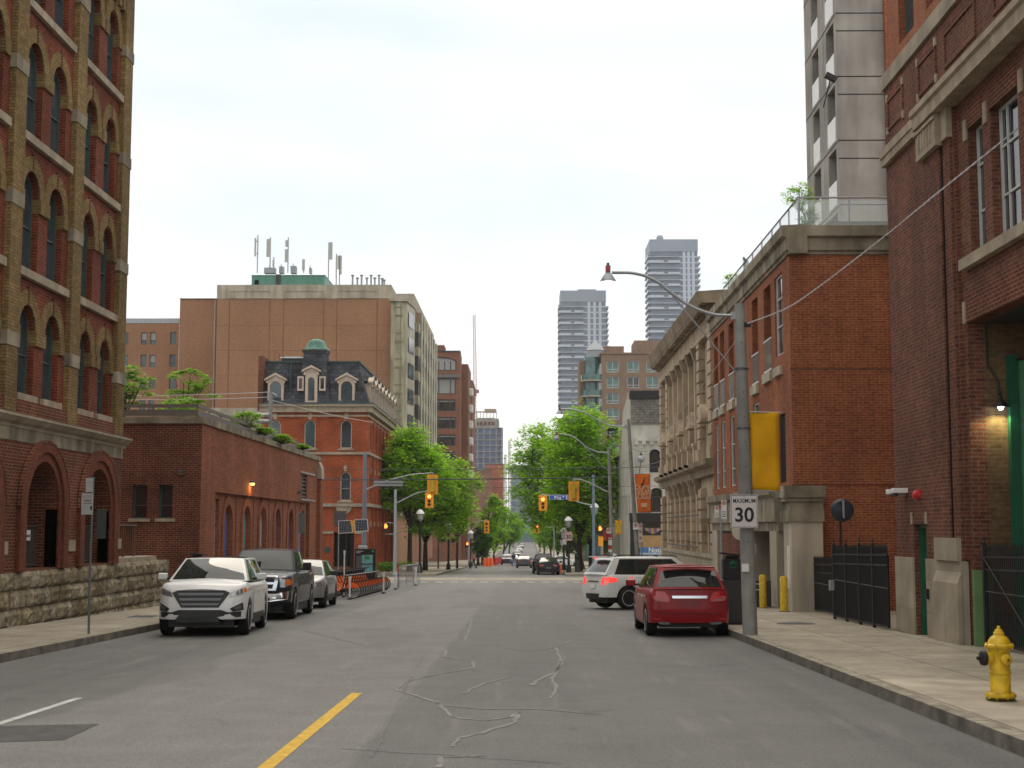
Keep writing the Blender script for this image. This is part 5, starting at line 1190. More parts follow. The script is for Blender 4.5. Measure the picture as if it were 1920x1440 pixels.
for r_ in range(10):
    z = Z(712 + 29.5 * r_); s_ = MB(); s_.lathe((cx, YC + 1.6, z - .25), [(.01, 0), (rr_ * 1.32, 0), (rr_ * 1.32, .25), (.01, .25)], 20); s_ = s_.build('balcony', M['conc_light'], B)
    q = MB(); q.lathe((cx, YC + 1.6, z), [(rr_ * 1.28, 0), (rr_ * 1.28, 1.05)], 20); q.build('glass_rail', M['glass_gn'], s_)

# ================================================================ far towers
M['tower_w'] = plain('tower_pale', (.48, .53, .62), .6, var=.06, scale=.05); M['tower_g'] = glass('tower_haze_glass', (.11, .16, .22), .1, .3, .2); M['tower_d'] = plain('tower_haze_grey', (.27, .31, .38), .6, var=.06, scale=.05)  # the blue cast of distant haze is put into these tower colours
def tower(px0, px1, split, ytop, ycap, Yd, label, deep, fl=2.92, name='apartment_tower'):
    X0, X1, XS = AX(px0, Yd), AX(px1, Yd), AX(split, Yd); zc, zt = at(px0, ycap, Yd).z, at(px0, ytop, Yd).z
    B = thing(name, label, 'tower', ((X0 + X1) / 2, Yd, -5), 'apartment towers far beyond the trees')
    MB().box(X0, X1, Yd, Yd + deep, -5, zc).build('glass_core', M['tower_g'], B)
    MB().box(X0 - .2, X1 + .2, Yd - .5, Yd + deep, zc, zt).build('crown', M['tower_d'], B)
    n = int((zc + 5) / fl)
    for k in range(n):
        z = zc - (k + 1) * fl
        s_ = MB(); s_.box(X0 - 1.2, XS, Yd - 1.5, Yd + deep * .7, z, z + .35); s_.box(XS, X1 + .8, Yd - .3, Yd, z, z + .6); s_ = s_.build('floor_slab', M['tower_w'], B)
        r_ = MB(); r_.box(X0 - 1.2, X0 + (XS - X0) * .45, Yd - 1.55, Yd - 1.5, z + .3, z + 1.2); r_.box(X0 + (XS - X0) * .6, XS, Yd - 1.55, Yd - 1.5, z + .3, z + 1.2); r_.box(X0 - 1.25, X0 - 1.2, Yd - 1.5, Yd + deep * .7, z + .3, z + 1.2); r_.build('balcony_rail', M['tower_w'] if k % 2 else M['tower_g'], s_)
        if k % 1 == 0: MB().box(X1, X1 + 1.6, Yd + 1, Yd + deep * .8, z, z + .9).build('side_balcony', M['tower_w'], B)
    for f in (.25, .5, .75): MB().box(XS + (X1 - XS) * f - .7, XS + (X1 - XS) * f + .7, Yd - .35, Yd - .02, -5, zc).build('wall_pier', M['tower_w'], B)
    return B
tower(1052, 1137, 1095, 545, 566, 720, 'pale blue-grey apartment tower, the shorter and left of the two far ones', 24)
T2 = tower(1222, 1312, 1278, 449, 472, 700, 'taller of the two far apartment towers with stepped white balconies', 26)
z2 = at(1250, 449, 700).z
MB().box(AX(1232, 700), AX(1262, 700), 706, 716, z2, z2 + 1.2).ball((AX(1244, 700), 708, z2 + 2.2), 1.8).build('roof_dome', M['tower_d'], T2)
T1z = at(1090, 545, 720).z
tag(MB().box(AX(1085, 720), AX(1120, 720), 725, 740, T1z, T1z + 1.6).build('roof_block', M['tower_d']), 'low grey plant room on top of the shorter far tower', 'roof block')
# construction tower, brick blocks, crane, glass block
YX = 740
B = thing('unfinished_tower', 'unfinished concrete frame tower under construction at the end of the street', 'building', (AX(915, YX), YX, -5))
X0, X1 = AX(884, YX), AX(942, YX); zt = AZ(802, YX)
MB().box(X0 + .5, X1 - .5, YX + .6, YX + 22, -5, zt).build('glass_core', plain('blue_wrap', (.07, .12, .24), .4, var=.3, scale=.1), B)
for k in range(18):
    z = zt - k * 3.1; MB().box(X0, X1, YX - .3, YX + 22, z - .3, z + .1).build('floor_slab', M['concrete'], B)
for i in range(6): x = X0 + (X1 - X0) * i / 5; MB().box(x - .3, x + .3, YX - .1, YX + .6, -5, zt).build('column', M['concrete'], B)
m = MB(); zz = AZ(785, YX); m.box(X0, X1 - 2, YX, YX + 20, zt - .2, zz); m.box(X0 + 3, X1 - 4, YX + 2, YX + 18, zz, AZ(783, YX)); m.build('upper_deck', M['concrete'], B)
for i in range(8): x = X0 + 1 + i * 1.7; MB().box(x, x + .3, YX + 1, YX + 1.4, zz, AZ(771, YX)).build('column_stub', M['concrete'], B)
MB().box(AX(908, YX), AX(930, YX), YX + 2, YX + 8, AZ(772, YX), AZ(766, YX)).box(X0 + 1, X1 - 4, YX + 1, YX + 2, AZ(773, YX), AZ(771, YX)).build('formwork', plain('formwork', (.38, .28, .18), .8), B)
for k in range(5): MB().box(AX(892 + k * 7.5, YX), AX(897 + k * 7.5, YX), YX - .4, YX - .3, AZ(797, YX), AZ(791, YX)).build('orange_screen', M['rust'], B)
def lattice(mb, p0, p1, w_, n, r_=.08):
    p0, p1 = Vector(p0), Vector(p1); 
    for dx, dy in ((-1, -1), (1, -1), (1, 1), (-1, 1)): mb.tube([p0 + Vector((dx * w_, dy * w_, 0)), p1 + Vector((dx * w_ * .6, dy * w_ * .6, 0))], r_, 4)
    for i in range(n):
        a, b_ = p0.lerp(p1, i / n), p0.lerp(p1, (i + 1) / n); mb.tube([a + Vector((-w_, -w_, 0)), b_ + Vector((w_, -w_, 0))], r_ * .8, 4); mb.tube([a + Vector((-w_, -w_, 0)), a + Vector((w_, -w_, 0))], r_ * .8, 4)
C_ = thing('tower_crane', 'tall thin luffing tower crane with a red cab above the unfinished tower', 'crane', (AX(890, 735), 735, -5))
YK = 735; m = MB(); lattice(m, at(890, 800, YK), at(890, 742, YK), .9, 12, .16); m.build('mast', plain('crane_white', (.5, .42, .38), .6), C_)
m = MB(); lattice(m, at(891, 735, YK), at(889, 590, YK), .8, 30, .13); m.build('jib', plain('crane_pink', (.6, .36, .30), .6), C_)
MB().box(AX(887, YK), AX(893.5, YK), YK - 1.5, YK + 1.5, AZ(743, YK), AZ(731, YK)).build('cab', M['red'], C_); MB().box(AX(893.5, YK), AX(898, YK), YK - 1, YK + 1, AZ(737, YK), AZ(731, YK)).build('counterweight', M['steel_dk'], C_)
M['far_red'] = plain('far_red_brick', (.36, .10, .06), .85, var=.1, scale=.1)
for nm, lab, px0, px1, py, Yd, mt in (('red_block', 'plain red brick block low in front of the unfinished tower', 888, 921, 882, 600, M['brick_mid']),
                                      ('red_block', 'taller lighter red brick block just right of the unfinished tower base', 911, 944, 871, 615, M['far_red'])):
    B = thing(nm, lab, 'building', (AX((px0 + px1) / 2, Yd), Yd, -5), 'red blocks at the end of the street'); MB().box(AX(px0, Yd), AX(px1, Yd), Yd, Yd + 12, -5, AZ(py, Yd)).build('wall', mt, B); MB().box(AX(px0, Yd) - .2, AX(px1, Yd) + .2, Yd - .2, Yd + 12.2, AZ(py, Yd), AZ(py - 1.2, Yd)).build('coping', M['dark'], B)
B = thing('far_glass_building', 'blue-grey glass building half hidden by the right-hand tree at the street end', 'building', (AX(980, 690), 690, -5))
MB().box(AX(958, 690), AX(1010, 690), 690, 710, -5, AZ(872, 690)).build('glass_wall', M['tower_g'], B)
for k in range(11): MB().box(AX(958, 690) - .1, AX(1010, 690), 689.8, 710, AZ(880 + k * 12, 690), AZ(878 + k * 12, 690)).build('floor_band', M['tower_d'], B)
for px, py0 in ((947.5, 852), (955, 826)):
    m = MB(); lattice(m, (AX(px, 640), 640, -5), (AX(px, 640), 640, AZ(py0, 640)), .5, 30, .12); tag(m.build('steel_mast', M['steel_dk']), 'thin grey lattice mast standing in the gap of sky, %s' % ('the shorter and left one' if px < 950 else 'the taller and right one'), 'mast')
B = thing('red_corner_house', 'small red brick house glimpsed in a gap between the trees at the street end', 'building', (2, 790, -5))
MB().box(AX(982, 790), AX(1001, 790), 790, 800, -5, AZ(958, 790)).build('wall', M['far_red'], B); MB().box(AX(988, 790), AX(996, 790), 789.9, 790, AZ(975, 790), AZ(966, 790)).build('window', M['glass_dk'], B)
B = thing('rail_bridge', 'dark railway bridge crossing the far end of the street', 'bridge', (0, 700, -5))
zb = AZ(1014, 700); MB().box(-60, 60, 700, 712, zb - 2.0, zb).build('deck', M['dark'], B); MB().box(-60, 60, 699.8, 700, zb - .2, zb + 1.0).build('parapet', M['concrete'], B)
for x in (-14, -6, 9, 16): MB().box(x, x + 1, 701, 711, -5, zb - 2).build('pier', M['concrete'], B)
# ================================================================ vehicles
def paint(name, c, metal=.0, rough=.32):
    return plain(name, c, .5, metal, var=.05, scale=2, spec=.2, coat=.4, world=False)
M['trim'] = plain('black_trim', (.015, .015, .016), .55, var=.1, world=False)
M['lens_red'] = plain('tail_lens', (.45, .006, .01), .3, var=.25, scale=20, coat=1, world=False)
M['lens_clear'] = plain('head_lens', (.30, .31, .33), .12, .5, var=.5, scale=18, coat=1, world=False)
M['amber'] = plain('amber_lens', (.7, .16, .02), .2, var=0)
M['alloy'] = plain('alloy', (.50, .51, .52), .38, .35, var=.1, world=False)
def lerpT(T, x):
    if x <= T[0][0]: return T[0][1]
    for (a, p), (b, q) in zip(T, T[1:]):
        if x <= b:
            t = (x - a) / (b - a); return p + (q - p) * t
    return T[-1][1]
def patchpts(c, bul, nu, nv, u0=0, u1=1, v0=0, v1=1, off=0):
    c = [Vector(p) for p in c]; bul = Vector(bul); n = (c[1] - c[0]).cross(c[3] - c[0]).normalized()
    if n.dot(bul) < 0: n = -n
    P = []
    for j in range(nv + 1):
        v = v0 + (v1 - v0) * j / nv
        for i in range(nu + 1):
            u = u0 + (u1 - u0) * i / nu
            p = (c[0] * (1 - u) + c[1] * u) * (1 - v) + (c[3] * (1 - u) + c[2] * u) * v
            P.append(p + bul * (1 - (2 * u - 1) ** 2) * (1 - .5 * (2 * v - 1) ** 2) + n * off)
    return P, [(j * (nu + 1) + i, j * (nu + 1) + i + 1, (j + 1) * (nu + 1) + i + 1, (j + 1) * (nu + 1) + i) for j in range(nv) for i in range(nu)]
def decal(body, poly, ax, off=.012, cuts=3):
    """lay a polygon given in the (across, height) plane on the body, seen along axis ax: 'F','B','L','R'"""
    bm = bmesh.new(); vs = [bm.verts.new((a, b, 0)) for a, b in poly]
    tri = tessellate_polygon([[Vector((a, b, 0)) for a, b in poly]])
    for t in tri:
        try: bm.faces.new([vs[i] for i in t])
        except ValueError: pass
    bmesh.ops.subdivide_edges(bm, edges=bm.edges[:], cuts=cuts, use_grid_fill=True); bm.verts.ensure_lookup_table()
    mb = MB(); out = []
    for v in bm.verts:
        a, b = v.co.x, v.co.y
        if ax == 'F': o, d = Vector((6, a, b)), Vector((-1, 0, 0))
        elif ax == 'B': o, d = Vector((-6, a, b)), Vector((1, 0, 0))
        elif ax == 'L': o, d = Vector((a, 6, b)), Vector((0, -1, 0))
        else: o, d = Vector((a, -6, b)), Vector((0, 1, 0))
        hit = body.ray_cast(o, d)
        p = hit[0] if hit[0] is not None else None
        out.append((p, d, hit[1]))
    good = [q[0] for q in out if q[0] is not None]
    for i, (p, d, n_) in enumerate(out):
        if p is None:
            v = bm.verts[i]; k = min(good, key=lambda g: abs((g.y if ax in 'FB' else g.x) - v.co.x) + abs(g.z - v.co.y)) if good else Vector((0, 0, 0)); p = Vector((k.x, v.co.x, v.co.y)) if ax in 'FB' else Vector((v.co.x, k.y, v.co.y))
        mb.v.append(p - d * off)
    mb.f = [[v.index for v in f.verts] for f in bm.faces]; mb.m = [0] * len(mb.f); bm.free()
    return mb
def mir(poly): return [(-a, b) for a, b in poly][::-1]
def wheel(par, x, y, r, side, rimm, spokes=5, w=.22, tm=None):
    t = MB(); hw = w / 2
    t.lathe((x, y, r), [(r * .66, -hw), (r * .9, -hw), (r * .98, -hw * .8), (r, -hw * .4), (r, hw * .4), (r * .98, hw * .8), (r * .9, hw), (r * .66, hw)], 28, ax=(0, 1, 0))
    t = t.build('wheel', M['rubber'], par, smooth=True)
    g = MB(); s = side; o = y + s * hw
    ax = (0, s, 0)
    g.lathe((x, o, r), [(r * .68, -.02), (r * .68, .004), (r * .61, .0), (r * .59, -.09), (.001, -.09)], 24, ax=ax)
    rim = g.build('rim', M['steel_dk'] if rimm != 'dark' else M['trim'], t, smooth=True)
    g = MB()
    for k in range(spokes):
        a = 2 * math.pi * k / spokes
        for da in (-.16, .16):
            c0 = Vector((x, 0, r)) + Vector((math.cos(a + da * .5), 0, math.sin(a + da * .5))) * r * .1
            c1 = Vector((x, 0, r)) + Vector((math.cos(a + da * 1.2), 0, math.sin(a + da * 1.2))) * r * .64
            d = (c1 - c0).normalized(); pn = Vector((d.z, 0, -d.x)) * r * .095
            V = [c0 - pn * 1.4, c0 + pn * 1.4, c1 + pn, c1 - pn]
            g.add([Vector((q.x, o - s * (.035 if i % 4 < 2 else .012), q.z)) for i, q in enumerate(V)] + [Vector((q.x, o - s * .07, q.z)) for q in V], [(0, 1, 2, 3), (0, 1, 5, 4), (1, 2, 6, 5), (2, 3, 7, 6), (3, 0, 4, 7)])
    g.lathe((x, o - s * .05, r), [(r * .17, 0), (r * .15, .03), (.001, .035)], 12, ax=ax)
    g.lathe((x, o, r), [(r * .69, -.02), (r * .69, .008), (r * .63, .004), (r * .62, -.02)], 24, ax=ax)
    g.build('spokes', rimm, rim, smooth=True)
    return t
def car(S, label, name='parked_car', cat='car', group=None):
    C = thing(name, label, cat, (0, 0, 0), group, local=True)
    L_, W_, H_ = S['L'], S['W'], S['H']; h = L_ / 2; pm = S['paint']; wr = S.get('wr', .36)
    xf, xr = h - S['fo'], -h + S['ro']; zs = S.get('sill', .30); belt = S['belt']
    top = S['top']                    # (x, z) profile of hood, base of glass and tail
    xs = set()
    n = 46
    for i in range(n + 1): xs.add(round(-h + L_ * i / n, 3))
    for c in (xf, xr):
        for i in range(-8, 9): xs.add(round(c + i * (wr + .075) / 8, 3))
    for e in (.02, .06, .12): xs.add(round(h - e, 3)); xs.add(round(-h + e, 3))
    xs = sorted(xs); m = MB(); rings = []
    for x in xs:
        ef = max(0, (x - (h - .75)) / .75); er = max(0, (-x - (h - .55)) / .55); e = max(ef * S.get('nose', 1), er * S.get('tailr', .8))
        w = W_ / 2 * (1 - .03 * abs(x / h) ** 2) * (1 - .20 * e ** 2.6 - .10 * e ** 9)
        zd = lerpT(top, x); bl = min(belt(x) if callable(belt) else belt, zd - .03)
        zb = zs + (.05 if abs(x) > h - .5 else 0); arch_ = 0
        for c in (xf, xr):
            d = abs(x - c); Rr = wr + .07
            if d < Rr: zb = max(zb, wr + math.sqrt(Rr * Rr - d * d) - .02); arch_ = 1
        zm = zb + (bl - zb) * .45
        half = [(w - .10, zb + .0), (w - .005, zb), (w + (.012 if arch_ else 0), zb + .05), (w + .0, zm), (w * .99, bl - .13 if bl - .13 > zm else (zm + bl) / 2), (w * .965, bl - .03), (w * .92, bl + (zd - bl) * .35), (w * .80, bl + (zd - bl) * .72), (w * .42, zd + .012), (0, zd + .025)]
        ring = [(y, z) for y, z in half] + [(-y, z) for y, z in half[:-1][::-1]]
        P = []
        for y, z in ring:
            q = (z - zs) / (belt(x) if callable(belt) else belt)
            fx = 0
            if x > 0: fx = -ef ** 2 * (S.get('rake', .16) * max(0, (z - .55)) ** 1.2 * 1.6 + .10 * max(0, .42 - z) * 2)
            else: fx = er ** 2 * (S.get('rrake', .14) * max(0, (z - .6)) * 1.4 + .10 * max(0, .45 - z) * 2)
            bow = -(.10 if x > 0 else -.07) * (max(ef, er) ** 2) * (abs(y) / (W_ / 2)) ** 2
            P.append((x + fx + bow, y, z))
        rings.append(P)
    nr = len(rings[0])
    for P in rings: m.v += [Vector(p) for p in P]
    for i in range(len(rings) - 1):
        for j in range(nr - 1):
            a = i * nr + j; m.f.append([a, a + 1, a + nr + 1, a + nr]); m.m.append(0)
    for i in (0, len(rings) - 1):
        for j in range(nr // 2): 
            a, b = i * nr + j, i * nr + nr - 1 - j
            if a + 1 < b: m.f.append([a, a + 1, b - 1, b]) if a + 1 != b - 1 else m.f.append([a, a + 1, b]); m.m.append(0)
    body = m.build('body', pm, C, smooth=True, ang=38); bv = BVHTree.FromPolygons([tuple(v) for v in m.v], m.f)
    ub = MB(); ub.box(-h + .25, h - .25, -W_ / 2 + .27, W_ / 2 - .27, .2, belt(0) - .1 if callable(belt) else belt - .1)
    ub.box(xr + wr + .09, xf - wr - .09, -W_ / 2 + .06, W_ / 2 - .06, .2, zs + .04); ub.build('underbody', M['trim'], C)
    for x in (xf, xr):
        for s in (1, -1): wheel(C, x, s * (W_ / 2 - .125), wr, s, S.get('rim', M['alloy']), S.get('spokes', 5), S.get('tw', .23))
    # greenhouse
    G = S['cab']; xa, xF, xR, xd = G['a'], G['f'], G['r'], G['d']; zf = lerpT(top, xa) - .02; zr_ = lerpT(top, xd) - .02; zF, zR = G['zf'], G['zr']
    wb = W_ / 2 * G.get('wb', .90); wt = W_ / 2 * G.get('wt', .70); wd = W_ / 2 * G.get('wd', G.get('wb', .90) - .03); wtr = W_ / 2 * G.get('wtr', G.get('wt', .70))
    A = [Vector((xa, s * wb, zf)) for s in (1, -1)]; Ft = [Vector((xF, s * wt, zF)) for s in (1, -1)]; Rt = [Vector((xR, s * wtr, zR)) for s in (1, -1)]; D = [Vector((xd, s * wd, zr_)) for s in (1, -1)]
    r = MB(); pats = {}
    pats['ws'] = ([A[1], A[0], Ft[0], Ft[1]], (.13, 0, .03)); pats['rw'] = ([D[0], D[1], Rt[1], Rt[0]], (-.10, 0, .02))
    pats['roof'] = ([Ft[1], Ft[0], Rt[0], Rt[1]], (0, 0, .05)); pats['l'] = ([A[0], D[0], Rt[0], Ft[0]], (0, .035, 0)); pats['r'] = ([D[1], A[1], Ft[1], Rt[1]], (0, -.035, 0))
    for k in ('ws', 'rw', 'roof', 'l', 'r'):
        c, b = pats[k]; P, Fc = patchpts(c, b, 8, 8); r.add(P, Fc, 1 if (k == 'rw' and S.get('blackrear')) else 0)
    r.build('roof', [pm, M['trim']], C, smooth=True, ang=32)
    if S.get('darkroof'):
        c_, b_ = pats['roof']; P, Fc = patchpts(c_, b_, 8, 6, .04, .96, .03, .9, .006); MB().add(P, Fc).build('glass_roof', M['glass_car'], C, smooth=True)
    def gl(k, u0, u1, v0, v1, name, mt=None, off=.006):
        c, b = pats[k]; P, Fc = patchpts(c, b, 6, 5, u0, u1, v0, v1, off); return MB().add(P, Fc).build(name, mt or M['glass_car'], C, smooth=True)
    gl('ws', .035, .965, .05, .95, 'windshield')
    gl('rw', *S.get('rwu', (.05, .95)), *S.get('rwv', (.10, .90)), 'rear_window')
    for side in ('l', 'r'):
        for (u0, u1) in S['win']:
            if side == 'r': u0, u1 = 1 - u1, 1 - u0
            gl(side, u0, u1, .06, .90, 'side_window')
        u0, u1 = S['win'][0][0], S['win'][-1][1]
        if side == 'r': u0, u1 = 1 - u1, 1 - u0
        gl(side, u0 - .01, u1 + .01, .01, .94, 'window_surround', M['trim'], .003)
    # doors, handles, mirrors
    for s, ax in ((1, 'L'), (-1, 'R')):
        for i, (x0, x1) in enumerate(S.get('doors', ())):
            zt = (belt(0) if callable(belt) else belt) - .05
            dmb = decal(bv, [(x0 + .015, zs + .07), (x1 - .015, zs + .07), (x1 - .012, zt), (x0 + .012, zt)], ax, .006, 3); d = dmb.build('door', pm, C, smooth=True)
            for xx in (x0, x1): decal(bv, rect(xx - .008, xx + .008, zs + .07, zt), ax, .003, 2).build('door_gap', M['trim'], d)
            hz = zt - .10; y = s * (W_ / 2 - .005)
            MB().box(x0 + .10, x0 + .27, min(y, y + s * .03), max(y, y + s * .03), hz - .015, hz + .02).build('handle', S.get('handle', pm), d)
        if S.get('mirror', 1):
            mx_, mz = xa - .55, zf + .02; y = s * (W_ / 2 - .02); ms = S.get('msize', 1)
            mm_ = MB(); mm_.mbox(Matrix.Translation((mx_, y + s * .16, mz + .07 * ms)) @ Matrix.Rotation(s * -.15, 4, 'Z'), .12 * ms, .22, .15 * ms); mm_ = mm_.build('mirror', S.get('mpaint', pm), C, bevel=.03)
            MB().box(mx_ - .04, mx_ + .04, *sorted((y - s * .05, y + s * .12)), mz, mz + .05).build('mirror_arm', M['trim'], mm_)
    for s, ax in ((1, 'L'), (-1, 'R')):
        if S.get('clad'): decal(bv, rect(xr + wr + .08, xf - wr - .08, zs - .01, zs + .13), ax, .012, 3).build('sill_trim', M['trim'], C)
    for sp in S.get('decals', ()):    # (name, material, poly, axis, mirror, offset)
        nm, mt, poly, ax, mi_ = sp[:5]; off = sp[5] if len(sp) > 5 else .012
        decal(bv, poly, ax, off).build(nm, mt, C, smooth=True)
        if mi_: decal(bv, mir(poly), ax, off).build(nm, mt, C, smooth=True)
    S['bv'] = bv
    return C
def place(o, x, y, ang, dz=0):      # ang: heading, degrees from +X
    o.location = (x, y, gz(y) + .004 + dz); a = rad(ang); o.rotation_euler = (0, 0, a)
    o.rotation_mode = 'XYZ'; slope = -.017 if y < 260 else 0
    R_ = Matrix.Rotation(a, 3, 'Z'); hx = R_ @ Vector((1, 0, 0)); z = Vector((0, -slope, 1)).normalized(); xx = (hx - z * hx.dot(z)).normalized(); yy = z.cross(xx)
    o.rotation_euler = Matrix((xx, yy, z)).transposed().to_euler(); return o
white = paint('pearl_white', (.62, .63, .63), .05); char = paint('charcoal_paint', (.008, .010, .018), .1, .25); silver = paint('silver_paint', (.30, .30, .295), .6); redp = paint('deep_red_paint', (.25, .004, .008), .1, .25)
blackp = paint('black_car_paint', (.010, .010, .014), .2); greyp = paint('grey_car_paint', (.09, .095, .105), .5); whitep = paint('plain_white_paint', (.66, .67, .66), 0)
MD = M
# white crossover, front towards us
grille = [(-.50, .98), (.50, .98), (.62, .93), (.40, .62), (-.40, .62), (-.62, .93)]
S1 = dict(L=4.78, W=1.93, H=1.74, fo=.93, ro=1.0, wr=.38, belt=1.10, paint=white, clad=1, nose=1.0, rake=.28, sill=.32, handle=white,
          top=[(-2.39, 1.12), (-1.9, 1.14), (1.0, 1.14), (1.35, 1.20), (1.7, 1.165), (2.1, 1.10), (2.39, .99)],
          cab=dict(a=1.28, f=.42, r=-1.85, d=-2.25, zf=1.66, zr=1.66, wb=.90, wt=.68, wtr=.64), win=[(.10, .36), (.39, .68), (.71, .88)],
          doors=[(-.15, .95), (-1.15, -.15)], rwv=(.25, .9), darkroof=1,
          decals=[('headlight', M['lens_clear'], [(.64, .95), (.93, 1.05), (.95, .93), (.80, .88), (.60, .84)], 'F', 1), ('indicator', M['amber'], [(.88, 1.03), (.95, 1.05), (.95, .95), (.89, .94)], 'F', 1, .02),
                  ('grille', M['trim'], grille, 'F', 0), ('grille_bar', M['steel_dk'], [(-.50, .93), (.50, .93), (.46, .875), (-.46, .875)], 'F', 0, .03), ('grille_bar', M['steel_dk'], [(-.46, .82), (.46, .82), (.42, .765), (-.42, .765)], 'F', 0, .03), ('grille_bar', M['steel_dk'], [(-.41, .71), (.41, .71), (.38, .665), (-.38, .665)], 'F', 0, .03),
                  ('lower_bumper', M['trim'], [(-.93, .54), (-.60, .52), (-.45, .57), (.45, .57), (.60, .52), (.93, .54), (.93, .30), (-.93, .30)], 'F', 0), ('skid_strip', M['steel_dk'], [(-.5, .36), (.5, .36), (.55, .32), (-.55, .32)], 'F', 0, .02),
                  ('fog_lamp', M['trim'], [(.64, .60), (.88, .72), (.90, .56), (.70, .53)], 'F', 1), ('fog_trim', M['steel_dk'], [(.72, .615), (.85, .67), (.86, .59), (.75, .57)], 'F', 1, .02),
                  ('tail_light', M['lens_red'], rect(.55, .9, .95, 1.05), 'B', 1)])
for i in range(1): pass
c = car(S1, 'pearl white crossover car parked nearest on the left, facing us, with a wide slatted grille', group='vehicles parked on the left'); place(c, -7.13, 33.1, -86.5)
# dark pickup
gr_ = [(-.62, 1.18), (.62, 1.18), (.66, 1.10), (.60, .78), (-.60, .78), (-.66, 1.10)]
S2 = dict(L=5.8, W=2.02, H=1.92, fo=1.0, ro=1.25, wr=.41, belt=1.24, paint=char, nose=.8, rake=.10, sill=.42, mpaint=M['trim'], msize=1.5, tw=.27,
          top=[(-2.9, 1.36), (-1.15, 1.36), (-1.1, 1.28), (.9, 1.27), (1.15, 1.30), (2.0, 1.27), (2.6, 1.20), (2.9, 1.14)],
          cab=dict(a=1.2, f=.55, r=-.95, d=-1.15, zf=1.86, zr=1.86, wb=.88, wt=.72), win=[(.10, .45), (.49, .86)], doors=[(.0, 1.0), (-.9, .0)],
          decals=[('grille', M['chrome'], gr_, 'F', 0), ('grille_opening', M['trim'], [(-.55, 1.12), (-.05, 1.12), (-.05, 1.01), (-.55, 1.01)], 'F', 1, .03), ('grille_opening', M['trim'], [(-.53, .95), (-.05, .95), (-.05, .84), (-.50, .84)], 'F', 1, .03),
                  ('headlight', M['lens_clear'], [(.68, 1.14), (.97, 1.12), (.97, .88), (.72, .86)], 'F', 1), ('indicator', M['amber'], [(.86, 1.08), (.98, 1.07), (.98, .93), (.86, .92)], 'F', 1, .025),
                  ('bumper', M['chrome'], [(-1.0, .78), (-.6, .70), (.6, .70), (1.0, .78), (.98, .50), (-.98, .50)], 'F', 0, .05), ('bumper_slot', M['trim'], rect(-.45, .45, .53, .60), 'F', 0, .07),
                  ('fog_lamp', M['galv'], rect(.62, .76, .58, .66), 'F', 1, .07), ('air_dam', M['trim'], rect(-.95, .95, .40, .50), 'F', 0, .02), ('tail_light', M['lens_red'], rect(.88, .99, .95, 1.3), 'B', 1)])
c = car(S2, 'dark charcoal pickup truck with chrome bumper parked behind the white crossover', 'pickup_truck', 'pickup truck', 'vehicles parked on the left'); place(c, -7.33, 41.0, -88.5)
# silver hatch with dark rims
S3 = dict(L=4.35, W=1.80, H=1.6, fo=.85, ro=.8, wr=.35, belt=1.0, paint=silver, clad=1, rim=paint('dark_red_rim', (.10, .015, .02)), spokes=7,
          top=[(-2.17, 1.08), (-1.7, 1.10), (.9, 1.04), (1.2, 1.05), (1.8, .97), (2.17, .86)],
          cab=dict(a=1.1, f=.3, r=-1.6, d=-2.0, zf=1.53, zr=1.50, wb=.89, wt=.66), win=[(.10, .40), (.43, .74), (.77, .88)], doors=[(-.1, .9), (-1.0, -.1)], mpaint=M['trim'],
          decals=[('headlight', M['lens_clear'], [(.55, .82), (.86, .88), (.86, .74), (.58, .70)], 'F', 1), ('grille', M['trim'], [(-.5, .80), (.5, .80), (.4, .60), (-.4, .60)], 'F', 0), ('lower_bumper', M['trim'], rect(-.8, .8, .30, .46), 'F', 0), ('tail_light', M['lens_red'], rect(.5, .85, .9, 1.02), 'B', 1)])
c = car(S3, 'silver crossover with dark red rims parked behind the pickup truck, by the bicycles', group='vehicles parked on the left'); place(c, -7.42, 48.2, -89)
# red hatchback, rear towards us
S4 = dict(L=4.36, W=1.79, H=1.56, fo=.86, ro=.80, wr=.335, belt=1.0, paint=redp, sill=.25, rrake=.10, tailr=.75, spokes=5, handle=M['chrome'],
          top=[(-2.18, 1.02), (-1.9, 1.05), (.9, 1.0), (1.2, 1.03), (1.8, .93), (2.18, .82)],
          cab=dict(a=1.22, f=.35, r=-1.70, d=-2.08, zf=1.50, zr=1.49, wb=.90, wt=.69, wd=.86, wtr=.66), win=[(.12, .42), (.45, .75), (.78, .90)], rwv=(.08, .80), rwu=(.04, .96), doors=[(-.1, .95), (-1.05, -.1)], blackrear=0,
          decals=[('tail_light', M['lens_red'], [(.43, .82), (.53, .96), (.86, .98), (.88, .84), (.72, .76), (.45, .74)], 'B', 1), ('tail_light_inner', plain('pale_lens', (.35, .12, .10), .2), [(.52, .805), (.80, .82), (.72, .775), (.50, .765)], 'B', 1, .02),
                  ('chrome_bar', M['chrome'], [(-.38, .875), (.38, .875), (.37, .82), (-.37, .82)], 'B', 0, .03), ('plate_recess_shade', paint('deep_red_shade', (.17, .006, .008)), [(-.27, .78), (.27, .78), (.22, .64), (-.22, .64)], 'B', 0, .008),  # darker red decal paints the shade of the plate recess
                  ('tailgate_gap', M['trim'], [(-.62, .50), (.62, .50), (.62, .488), (-.62, .488)], 'B', 0, .008), ('tailgate_gap', M['trim'], [(.62, .49), (.70, .95), (.712, .95), (.632, .488)], 'B', 1, .008),
                  ('exhaust_trim', M['steel_dk'], [(.42, .305), (.66, .33), (.68, .28), (.46, .26)], 'B', 1, .02), ('diffuser', M['trim'], [(-.62, .29), (.62, .29), (.52, .20), (-.52, .20)], 'B', 0, .015),
                  ('reflector', M['lens_red'], rect(.62, .80, .37, .40), 'B', 1, .015), ('headlight', M['lens_clear'], rect(.5, .85, .7, .82), 'F', 1)])
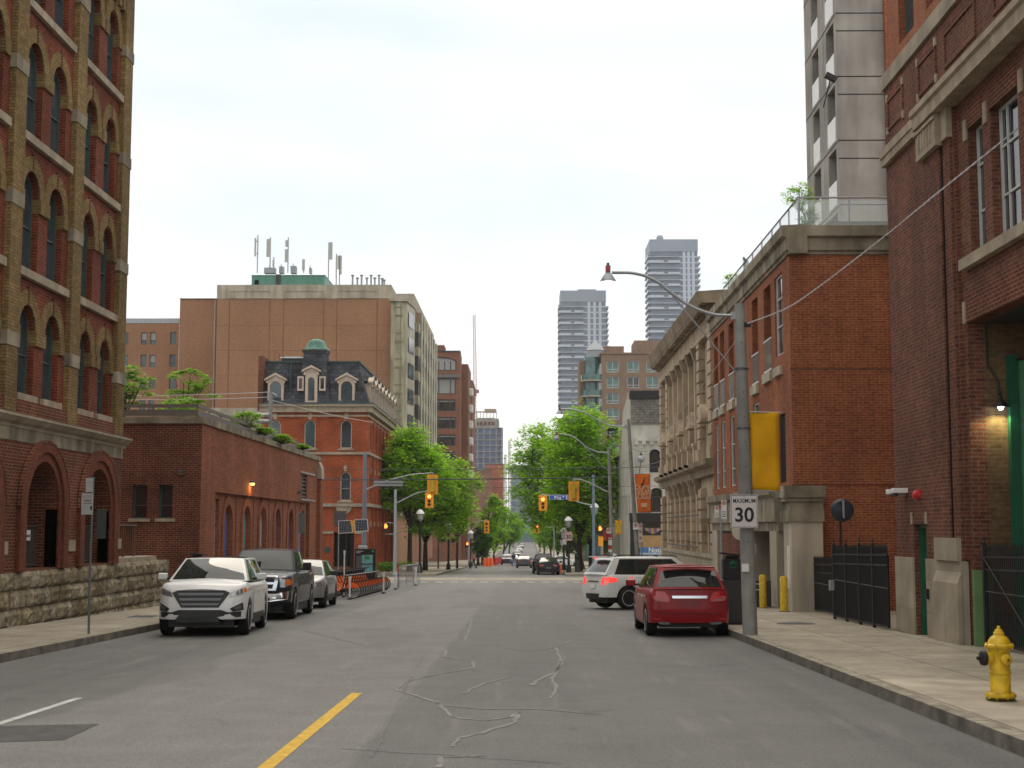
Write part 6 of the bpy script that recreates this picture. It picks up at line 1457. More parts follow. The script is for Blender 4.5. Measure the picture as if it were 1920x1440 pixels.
c = car(S4, 'deep red hatchback with chrome tailgate bar parked on the right, rear towards us'); place(c, 3.50, 32.9, 90.5)
w_ = MB(); w_.box(-2.02, -1.80, -.55, .55, 1.465, 1.50); w_.build('spoiler', redp, c, bevel=.015)
wp = MB(); wp.tube([(-2.06, .0, 1.09), (-2.07, .28, 1.11), (-2.06, .30, 1.12)], .014, 6); wp.box(-2.09, -2.03, -.12, .06, 1.065, 1.10); wp.build('rear_wiper', M['trim'], c)
# white wagon turning into the garage
S5 = dict(L=4.6, W=1.80, H=1.70, fo=.92, ro=.90, wr=.36, belt=1.08, paint=whitep, clad=1, sill=.34, rrake=.12, tailr=.8, spokes=5,
          top=[(-2.3, 1.10), (-1.9, 1.13), (1.0, 1.06), (1.25, 1.08), (1.9, 1.02), (2.3, .88)],
          cab=dict(a=1.25, f=.45, r=-1.80, d=-2.18, zf=1.62, zr=1.62, wb=.90, wt=.70), win=[(.10, .36), (.39, .66), (.69, .90)], doors=[(-.1, .95), (-1.05, -.1)], rwv=(.15, .85),
          decals=[('tail_light', M['tail_on'], [(.52, .88), (.60, 1.0), (.88, 1.02), (.88, .80), (.66, .76)], 'B', 1), ('tail_light_side', M['tail_on'], [(-2.1, .84), (-2.1, 1.03), (-1.78, .98), (-1.85, .88)], 'L', 0), ('tail_light_side', M['tail_on'], [(-2.1, .84), (-2.1, 1.03), (-1.78, .98), (-1.85, .88)], 'R', 0),
                  ('badge_strip', M['chrome'], rect(-.38, .38, .86, .90), 'B', 0, .02), ('number_plate', M['white'], rect(-.17, .17, .66, .80), 'B', 0, .02), ('rear_bumper_trim', M['trim'], [(-.85, .50), (.85, .50), (.8, .32), (-.8, .32)], 'B', 0, .015), ('headlight', M['lens_clear'], rect(.5, .85, .75, .9), 'F', 1)])
c = car(S5, 'white estate car with lit red tail lights turning towards the garage behind the red hatchback', 'turning_car'); place(c, 4.20, 46.9, 24)
for s in (-1, 1): MB().tube([(.5, s * .62, 1.66), (.3, s * .62, 1.71), (-1.6, s * .60, 1.71), (-1.75, s * .60, 1.66)], .018, 6).build('roof_rail', M['trim'], c)
MB().box(-2.12, -1.95, -.5, .5, 1.64, 1.68).build('spoiler', whitep, c); MB().prism(Fr((0, 0, 0), (1, 0, 0), (0, 1, 0)), [(-1.5, 1.68), (-1.3, 1.68), (-1.48, 1.78)], -.02, .02).build('roof_fin', whitep, c)
MB().box(-2.16, -2.12, -.13, .13, 1.60, 1.63).build('high_brake_light', M['tail_on'], c)
# cars beyond the crossing
S6 = dict(L=4.75, W=1.85, H=1.42, fo=.88, ro=1.0, wr=.34, belt=.92, paint=blackp, spokes=5, tailr=.9,
          top=[(-2.37, 1.0), (-1.9, 1.05), (-1.2, 1.0), (.9, .95), (1.2, .97), (1.8, .88), (2.37, .72)],
          cab=dict(a=1.1, f=.15, r=-.95, d=-1.85, zf=1.39, zr=1.38, wb=.88, wt=.62), win=[(.12, .44), (.47, .80)], doors=[(-.1, .9), (-1.0, -.1)],
          decals=[('tail_light', M['lens_red'], [(.35, .80), (.88, .84), (.88, .70), (.40, .72)], 'B', 1), ('number_plate', M['steel_dk'], rect(-.2, .2, .5, .62), 'B', 0, .02), ('headlight', M['lens_clear'], [(.5, .70), (.88, .76), (.88, .62), (.55, .60)], 'F', 1), ('grille', M['trim'], rect(-.45, .45, .45, .68), 'F', 0), ('lower_bumper', M['trim'], rect(-.8, .8, .28, .42), 'B', 0)])
black_sedan = car(S6, 'black saloon car standing just beyond the crossing on the right, rear towards us'); place(black_sedan, 1.85, 117.2, 90)
def variant(src, pmat, label, x, y, a, group='cars further down the street', name=None, swap=None):
    o = copy_tree(src); o['label'] = label; o['group'] = group
    if name: o.name = name
    old = next(k for k in kids(src) if k.name.startswith('body')).data.materials[0]
    for k in [q for q in bpy.data.objects if q.parent == o or (q.parent and q.parent.parent == o)]:
        if k.type == 'MESH' and old in list(k.data.materials):
            k.data = k.data.copy()
            for i, m_ in enumerate(k.data.materials):
                if m_ == old: k.data.materials[i] = pmat
    place(o, x, y, a); return o
crossover = [o for o in bpy.data.objects if o.get('label', '').startswith('pearl white')][0]
hatch = [o for o in bpy.data.objects if o.get('label', '').startswith('silver crossover')][0]
variant(crossover, blackp, 'black tall car hidden directly ahead of the black saloon', 1.55, 123.3, 90)
variant(black_sedan, greyp, 'grey saloon driving away in the middle of the street, brake lamp lit', AX(982.5, 168), 168, 90, name='driving_car')
variant(black_sedan, whitep, 'white car seen side on behind the posts at the right of the black saloon', 4.6, 172, 0)
variant(hatch, greyp, 'dark grey car facing us on the far left beside the orange barrels', AX(951, 212), 212, -90)
variant(black_sedan, silver, 'silver car behind the walking man in the blue jacket', AX(963, 235), 235, -90)
for i, (px, Yq, pm_, lb) in enumerate(((970, 330, silver, 'silver car far down the street, lowest of the row of three'), (973.5, 400, whitep, 'white car far down the street, middle of the row of three'), (977, 480, silver, 'silver car farthest down the street near the bridge'))):
    variant(hatch, pm_, lb, AX(px, Yq), Yq, -90)
# ================================================================ poles, lamps, signals, signs
def lamp_head(o, p, on=True, red=True):
    p = Vector(p); k = MB(); k.box(p.x - .05, p.x + .05, p.y - .05, p.y + .05, p.z - .03, p.z + .12); k.lathe(p + Vector((0, 0, .12)), [(.03, 0), (.03, .06)], 8); k.build('ballast_box', M['steel_dk'], o)
    if red: MB().box(p.x - .035, p.x + .035, p.y - .058, p.y - .051, p.z + .0, p.z + .09).build('red_plate', M['red'], o)
    MB().lathe(p + Vector((0, 0, -.22)), [(.165, 0), (.15, .05), (.10, .13), (.05, .19)], 18).build('reflector', M['galv'], o, smooth=True)
    MB().lathe(p + Vector((0, 0, -.22)), [(.15, 0), (.14, -.06), (.09, -.13), (.001, -.15)], 18).build('globe', M['lamp_on'] if on else M['blind'], o, smooth=True)
def street_lamp(label, base, top, Y, armpx, headpx, brace, on, r=(.15, .105), tilt=None):
    o = thing('street_lamp', label, 'street lamp', (base[0], Y, gz(Y) + .15), 'concrete pole street lamps')
    b = Vector((base[0], Y, gz(Y) + .1)); t = Vector(top)
    MB().tube([b, b.lerp(t, .33), b.lerp(t, .66), t], [r[0], r[0] * .9 + r[1] * .1, (r[0] + r[1]) / 2, r[1]], 14).build('pole', M['pole_conc'], o, smooth=True)
    h = MB()
    for i in range(9): q = b.lerp(t, .28 + i * .075); h.lathe(q + Vector((0, -r[1] - .02 - (r[0] - r[1]) * (1 - (.28 + i * .075)), 0)), [(.012, 0), (.001, .006)], 6, ax=(0, -1, 0))
    h.build('step_bolts', M['void'], o)
    pts = [at(px, py, Y) for px, py in armpx]; n = []
    for i in range(len(pts) - 1):
        for k in range(4): n.append(pts[i].lerp(pts[i + 1], k / 4))
    n.append(pts[-1]); sm = [n[0]] + [(n[i - 1] + n[i] * 2 + n[i + 1]) / 4 for i in range(1, len(n) - 1)] + [n[-1]]
    MB().tube(sm, .033, 8).build('arm', M['galv'], o, smooth=True)
    if brace: MB().tube([at(*brace[0], Y), at(*brace[1], Y)], .017, 6).build('brace', M['galv'], o)
    MB().mbox(Matrix.Translation(pts[0]), .14, .12, .16).build('bracket', M['galv'], o)
    for f in (.35, .62, .8): q = b.lerp(t, f); MB().lathe(q, [(r[0] * .99, 0), (r[0] * .99, .03)], 12).build('band', M['steel_dk'], o)
    lamp_head(o, at(*headpx, Y), on); return o
P1 = street_lamp('nearest concrete lamp post, with the yellow banner and the MAXIMUM 30 sign on it', (4.55, 0), at(1386.5, 570, 29.2), 29.2,
    [(1378, 592), (1340, 591), (1307, 580), (1282, 567), (1257, 547.5), (1232, 527.5), (1207, 516), (1182, 511), (1147, 511)], (1140, 509), ((1255, 547), (1381, 699)), True)
P2 = street_lamp('leaning concrete lamp post with the orange banner, second one along the right', (4.93, 0), at(1178, 786, 62), 62,
    [(1174, 800), (1145, 799), (1120, 787.5), (1095, 772.5), (1070, 767), (1052, 767.5)], (1049, 768), ((1115, 785), (1165, 842)), True, (.095, .072))
P3 = street_lamp('concrete lamp post at the corner holding the signal arm, farthest along the right', (4.95, 0), at(1141, 840, 81), 81,
    [(1139, 848.5), (1120, 848), (1100, 839), (1085, 826), (1070, 816), (1048, 813)], (1043.5, 815), ((1092, 833), (1137, 880)), False, (.10, .08))
def board(o, name, px0, px1, py0, py1, Y, mat, d=.01, rnd=0):
    a, b = at(px0, py1, Y), at(px1, py0, Y); m = MB().box(a.x, b.x, Y - d, Y, a.z, b.z)
    return m.build(name, mat, o, bevel=rnd)
M['sign_o'] = plain('dull_sign', (.36, .36, .35), .6)
M['sign_w'] = plain('sign_white', (.62, .58, .57), .5, var=.06)
SG = thing('speed_sign', 'white sign reading MAXIMUM 30 on the nearest concrete lamp post', 'sign', (5, 28.95, 2))
YS_ = 28.98
s_ = board(SG, 'panel', 1370, 1420.5, 927.5, 990, YS_, M['sign_w'])
a, b = at(1370, 990, YS_), at(1420.5, 927.5, YS_); Fs = Fr((0, YS_ - .011, 0), (1, 0, 0), (0, -1, 0))
MB().ribbon(Fs, rect(a.x + .022, b.x - .022, a.z + .022, b.z - .022), rect(a.x + .012, b.x - .012, a.z + .012, b.z - .012), 0, .001, closed=True).build('border', M['ink'], s_)
textmesh('MAXIMUM', .128, M['ink'], 'lettering', s_, Mfr((at(1395.2, 939.5, YS_).x, YS_ - .012, at(1395.2, 939.5, YS_).z), (1, 0, 0), (0, 0, 1)), bold=.0012, sx=.78)
textmesh('30', .40, M['ink'], 'number', s_, Mfr((at(1395.2, 966.5, YS_).x, YS_ - .012, at(1395.2, 966.5, YS_).z), (1, 0, 0), (0, 0, 1)), bold=.008, sx=1.0)
for py in (931, 986.5): MB().lathe((at(1395, py, YS_).x, YS_ - .011, at(1395, py, YS_).z), [(.008, 0), (.006, .006)], 8, ax=(0, -1, 0)).build('bolt', M['steel_dk'], s_)
def banner(name, label, cor, Y, mat, lab2, rods, post_px):
    o = thing(name, label, 'banner', (at(*cor[0], Y).x, Y, at(*cor[3], Y).z))
    P = [at(*c_, Y) for c_ in cor]; nu, nv = 6, 14; m = MB(); V = []
    for j in range(nv + 1):
        for i in range(nu + 1):
            u, v = i / nu, j / nv; p = (P[0] * (1 - u) + P[1] * u) * (1 - v) + (P[3] * (1 - u) + P[2] * u) * v
            V.append(p + Vector((0, .018 * math.sin(u * 5 + v * 6) + .01 * math.sin(v * 13), 0)))
    m.add(V, [(j * (nu + 1) + i, j * (nu + 1) + i + 1, (j + 1) * (nu + 1) + i + 1, (j + 1) * (nu + 1) + i) for j in range(nv) for i in range(nu)])
    cl = m.build('cloth', mat, o, smooth=True); sm = cl.modifiers.new('thick', 'SOLIDIFY'); sm.thickness = .004
    for (p0, p1) in rods: MB().tube([at(*p0, Y), at(*p1, Y)], .012, 8).build('rod', M['galv'], o)
    return o, cl
bm_ = plain('ochre_cloth', (.66, .33, .008), .75, var=.08, scale=4)
banner('street_banner', 'plain mustard yellow banner hung on the nearest concrete lamp post', [(1403, 772), (1459.5, 773), (1462.5, 921), (1409, 921)], 29.2, bm_, '', [((1392, 772.5), (1464, 773.5)), ((1397, 919), (1470, 921.5))], 1390)
om = plain('orange_cloth', (.72, .17, .035), .75, var=.08, scale=2)
ob, cl = banner('street_banner', 'orange banner with a black fork and pale lettering on the leaning lamp post', [(1190, 888), (1218.7, 888), (1221, 961), (1195.5, 962.5)], 62, om, '', [((1184, 888), (1220, 888)), ((1188, 962), (1222, 961.5))], 1180)
tm = plain('banner_text', (.70, .42, .28), .7, var=0)
for t_, py, sz, px in (('COME', 914, .24, 1205.3), ('ON AN', 921.5, .22, 1206.0), ('EMPTY', 928.5, .24, 1206.6), ('STOMACH', 934, .13, 1207)):
    q = at(px, py, 61.96); textmesh(t_, sz, tm, 'lettering', cl, Mfr(q, (1, 0, .0), (.03, 0, 1)), bold=.006)
q0, q1 = at(1209, 896, 61.95), at(1205, 906, 61.95); m = MB(); m.tube([q0, q1], .018, 5)
for k in (-1, 0, 1): m.tube([q1 + Vector((k * .03, 0, 0)), q1 + Vector((-.05 + k * .035, 0, -.12))], .010, 4)
m.build('fork_emblem', M['ink'], cl)
q = at(1207.8, 947, 61.95); MB().box(q.x - .13, q.x + .13, q.y - .005, q.y, q.z - .09, q.z + .09).build('emblem_box', tm, cl)

def no_sign(o, px0, px1, py0, py1, Y, arrow=True, txt=True):
    s_ = board(o, 'sign_plate', px0, px1, py0, py1, Y, M['white']); a, b = at(px0, py1, Y), at(px1, py0, Y); w_ = b.x - a.x; c = ((a.x + b.x) / 2, b.z - w_ * .5)
    F_ = Fr((0, Y - .012, 0), (1, 0, 0), (0, -1, 0)); n = 20; r1, r0 = w_ * .40, w_ * .30
    ring = lambda r: [(c[0] + r * math.cos(2 * math.pi * i / n), c[1] + r * math.sin(2 * math.pi * i / n)) for i in range(n)]
    m = MB(); m.ribbon(F_, ring(r0), ring(r1), 0, .002, closed=True); m.mbox(Matrix.Translation(F_(c[0], c[1], .001)) @ Matrix.Rotation(rad(45), 4, 'Y'), w_ * .68, .002, w_ * .09); m.build('red_ring', M['red'], s_)
    textmesh('P', w_ * .62, M['ink'], 'letter', s_, Mfr((c[0], Y - .0115, c[1]), (1, 0, 0), (0, 0, 1)), bold=.002)
    if txt and b.z - a.z > w_ * 1.4:
        m = MB()
        for i in range(3): m.box(a.x + w_ * .15, b.x - w_ * .15, Y - .012, Y - .0105, a.z + (b.z - a.z) * (.12 + .12 * i), a.z + (b.z - a.z) * (.16 + .12 * i))
        m.build('small_print', M['ink'], s_)
    return s_
o = thing('parking_sign', 'grey sign post with two small no parking plates left of the nearest lamp post', 'sign', (4.95, 36, -.4))
x = AX(1349.5, 36); MB().tube([(x, 36, gz(36) + .1), (x, 36, AZ(947, 36, 1349))], .028, 8).build('post', M['galv'], o)
no_sign(o, 1340.5, 1347.6, 949, 970, 35.95); no_sign(o, 1352.7, 1362, 938.5, 973, 35.95); board(o, 'red_tab', 1347, 1352, 948, 952, 35.96, M['red'])
x2 = AX(1347, 35.95); MB().box(x2 - .02, AX(1353, 35.95), 35.955, 35.975, AZ(962, 36), AZ(960.5, 36)).build('bracket', M['galv'], o)
o = thing('parking_sign', 'small no parking plate strapped to the leaning lamp post', 'sign', (4.8, 61.7, 1)); no_sign(o, 1187, 1196.7, 980, 993, 61.75)
o = thing('parking_sign', 'stack of three small white sign plates just right of the leaning lamp post', 'sign', (5.0, 64, 1))
x = AX(1201, 64); MB().tube([(x, 64, gz(64) + .1), (x, 64, AZ(980, 64, 1200))], .04, 8).build('post', M['galv'], o)
for k in range(3): no_sign(o, 1197, 1204.5, 982.5 + k * 11.5, 993 + k * 11.5, 63.93)
board(o, 'red_strip', 1193, 1196.5, 1008, 1040, 63.9, M['red'])
o = thing('parking_sign', 'no parking plate and red and green notices pasted on the corner lamp post', 'sign', (4.8, 80.8, 1)); no_sign(o, 1137.5, 1146, 990, 1000, 80.8)
for py0, py1, mt in ((1004, 1008, 'red'), (1008.5, 1022, 'white'), (1010, 1012, 'green_cu'), (1023, 1029, 'red'), (1030, 1035, 'white')): board(o, 'notice', 1140.7, 1147.5, py0, py1, 80.78 if mt != 'green_cu' else 80.76, M[mt])
no_ = thing('paper_notice', 'small white paper notice taped to the nearest concrete lamp post', 'notice', (4.6, 29, .3)); board(no_, 'sheet', 1391, 1404, 1057, 1072, 29.04, M['white'])
# left sign post
o = thing('sign_post', 'grey sign post with two pale rounded plates and a dark plate on the left pavement', 'sign', (-8.85, 29.3, -.4))
x = AX(177.5, 29.3); MB().tube([(x, 29.3, gz(29.3) + .12), (x - .01, 29.3, 1.2), (x, 29.32, AZ(894, 29.3, 178))], .025, 8).build('post', M['steel_dk'], o)
board(o, 'sign_plate', 152, 175, 925, 965, 29.27, M['sign_o'], rnd=.01); board(o, 'sign_plate', 160.5, 175, 896.5, 923, 29.27, M['sign_o'], rnd=.01); board(o, 'back_plate', 180, 200, 955, 1010, 29.33, M['dark'], rnd=.01)
for px0, px1, py0, py1, mt in ((153.5, 173, 928, 934, 'blind'), (158, 170, 938, 939.5, 'ink'), (156, 172, 943, 944, 'ink'), (169, 172.5, 949, 956, 'ink'), (163, 171, 903, 905, 'blind')): board(o, 'print', px0, px1, py0, py1, 29.258, M[mt], d=.002)
# parking pay machines
def meter(label, x, y, a=0, big=1.0):
    o = thing('parking_machine', label, 'parking machine', (0, 0, 0), 'parking machines', local=True)
    MB().box(-.21, .21, -.16, .16, .0, 1.02).build('lower_body', M['dark'], o, bevel=.02); MB().box(-.215, .215, -.17, .17, 1.02, 1.50).build('upper_body', M['black'], o, bevel=.02)
    MB().mbox(Matrix.Translation((.03, -.02, 1.60)) @ Matrix.Rotation(.12, 4, 'Y'), .62, .42, .04).build('solar_cap', M['black'], o); MB().box(-.15, .15, -.1, .1, 1.5, 1.58).build('neck', M['black'], o)
    MB().box(-.23, .23, -.18, .18, -.02, .06).build('base', M['black'], o)
    gp_ = plain('emblem_green', (.02, .22, .09), .5) if 'emblem_green' not in bpy.data.materials else bpy.data.materials['emblem_green']
    e = MB().lathe((0, -.172, 1.38), [(.085, 0), (.085, .004), (.065, .005), (.065, 0)], 20, ax=(0, -1, 0)).build('emblem_ring', gp_, o)
    textmesh('P', .13, gp_, 'emblem_letter', e, Mfr((0, -.175, 1.38), (1, 0, 0), (0, 0, 1)), bold=.003)
    o.location = (x, y, gz(y) + .15); o.rotation_euler = (0, 0, a); return o
meter('black solar parking machine with a green P at the kerb behind the red hatchback', AX(1368, 33.3), 33.3)
meter('black solar parking machine on the left pavement behind the white crossover', AX(375, 47), 47, .25)
meter('black parking machine beyond the crossing at the foot of the right tree', AX(1081, 122), 122)

# ---------------------------------------------------------------- signals
def arm(o, pts, Y, r=.045):
    P = [at(a, b, Y) for a, b in pts]; MB().tube(P, [r * (1 - .35 * i / (len(P) - 1)) for i in range(len(P))], 8).build('arm', M['galv'], o, smooth=True)
def signal(label, px, py, Y, w, h, lit, side='front', grp='traffic signals at the crossing'):
    o = thing('traffic_signal', label, 'traffic light', at(px, py, Y), grp); c = at(px, py, Y); off = Vector((0, 0, 0))
    m = MB().box(c.x - w / 2, c.x + w / 2, Y - .02, Y + .02, c.z - h / 2, c.z + h / 2); m.build('backboard', M['sig_yel'], o)
    if side == 'front':
        MB().box(c.x - w * .25, c.x + w * .25, Y - .14, Y - .021, c.z - h * .43, c.z + h * .43).build('housing', M['sig_yel'], o)
        for k, (dz, r_) in enumerate(((.24, .15), (-.06, .10), (-.29, .10))):
            z = c.z + dz * h; on = lit and k == 0
            MB().lathe((c.x, Y - .14, z), [(r_, 0), (r_, .02), (.001, .03)], 14, ax=(0, -1, 0)).build('lens', M['sig_red'] if on else M['off_lens'], o)
            v = MB(); n = 10
            v.ribbon(Fr((c.x, Y - .14, z), (1, 0, 0), (0, -1, 0)), [((r_ + .008) * math.cos(math.pi * (i / n * 1.3 - .15)), (r_ + .008) * math.sin(math.pi * (i / n * 1.3 - .15))) for i in range(n + 1)], [((r_ + .02) * math.cos(math.pi * (i / n * 1.3 - .15)), (r_ + .02) * math.sin(math.pi * (i / n * 1.3 - .15))) for i in range(n + 1)], 0, .2); v.build('visor', M['black'], o)
    else:
        q = MB(); q.lathe((c.x, Y - .09, c.z), [(.14, -h * .38), (.14, h * .38)], 10); q.box(c.x - .19, c.x + .19, Y - .2, Y - .02, c.z + h * .1, c.z + h * .38); q.build('housing', M['yellow'], o)
    MB().box(c.x - .05, c.x + .05, Y - .05, Y + .03, c.z + h / 2, c.z + h / 2 + .12).build('clamp', M['galv'], o); return o
def pole(label, px, pytop, Y, r=.1, mat='galv', x=None, name='signal_pole', cat='pole', arms=()):
    xx = AX(px, Y) if x is None else x; o = thing(name, label, cat, (xx, Y, gz(Y) + .15)); zt = at(px, pytop, Y).z
    MB().lathe((xx, Y, gz(Y) + .1), [(r * 1.15, 0), (r * 1.0, 1.0), (r * .75, zt - gz(Y) - .1)], 12).build('pole', M[mat], o, smooth=True)
    MB().lathe((xx, Y, gz(Y) + .1), [(r * 2, 0), (r * 2, .06), (r * 1.2, .12)], 12).build('base', M['galv'], o)
    for a in arms: arm(o, a, Y)
    return o
M['blue_grey'] = plain('blue_grey_steel', (.14, .19, .25), .5, var=.12)
pole('tall blue-grey signal pole with a long arm in front of the heritage building', 685, 850, 86, .14, 'blue_grey', arms=[[(686, 918), (700, 912), (730, 900), (770, 890), (812, 886.5)]])
signal('yellow signal seen from behind hanging on the long left arm', 811, 908.5, 86, .64, 1.2, False, 'back')
pole('slim grey signal pole on the far left corner holding the left red signal', 742.5, 918, 109, .13, arms=[[(743, 943.5), (760, 935), (780, 925), (801, 920.5)]])
signal('red traffic light facing us on the left of the crossing', 805, 938, 109, .64, 1.18, True)
arm(P3, [(1139, 922.5), (1122, 914), (1105, 905), (1090, 899.5), (1075.5, 898)], 81)
signal('yellow signal seen from behind on the right, beside the blue street name sign', 1076, 921, 81, .60, 1.12, False, 'back')
pole('blue-grey signal pole with a globe lamp on the far right corner', 1112, 890, 109, .13, 'blue_grey', arms=[[(1111, 948), (1090, 943), (1060, 933), (1015, 927)]])
signal('red traffic light facing us on the right of the crossing', 1018, 943, 109, .64, 1.18, True)
signal('far yellow traffic signal over the left of the next crossing', 912.5, 988, 168, .60, 1.5, False, grp='traffic signals at the next crossing')
pole('grey signal pole at the far left of the next crossing', 880, 985, 168, .10, arms=[[(880, 1000), (890, 985), (900, 977), (912, 975.5)]])
signal('small far red traffic light over the right of the next crossing', 1006.5, 991, 168, .55, 1.1, True, grp='traffic signals at the next crossing')
arm(pole('grey signal pole on the right of the next crossing', 1038, 985, 168, .08), [(1038, 990), (1006, 984)], 168, .03)
sw_ = signal('yellow signal turned side on beside the corner lamp post', 1160, 989, 87, .38, .85, False, 'back')
pole('thin galvanised post behind the corner lamp post carrying the side signal', 1163, 975, 87.5, .05)
# overhead street name, backs of signs
o = thing('street_name_sign', 'blue street name sign reading King St E beside the yellow signal', 'sign', at(1048, 932.5, 108.9))
b_ = board(o, 'panel', 1030, 1067.5, 928, 937, 108.8, M['white']); board(o, 'blue_face', 1030.6, 1067, 928.6, 936.5, 108.78, plain('sign_blue', (.02, .09, .42), .5))
q = at(1051, 932.7, 108.76)
for t_, dx, dz, sz in (('King', -.22, 0, .30), ('ST', .23, .06, .13), ('E', .48, 0, .30)): textmesh(t_, sz, M['white'], 'lettering', o, Mfr((q.x + dx, q.y, q.z + dz), (1, 0, 0), (0, 0, 1)), bold=.008)
o = thing('road_sign', 'grey back of a street name sign under the long left signal arm', 'sign', at(728, 906, 86)); board(o, 'panel', 700.5, 755.8, 901.5, 911.5, 86, M['galv'])
board(o, 'frame', 700, 756.3, 905.5, 907, 85.97, M['steel_dk'])
def ped(label, px, py, Y, grp='pedestrian signals'):
    o = thing('pedestrian_signal', label, 'traffic light', at(px, py, Y), grp); c = at(px, py, Y)
    MB().box(c.x - .22, c.x + .22, Y, Y + .2, c.z - .42, c.z + .25).build('housing', M['black'], o)
    m = MB(); m.box(c.x - .09, c.x + .09, Y - .02, Y - .002, c.z - .16, c.z + .08)
    for i in range(4): m.box(c.x - .09 + i * .048, c.x - .055 + i * .048, Y - .02, Y - .002, c.z + .08, c.z + .20 - abs(i - 1.5) * .03)
    m.box(c.x + .09, c.x + .15, Y - .02, Y - .002, c.z - .08, c.z + .04); m.build('hand_symbol', M['hand_red'], o)
    return o
p_ = ped('lit orange hand pedestrian signal in front of the heritage building', 723, 986.5, 109); m = MB(); c1, c2 = at(723, 980.5, 109.1), at(742, 980.5, 109.1); m.tube([c1, c2], .03, 5); c1, c2 = at(723, 1001.5, 109.1), at(742, 1001.5, 109.1); m.tube([c1, c2], .03, 5); m.build('bracket', M['galv'], p_)
ped('lit orange hand pedestrian signal on the right, left of the corner lamp post', 1125, 991, 109)
ped('tiny lit pedestrian signal at the next crossing on the left', 876, 1019.5, 168)
# globe lamps
def globe_lamp(label, px, py, Y, basket=False):
    c = at(px, py, Y); o = thing('globe_lamp', label, 'street lamp', (c.x, Y, gz(Y) + .15), 'black post globe lamps'); z0 = gz(Y) + .1
    MB().lathe((c.x, Y, z0), [(.22, 0), (.2, .5), (.11, .7), (.09, c.z - z0 - 1.0), (.13, c.z - z0 - .8), (.12, c.z - z0 - .62)], 12).build('post', M['black'], o, smooth=True)
    MB().lathe((c.x, Y, c.z), [(.12, -.62), (.24, -.45), (.26, -.15), (.26, 0)], 12).build('lantern', M['galv'], o); MB().lathe((c.x, Y, c.z), [(.36, -.02), (.30, .12), (.16, .28), (.001, .34)], 14).build('cap', M['white'], o, smooth=True)
    if basket:
        for s in (-1, 1):
            m = MB(); rr = random.Random(5 + s); cc = Vector((c.x + s * .55, Y, c.z - 1.35))
            for _ in range(140):
                p = cc + Vector((rr.gauss(0, .2), rr.gauss(0, .2), rr.gauss(0, .14))); a_ = rr.uniform(0, 6); d = Vector((math.cos(a_), math.sin(a_), rr.uniform(-.6, .6))) * .09; e = Vector((-d.y, d.x, .03)); m.poly([p - d, p + e, p + d, p - e])
            m.build('flower_basket', M['leaf_dk'], o)
    return o
def leafmat(name, c1, c2, scale=.35, tr=.45):
    m, N, L, b = newmat(name); g = N.new('ShaderNodeNewGeometry'); n = N.new('ShaderNodeTexNoise'); n.inputs['Scale'].default_value = scale * 4; n.inputs['Detail'].default_value = 3; L.new(g.outputs['Position'], n.inputs[0])
    r = N.new('ShaderNodeMapRange'); r.inputs[1].default_value = .35; r.inputs[2].default_value = .65; L.new(n.outputs[0], r.inputs[0])
    mx = N.new('ShaderNodeMix'); mx.data_type = 'RGBA'; mx.inputs[6].default_value = (*c1, 1); mx.inputs[7].default_value = (*c2, 1); L.new(r.outputs[0], mx.inputs[0])
    rn = N.new('ShaderNodeVectorMath'); rn.operation = 'SCALE'; L.new(mx.outputs[2], rn.inputs[0]); wn = N.new('ShaderNodeTexWhiteNoise'); wn.noise_dimensions = '1D'; L.new(g.outputs['Random Per Island'], wn.inputs['W']); mr = N.new('ShaderNodeMapRange'); mr.inputs[3].default_value = .65; mr.inputs[4].default_value = 1.35; L.new(wn.outputs[0], mr.inputs[0]); L.new(mr.outputs[0], rn.inputs[3])
    L.new(rn.outputs[0], b.inputs['Base Color']); b.inputs['Roughness'].default_value = .6; b.inputs['Specular IOR Level'].default_value = .12
    t = N.new('ShaderNodeBsdfTranslucent'); L.new(rn.outputs[0], t.inputs[0]); ms = N.new('ShaderNodeMixShader'); ms.inputs[0].default_value = tr; L.new(b.outputs[0], ms.inputs[1]); L.new(t.outputs[0], ms.inputs[2]); L.new(ms.outputs[0], N['Material Output'].inputs[0])
    return m
M['leaf'] = leafmat('spring_leaves', (.23, .48, .018), (.44, .68, .032), tr=.55); M['leaf_mid'] = leafmat('green_leaves', (.17, .40, .016), (.31, .56, .028), tr=.55); M['leaf_dk'] = leafmat('dark_leaves', (.06, .17, .012), (.11, .26, .02)); M['leaf_lime'] = leafmat('lime_leaves', (.20, .38, .03), (.30, .48, .05))
M['bark'] = plain('bark', (.045, .035, .028), .9, var=.3, scale=4, bump=.5)
globe_lamp('globe lamp post with hanging baskets under the left tree, nearest of the left ones', 788, 963, 116, True)
globe_lamp('globe lamp post with a pale cap under the left trees, middle one', 841, 986, 138, True)
globe_lamp('globe lamp post by the left corner of the next crossing, small and far', 882.5, 1000, 165)
globe_lamp('globe lamp post on the right beside the pink 30 sign', 1066, 976, 119)
globe_lamp('globe lamp attached high beside the blue-grey pole on the right corner', 1114.5, 951, 109.6)
globe_lamp('small globe lamp post right of the black saloon car', 1057, 996, 135)
o = thing('speed_sign', 'small pinkish white sign reading 30 beyond the crossing on the right', 'sign', at(1066, 1005, 118.5)); board(o, 'panel', 1059.5, 1073, 997, 1013.5, 118.4, plain('pinkish_sign', (.62, .40, .38), .5)); q = at(1066, 1007, 118.38)
textmesh('30', .46, M['ink'], 'number', o, Mfr(q, (1, 0, 0), (0, 0, 1)), bold=.012); q = at(1066, 999.5, 118.38); textmesh('MAXIMUM', .13, M['red'], 'lettering', o, Mfr(q, (1, 0, 0), (0, 0, 1)))
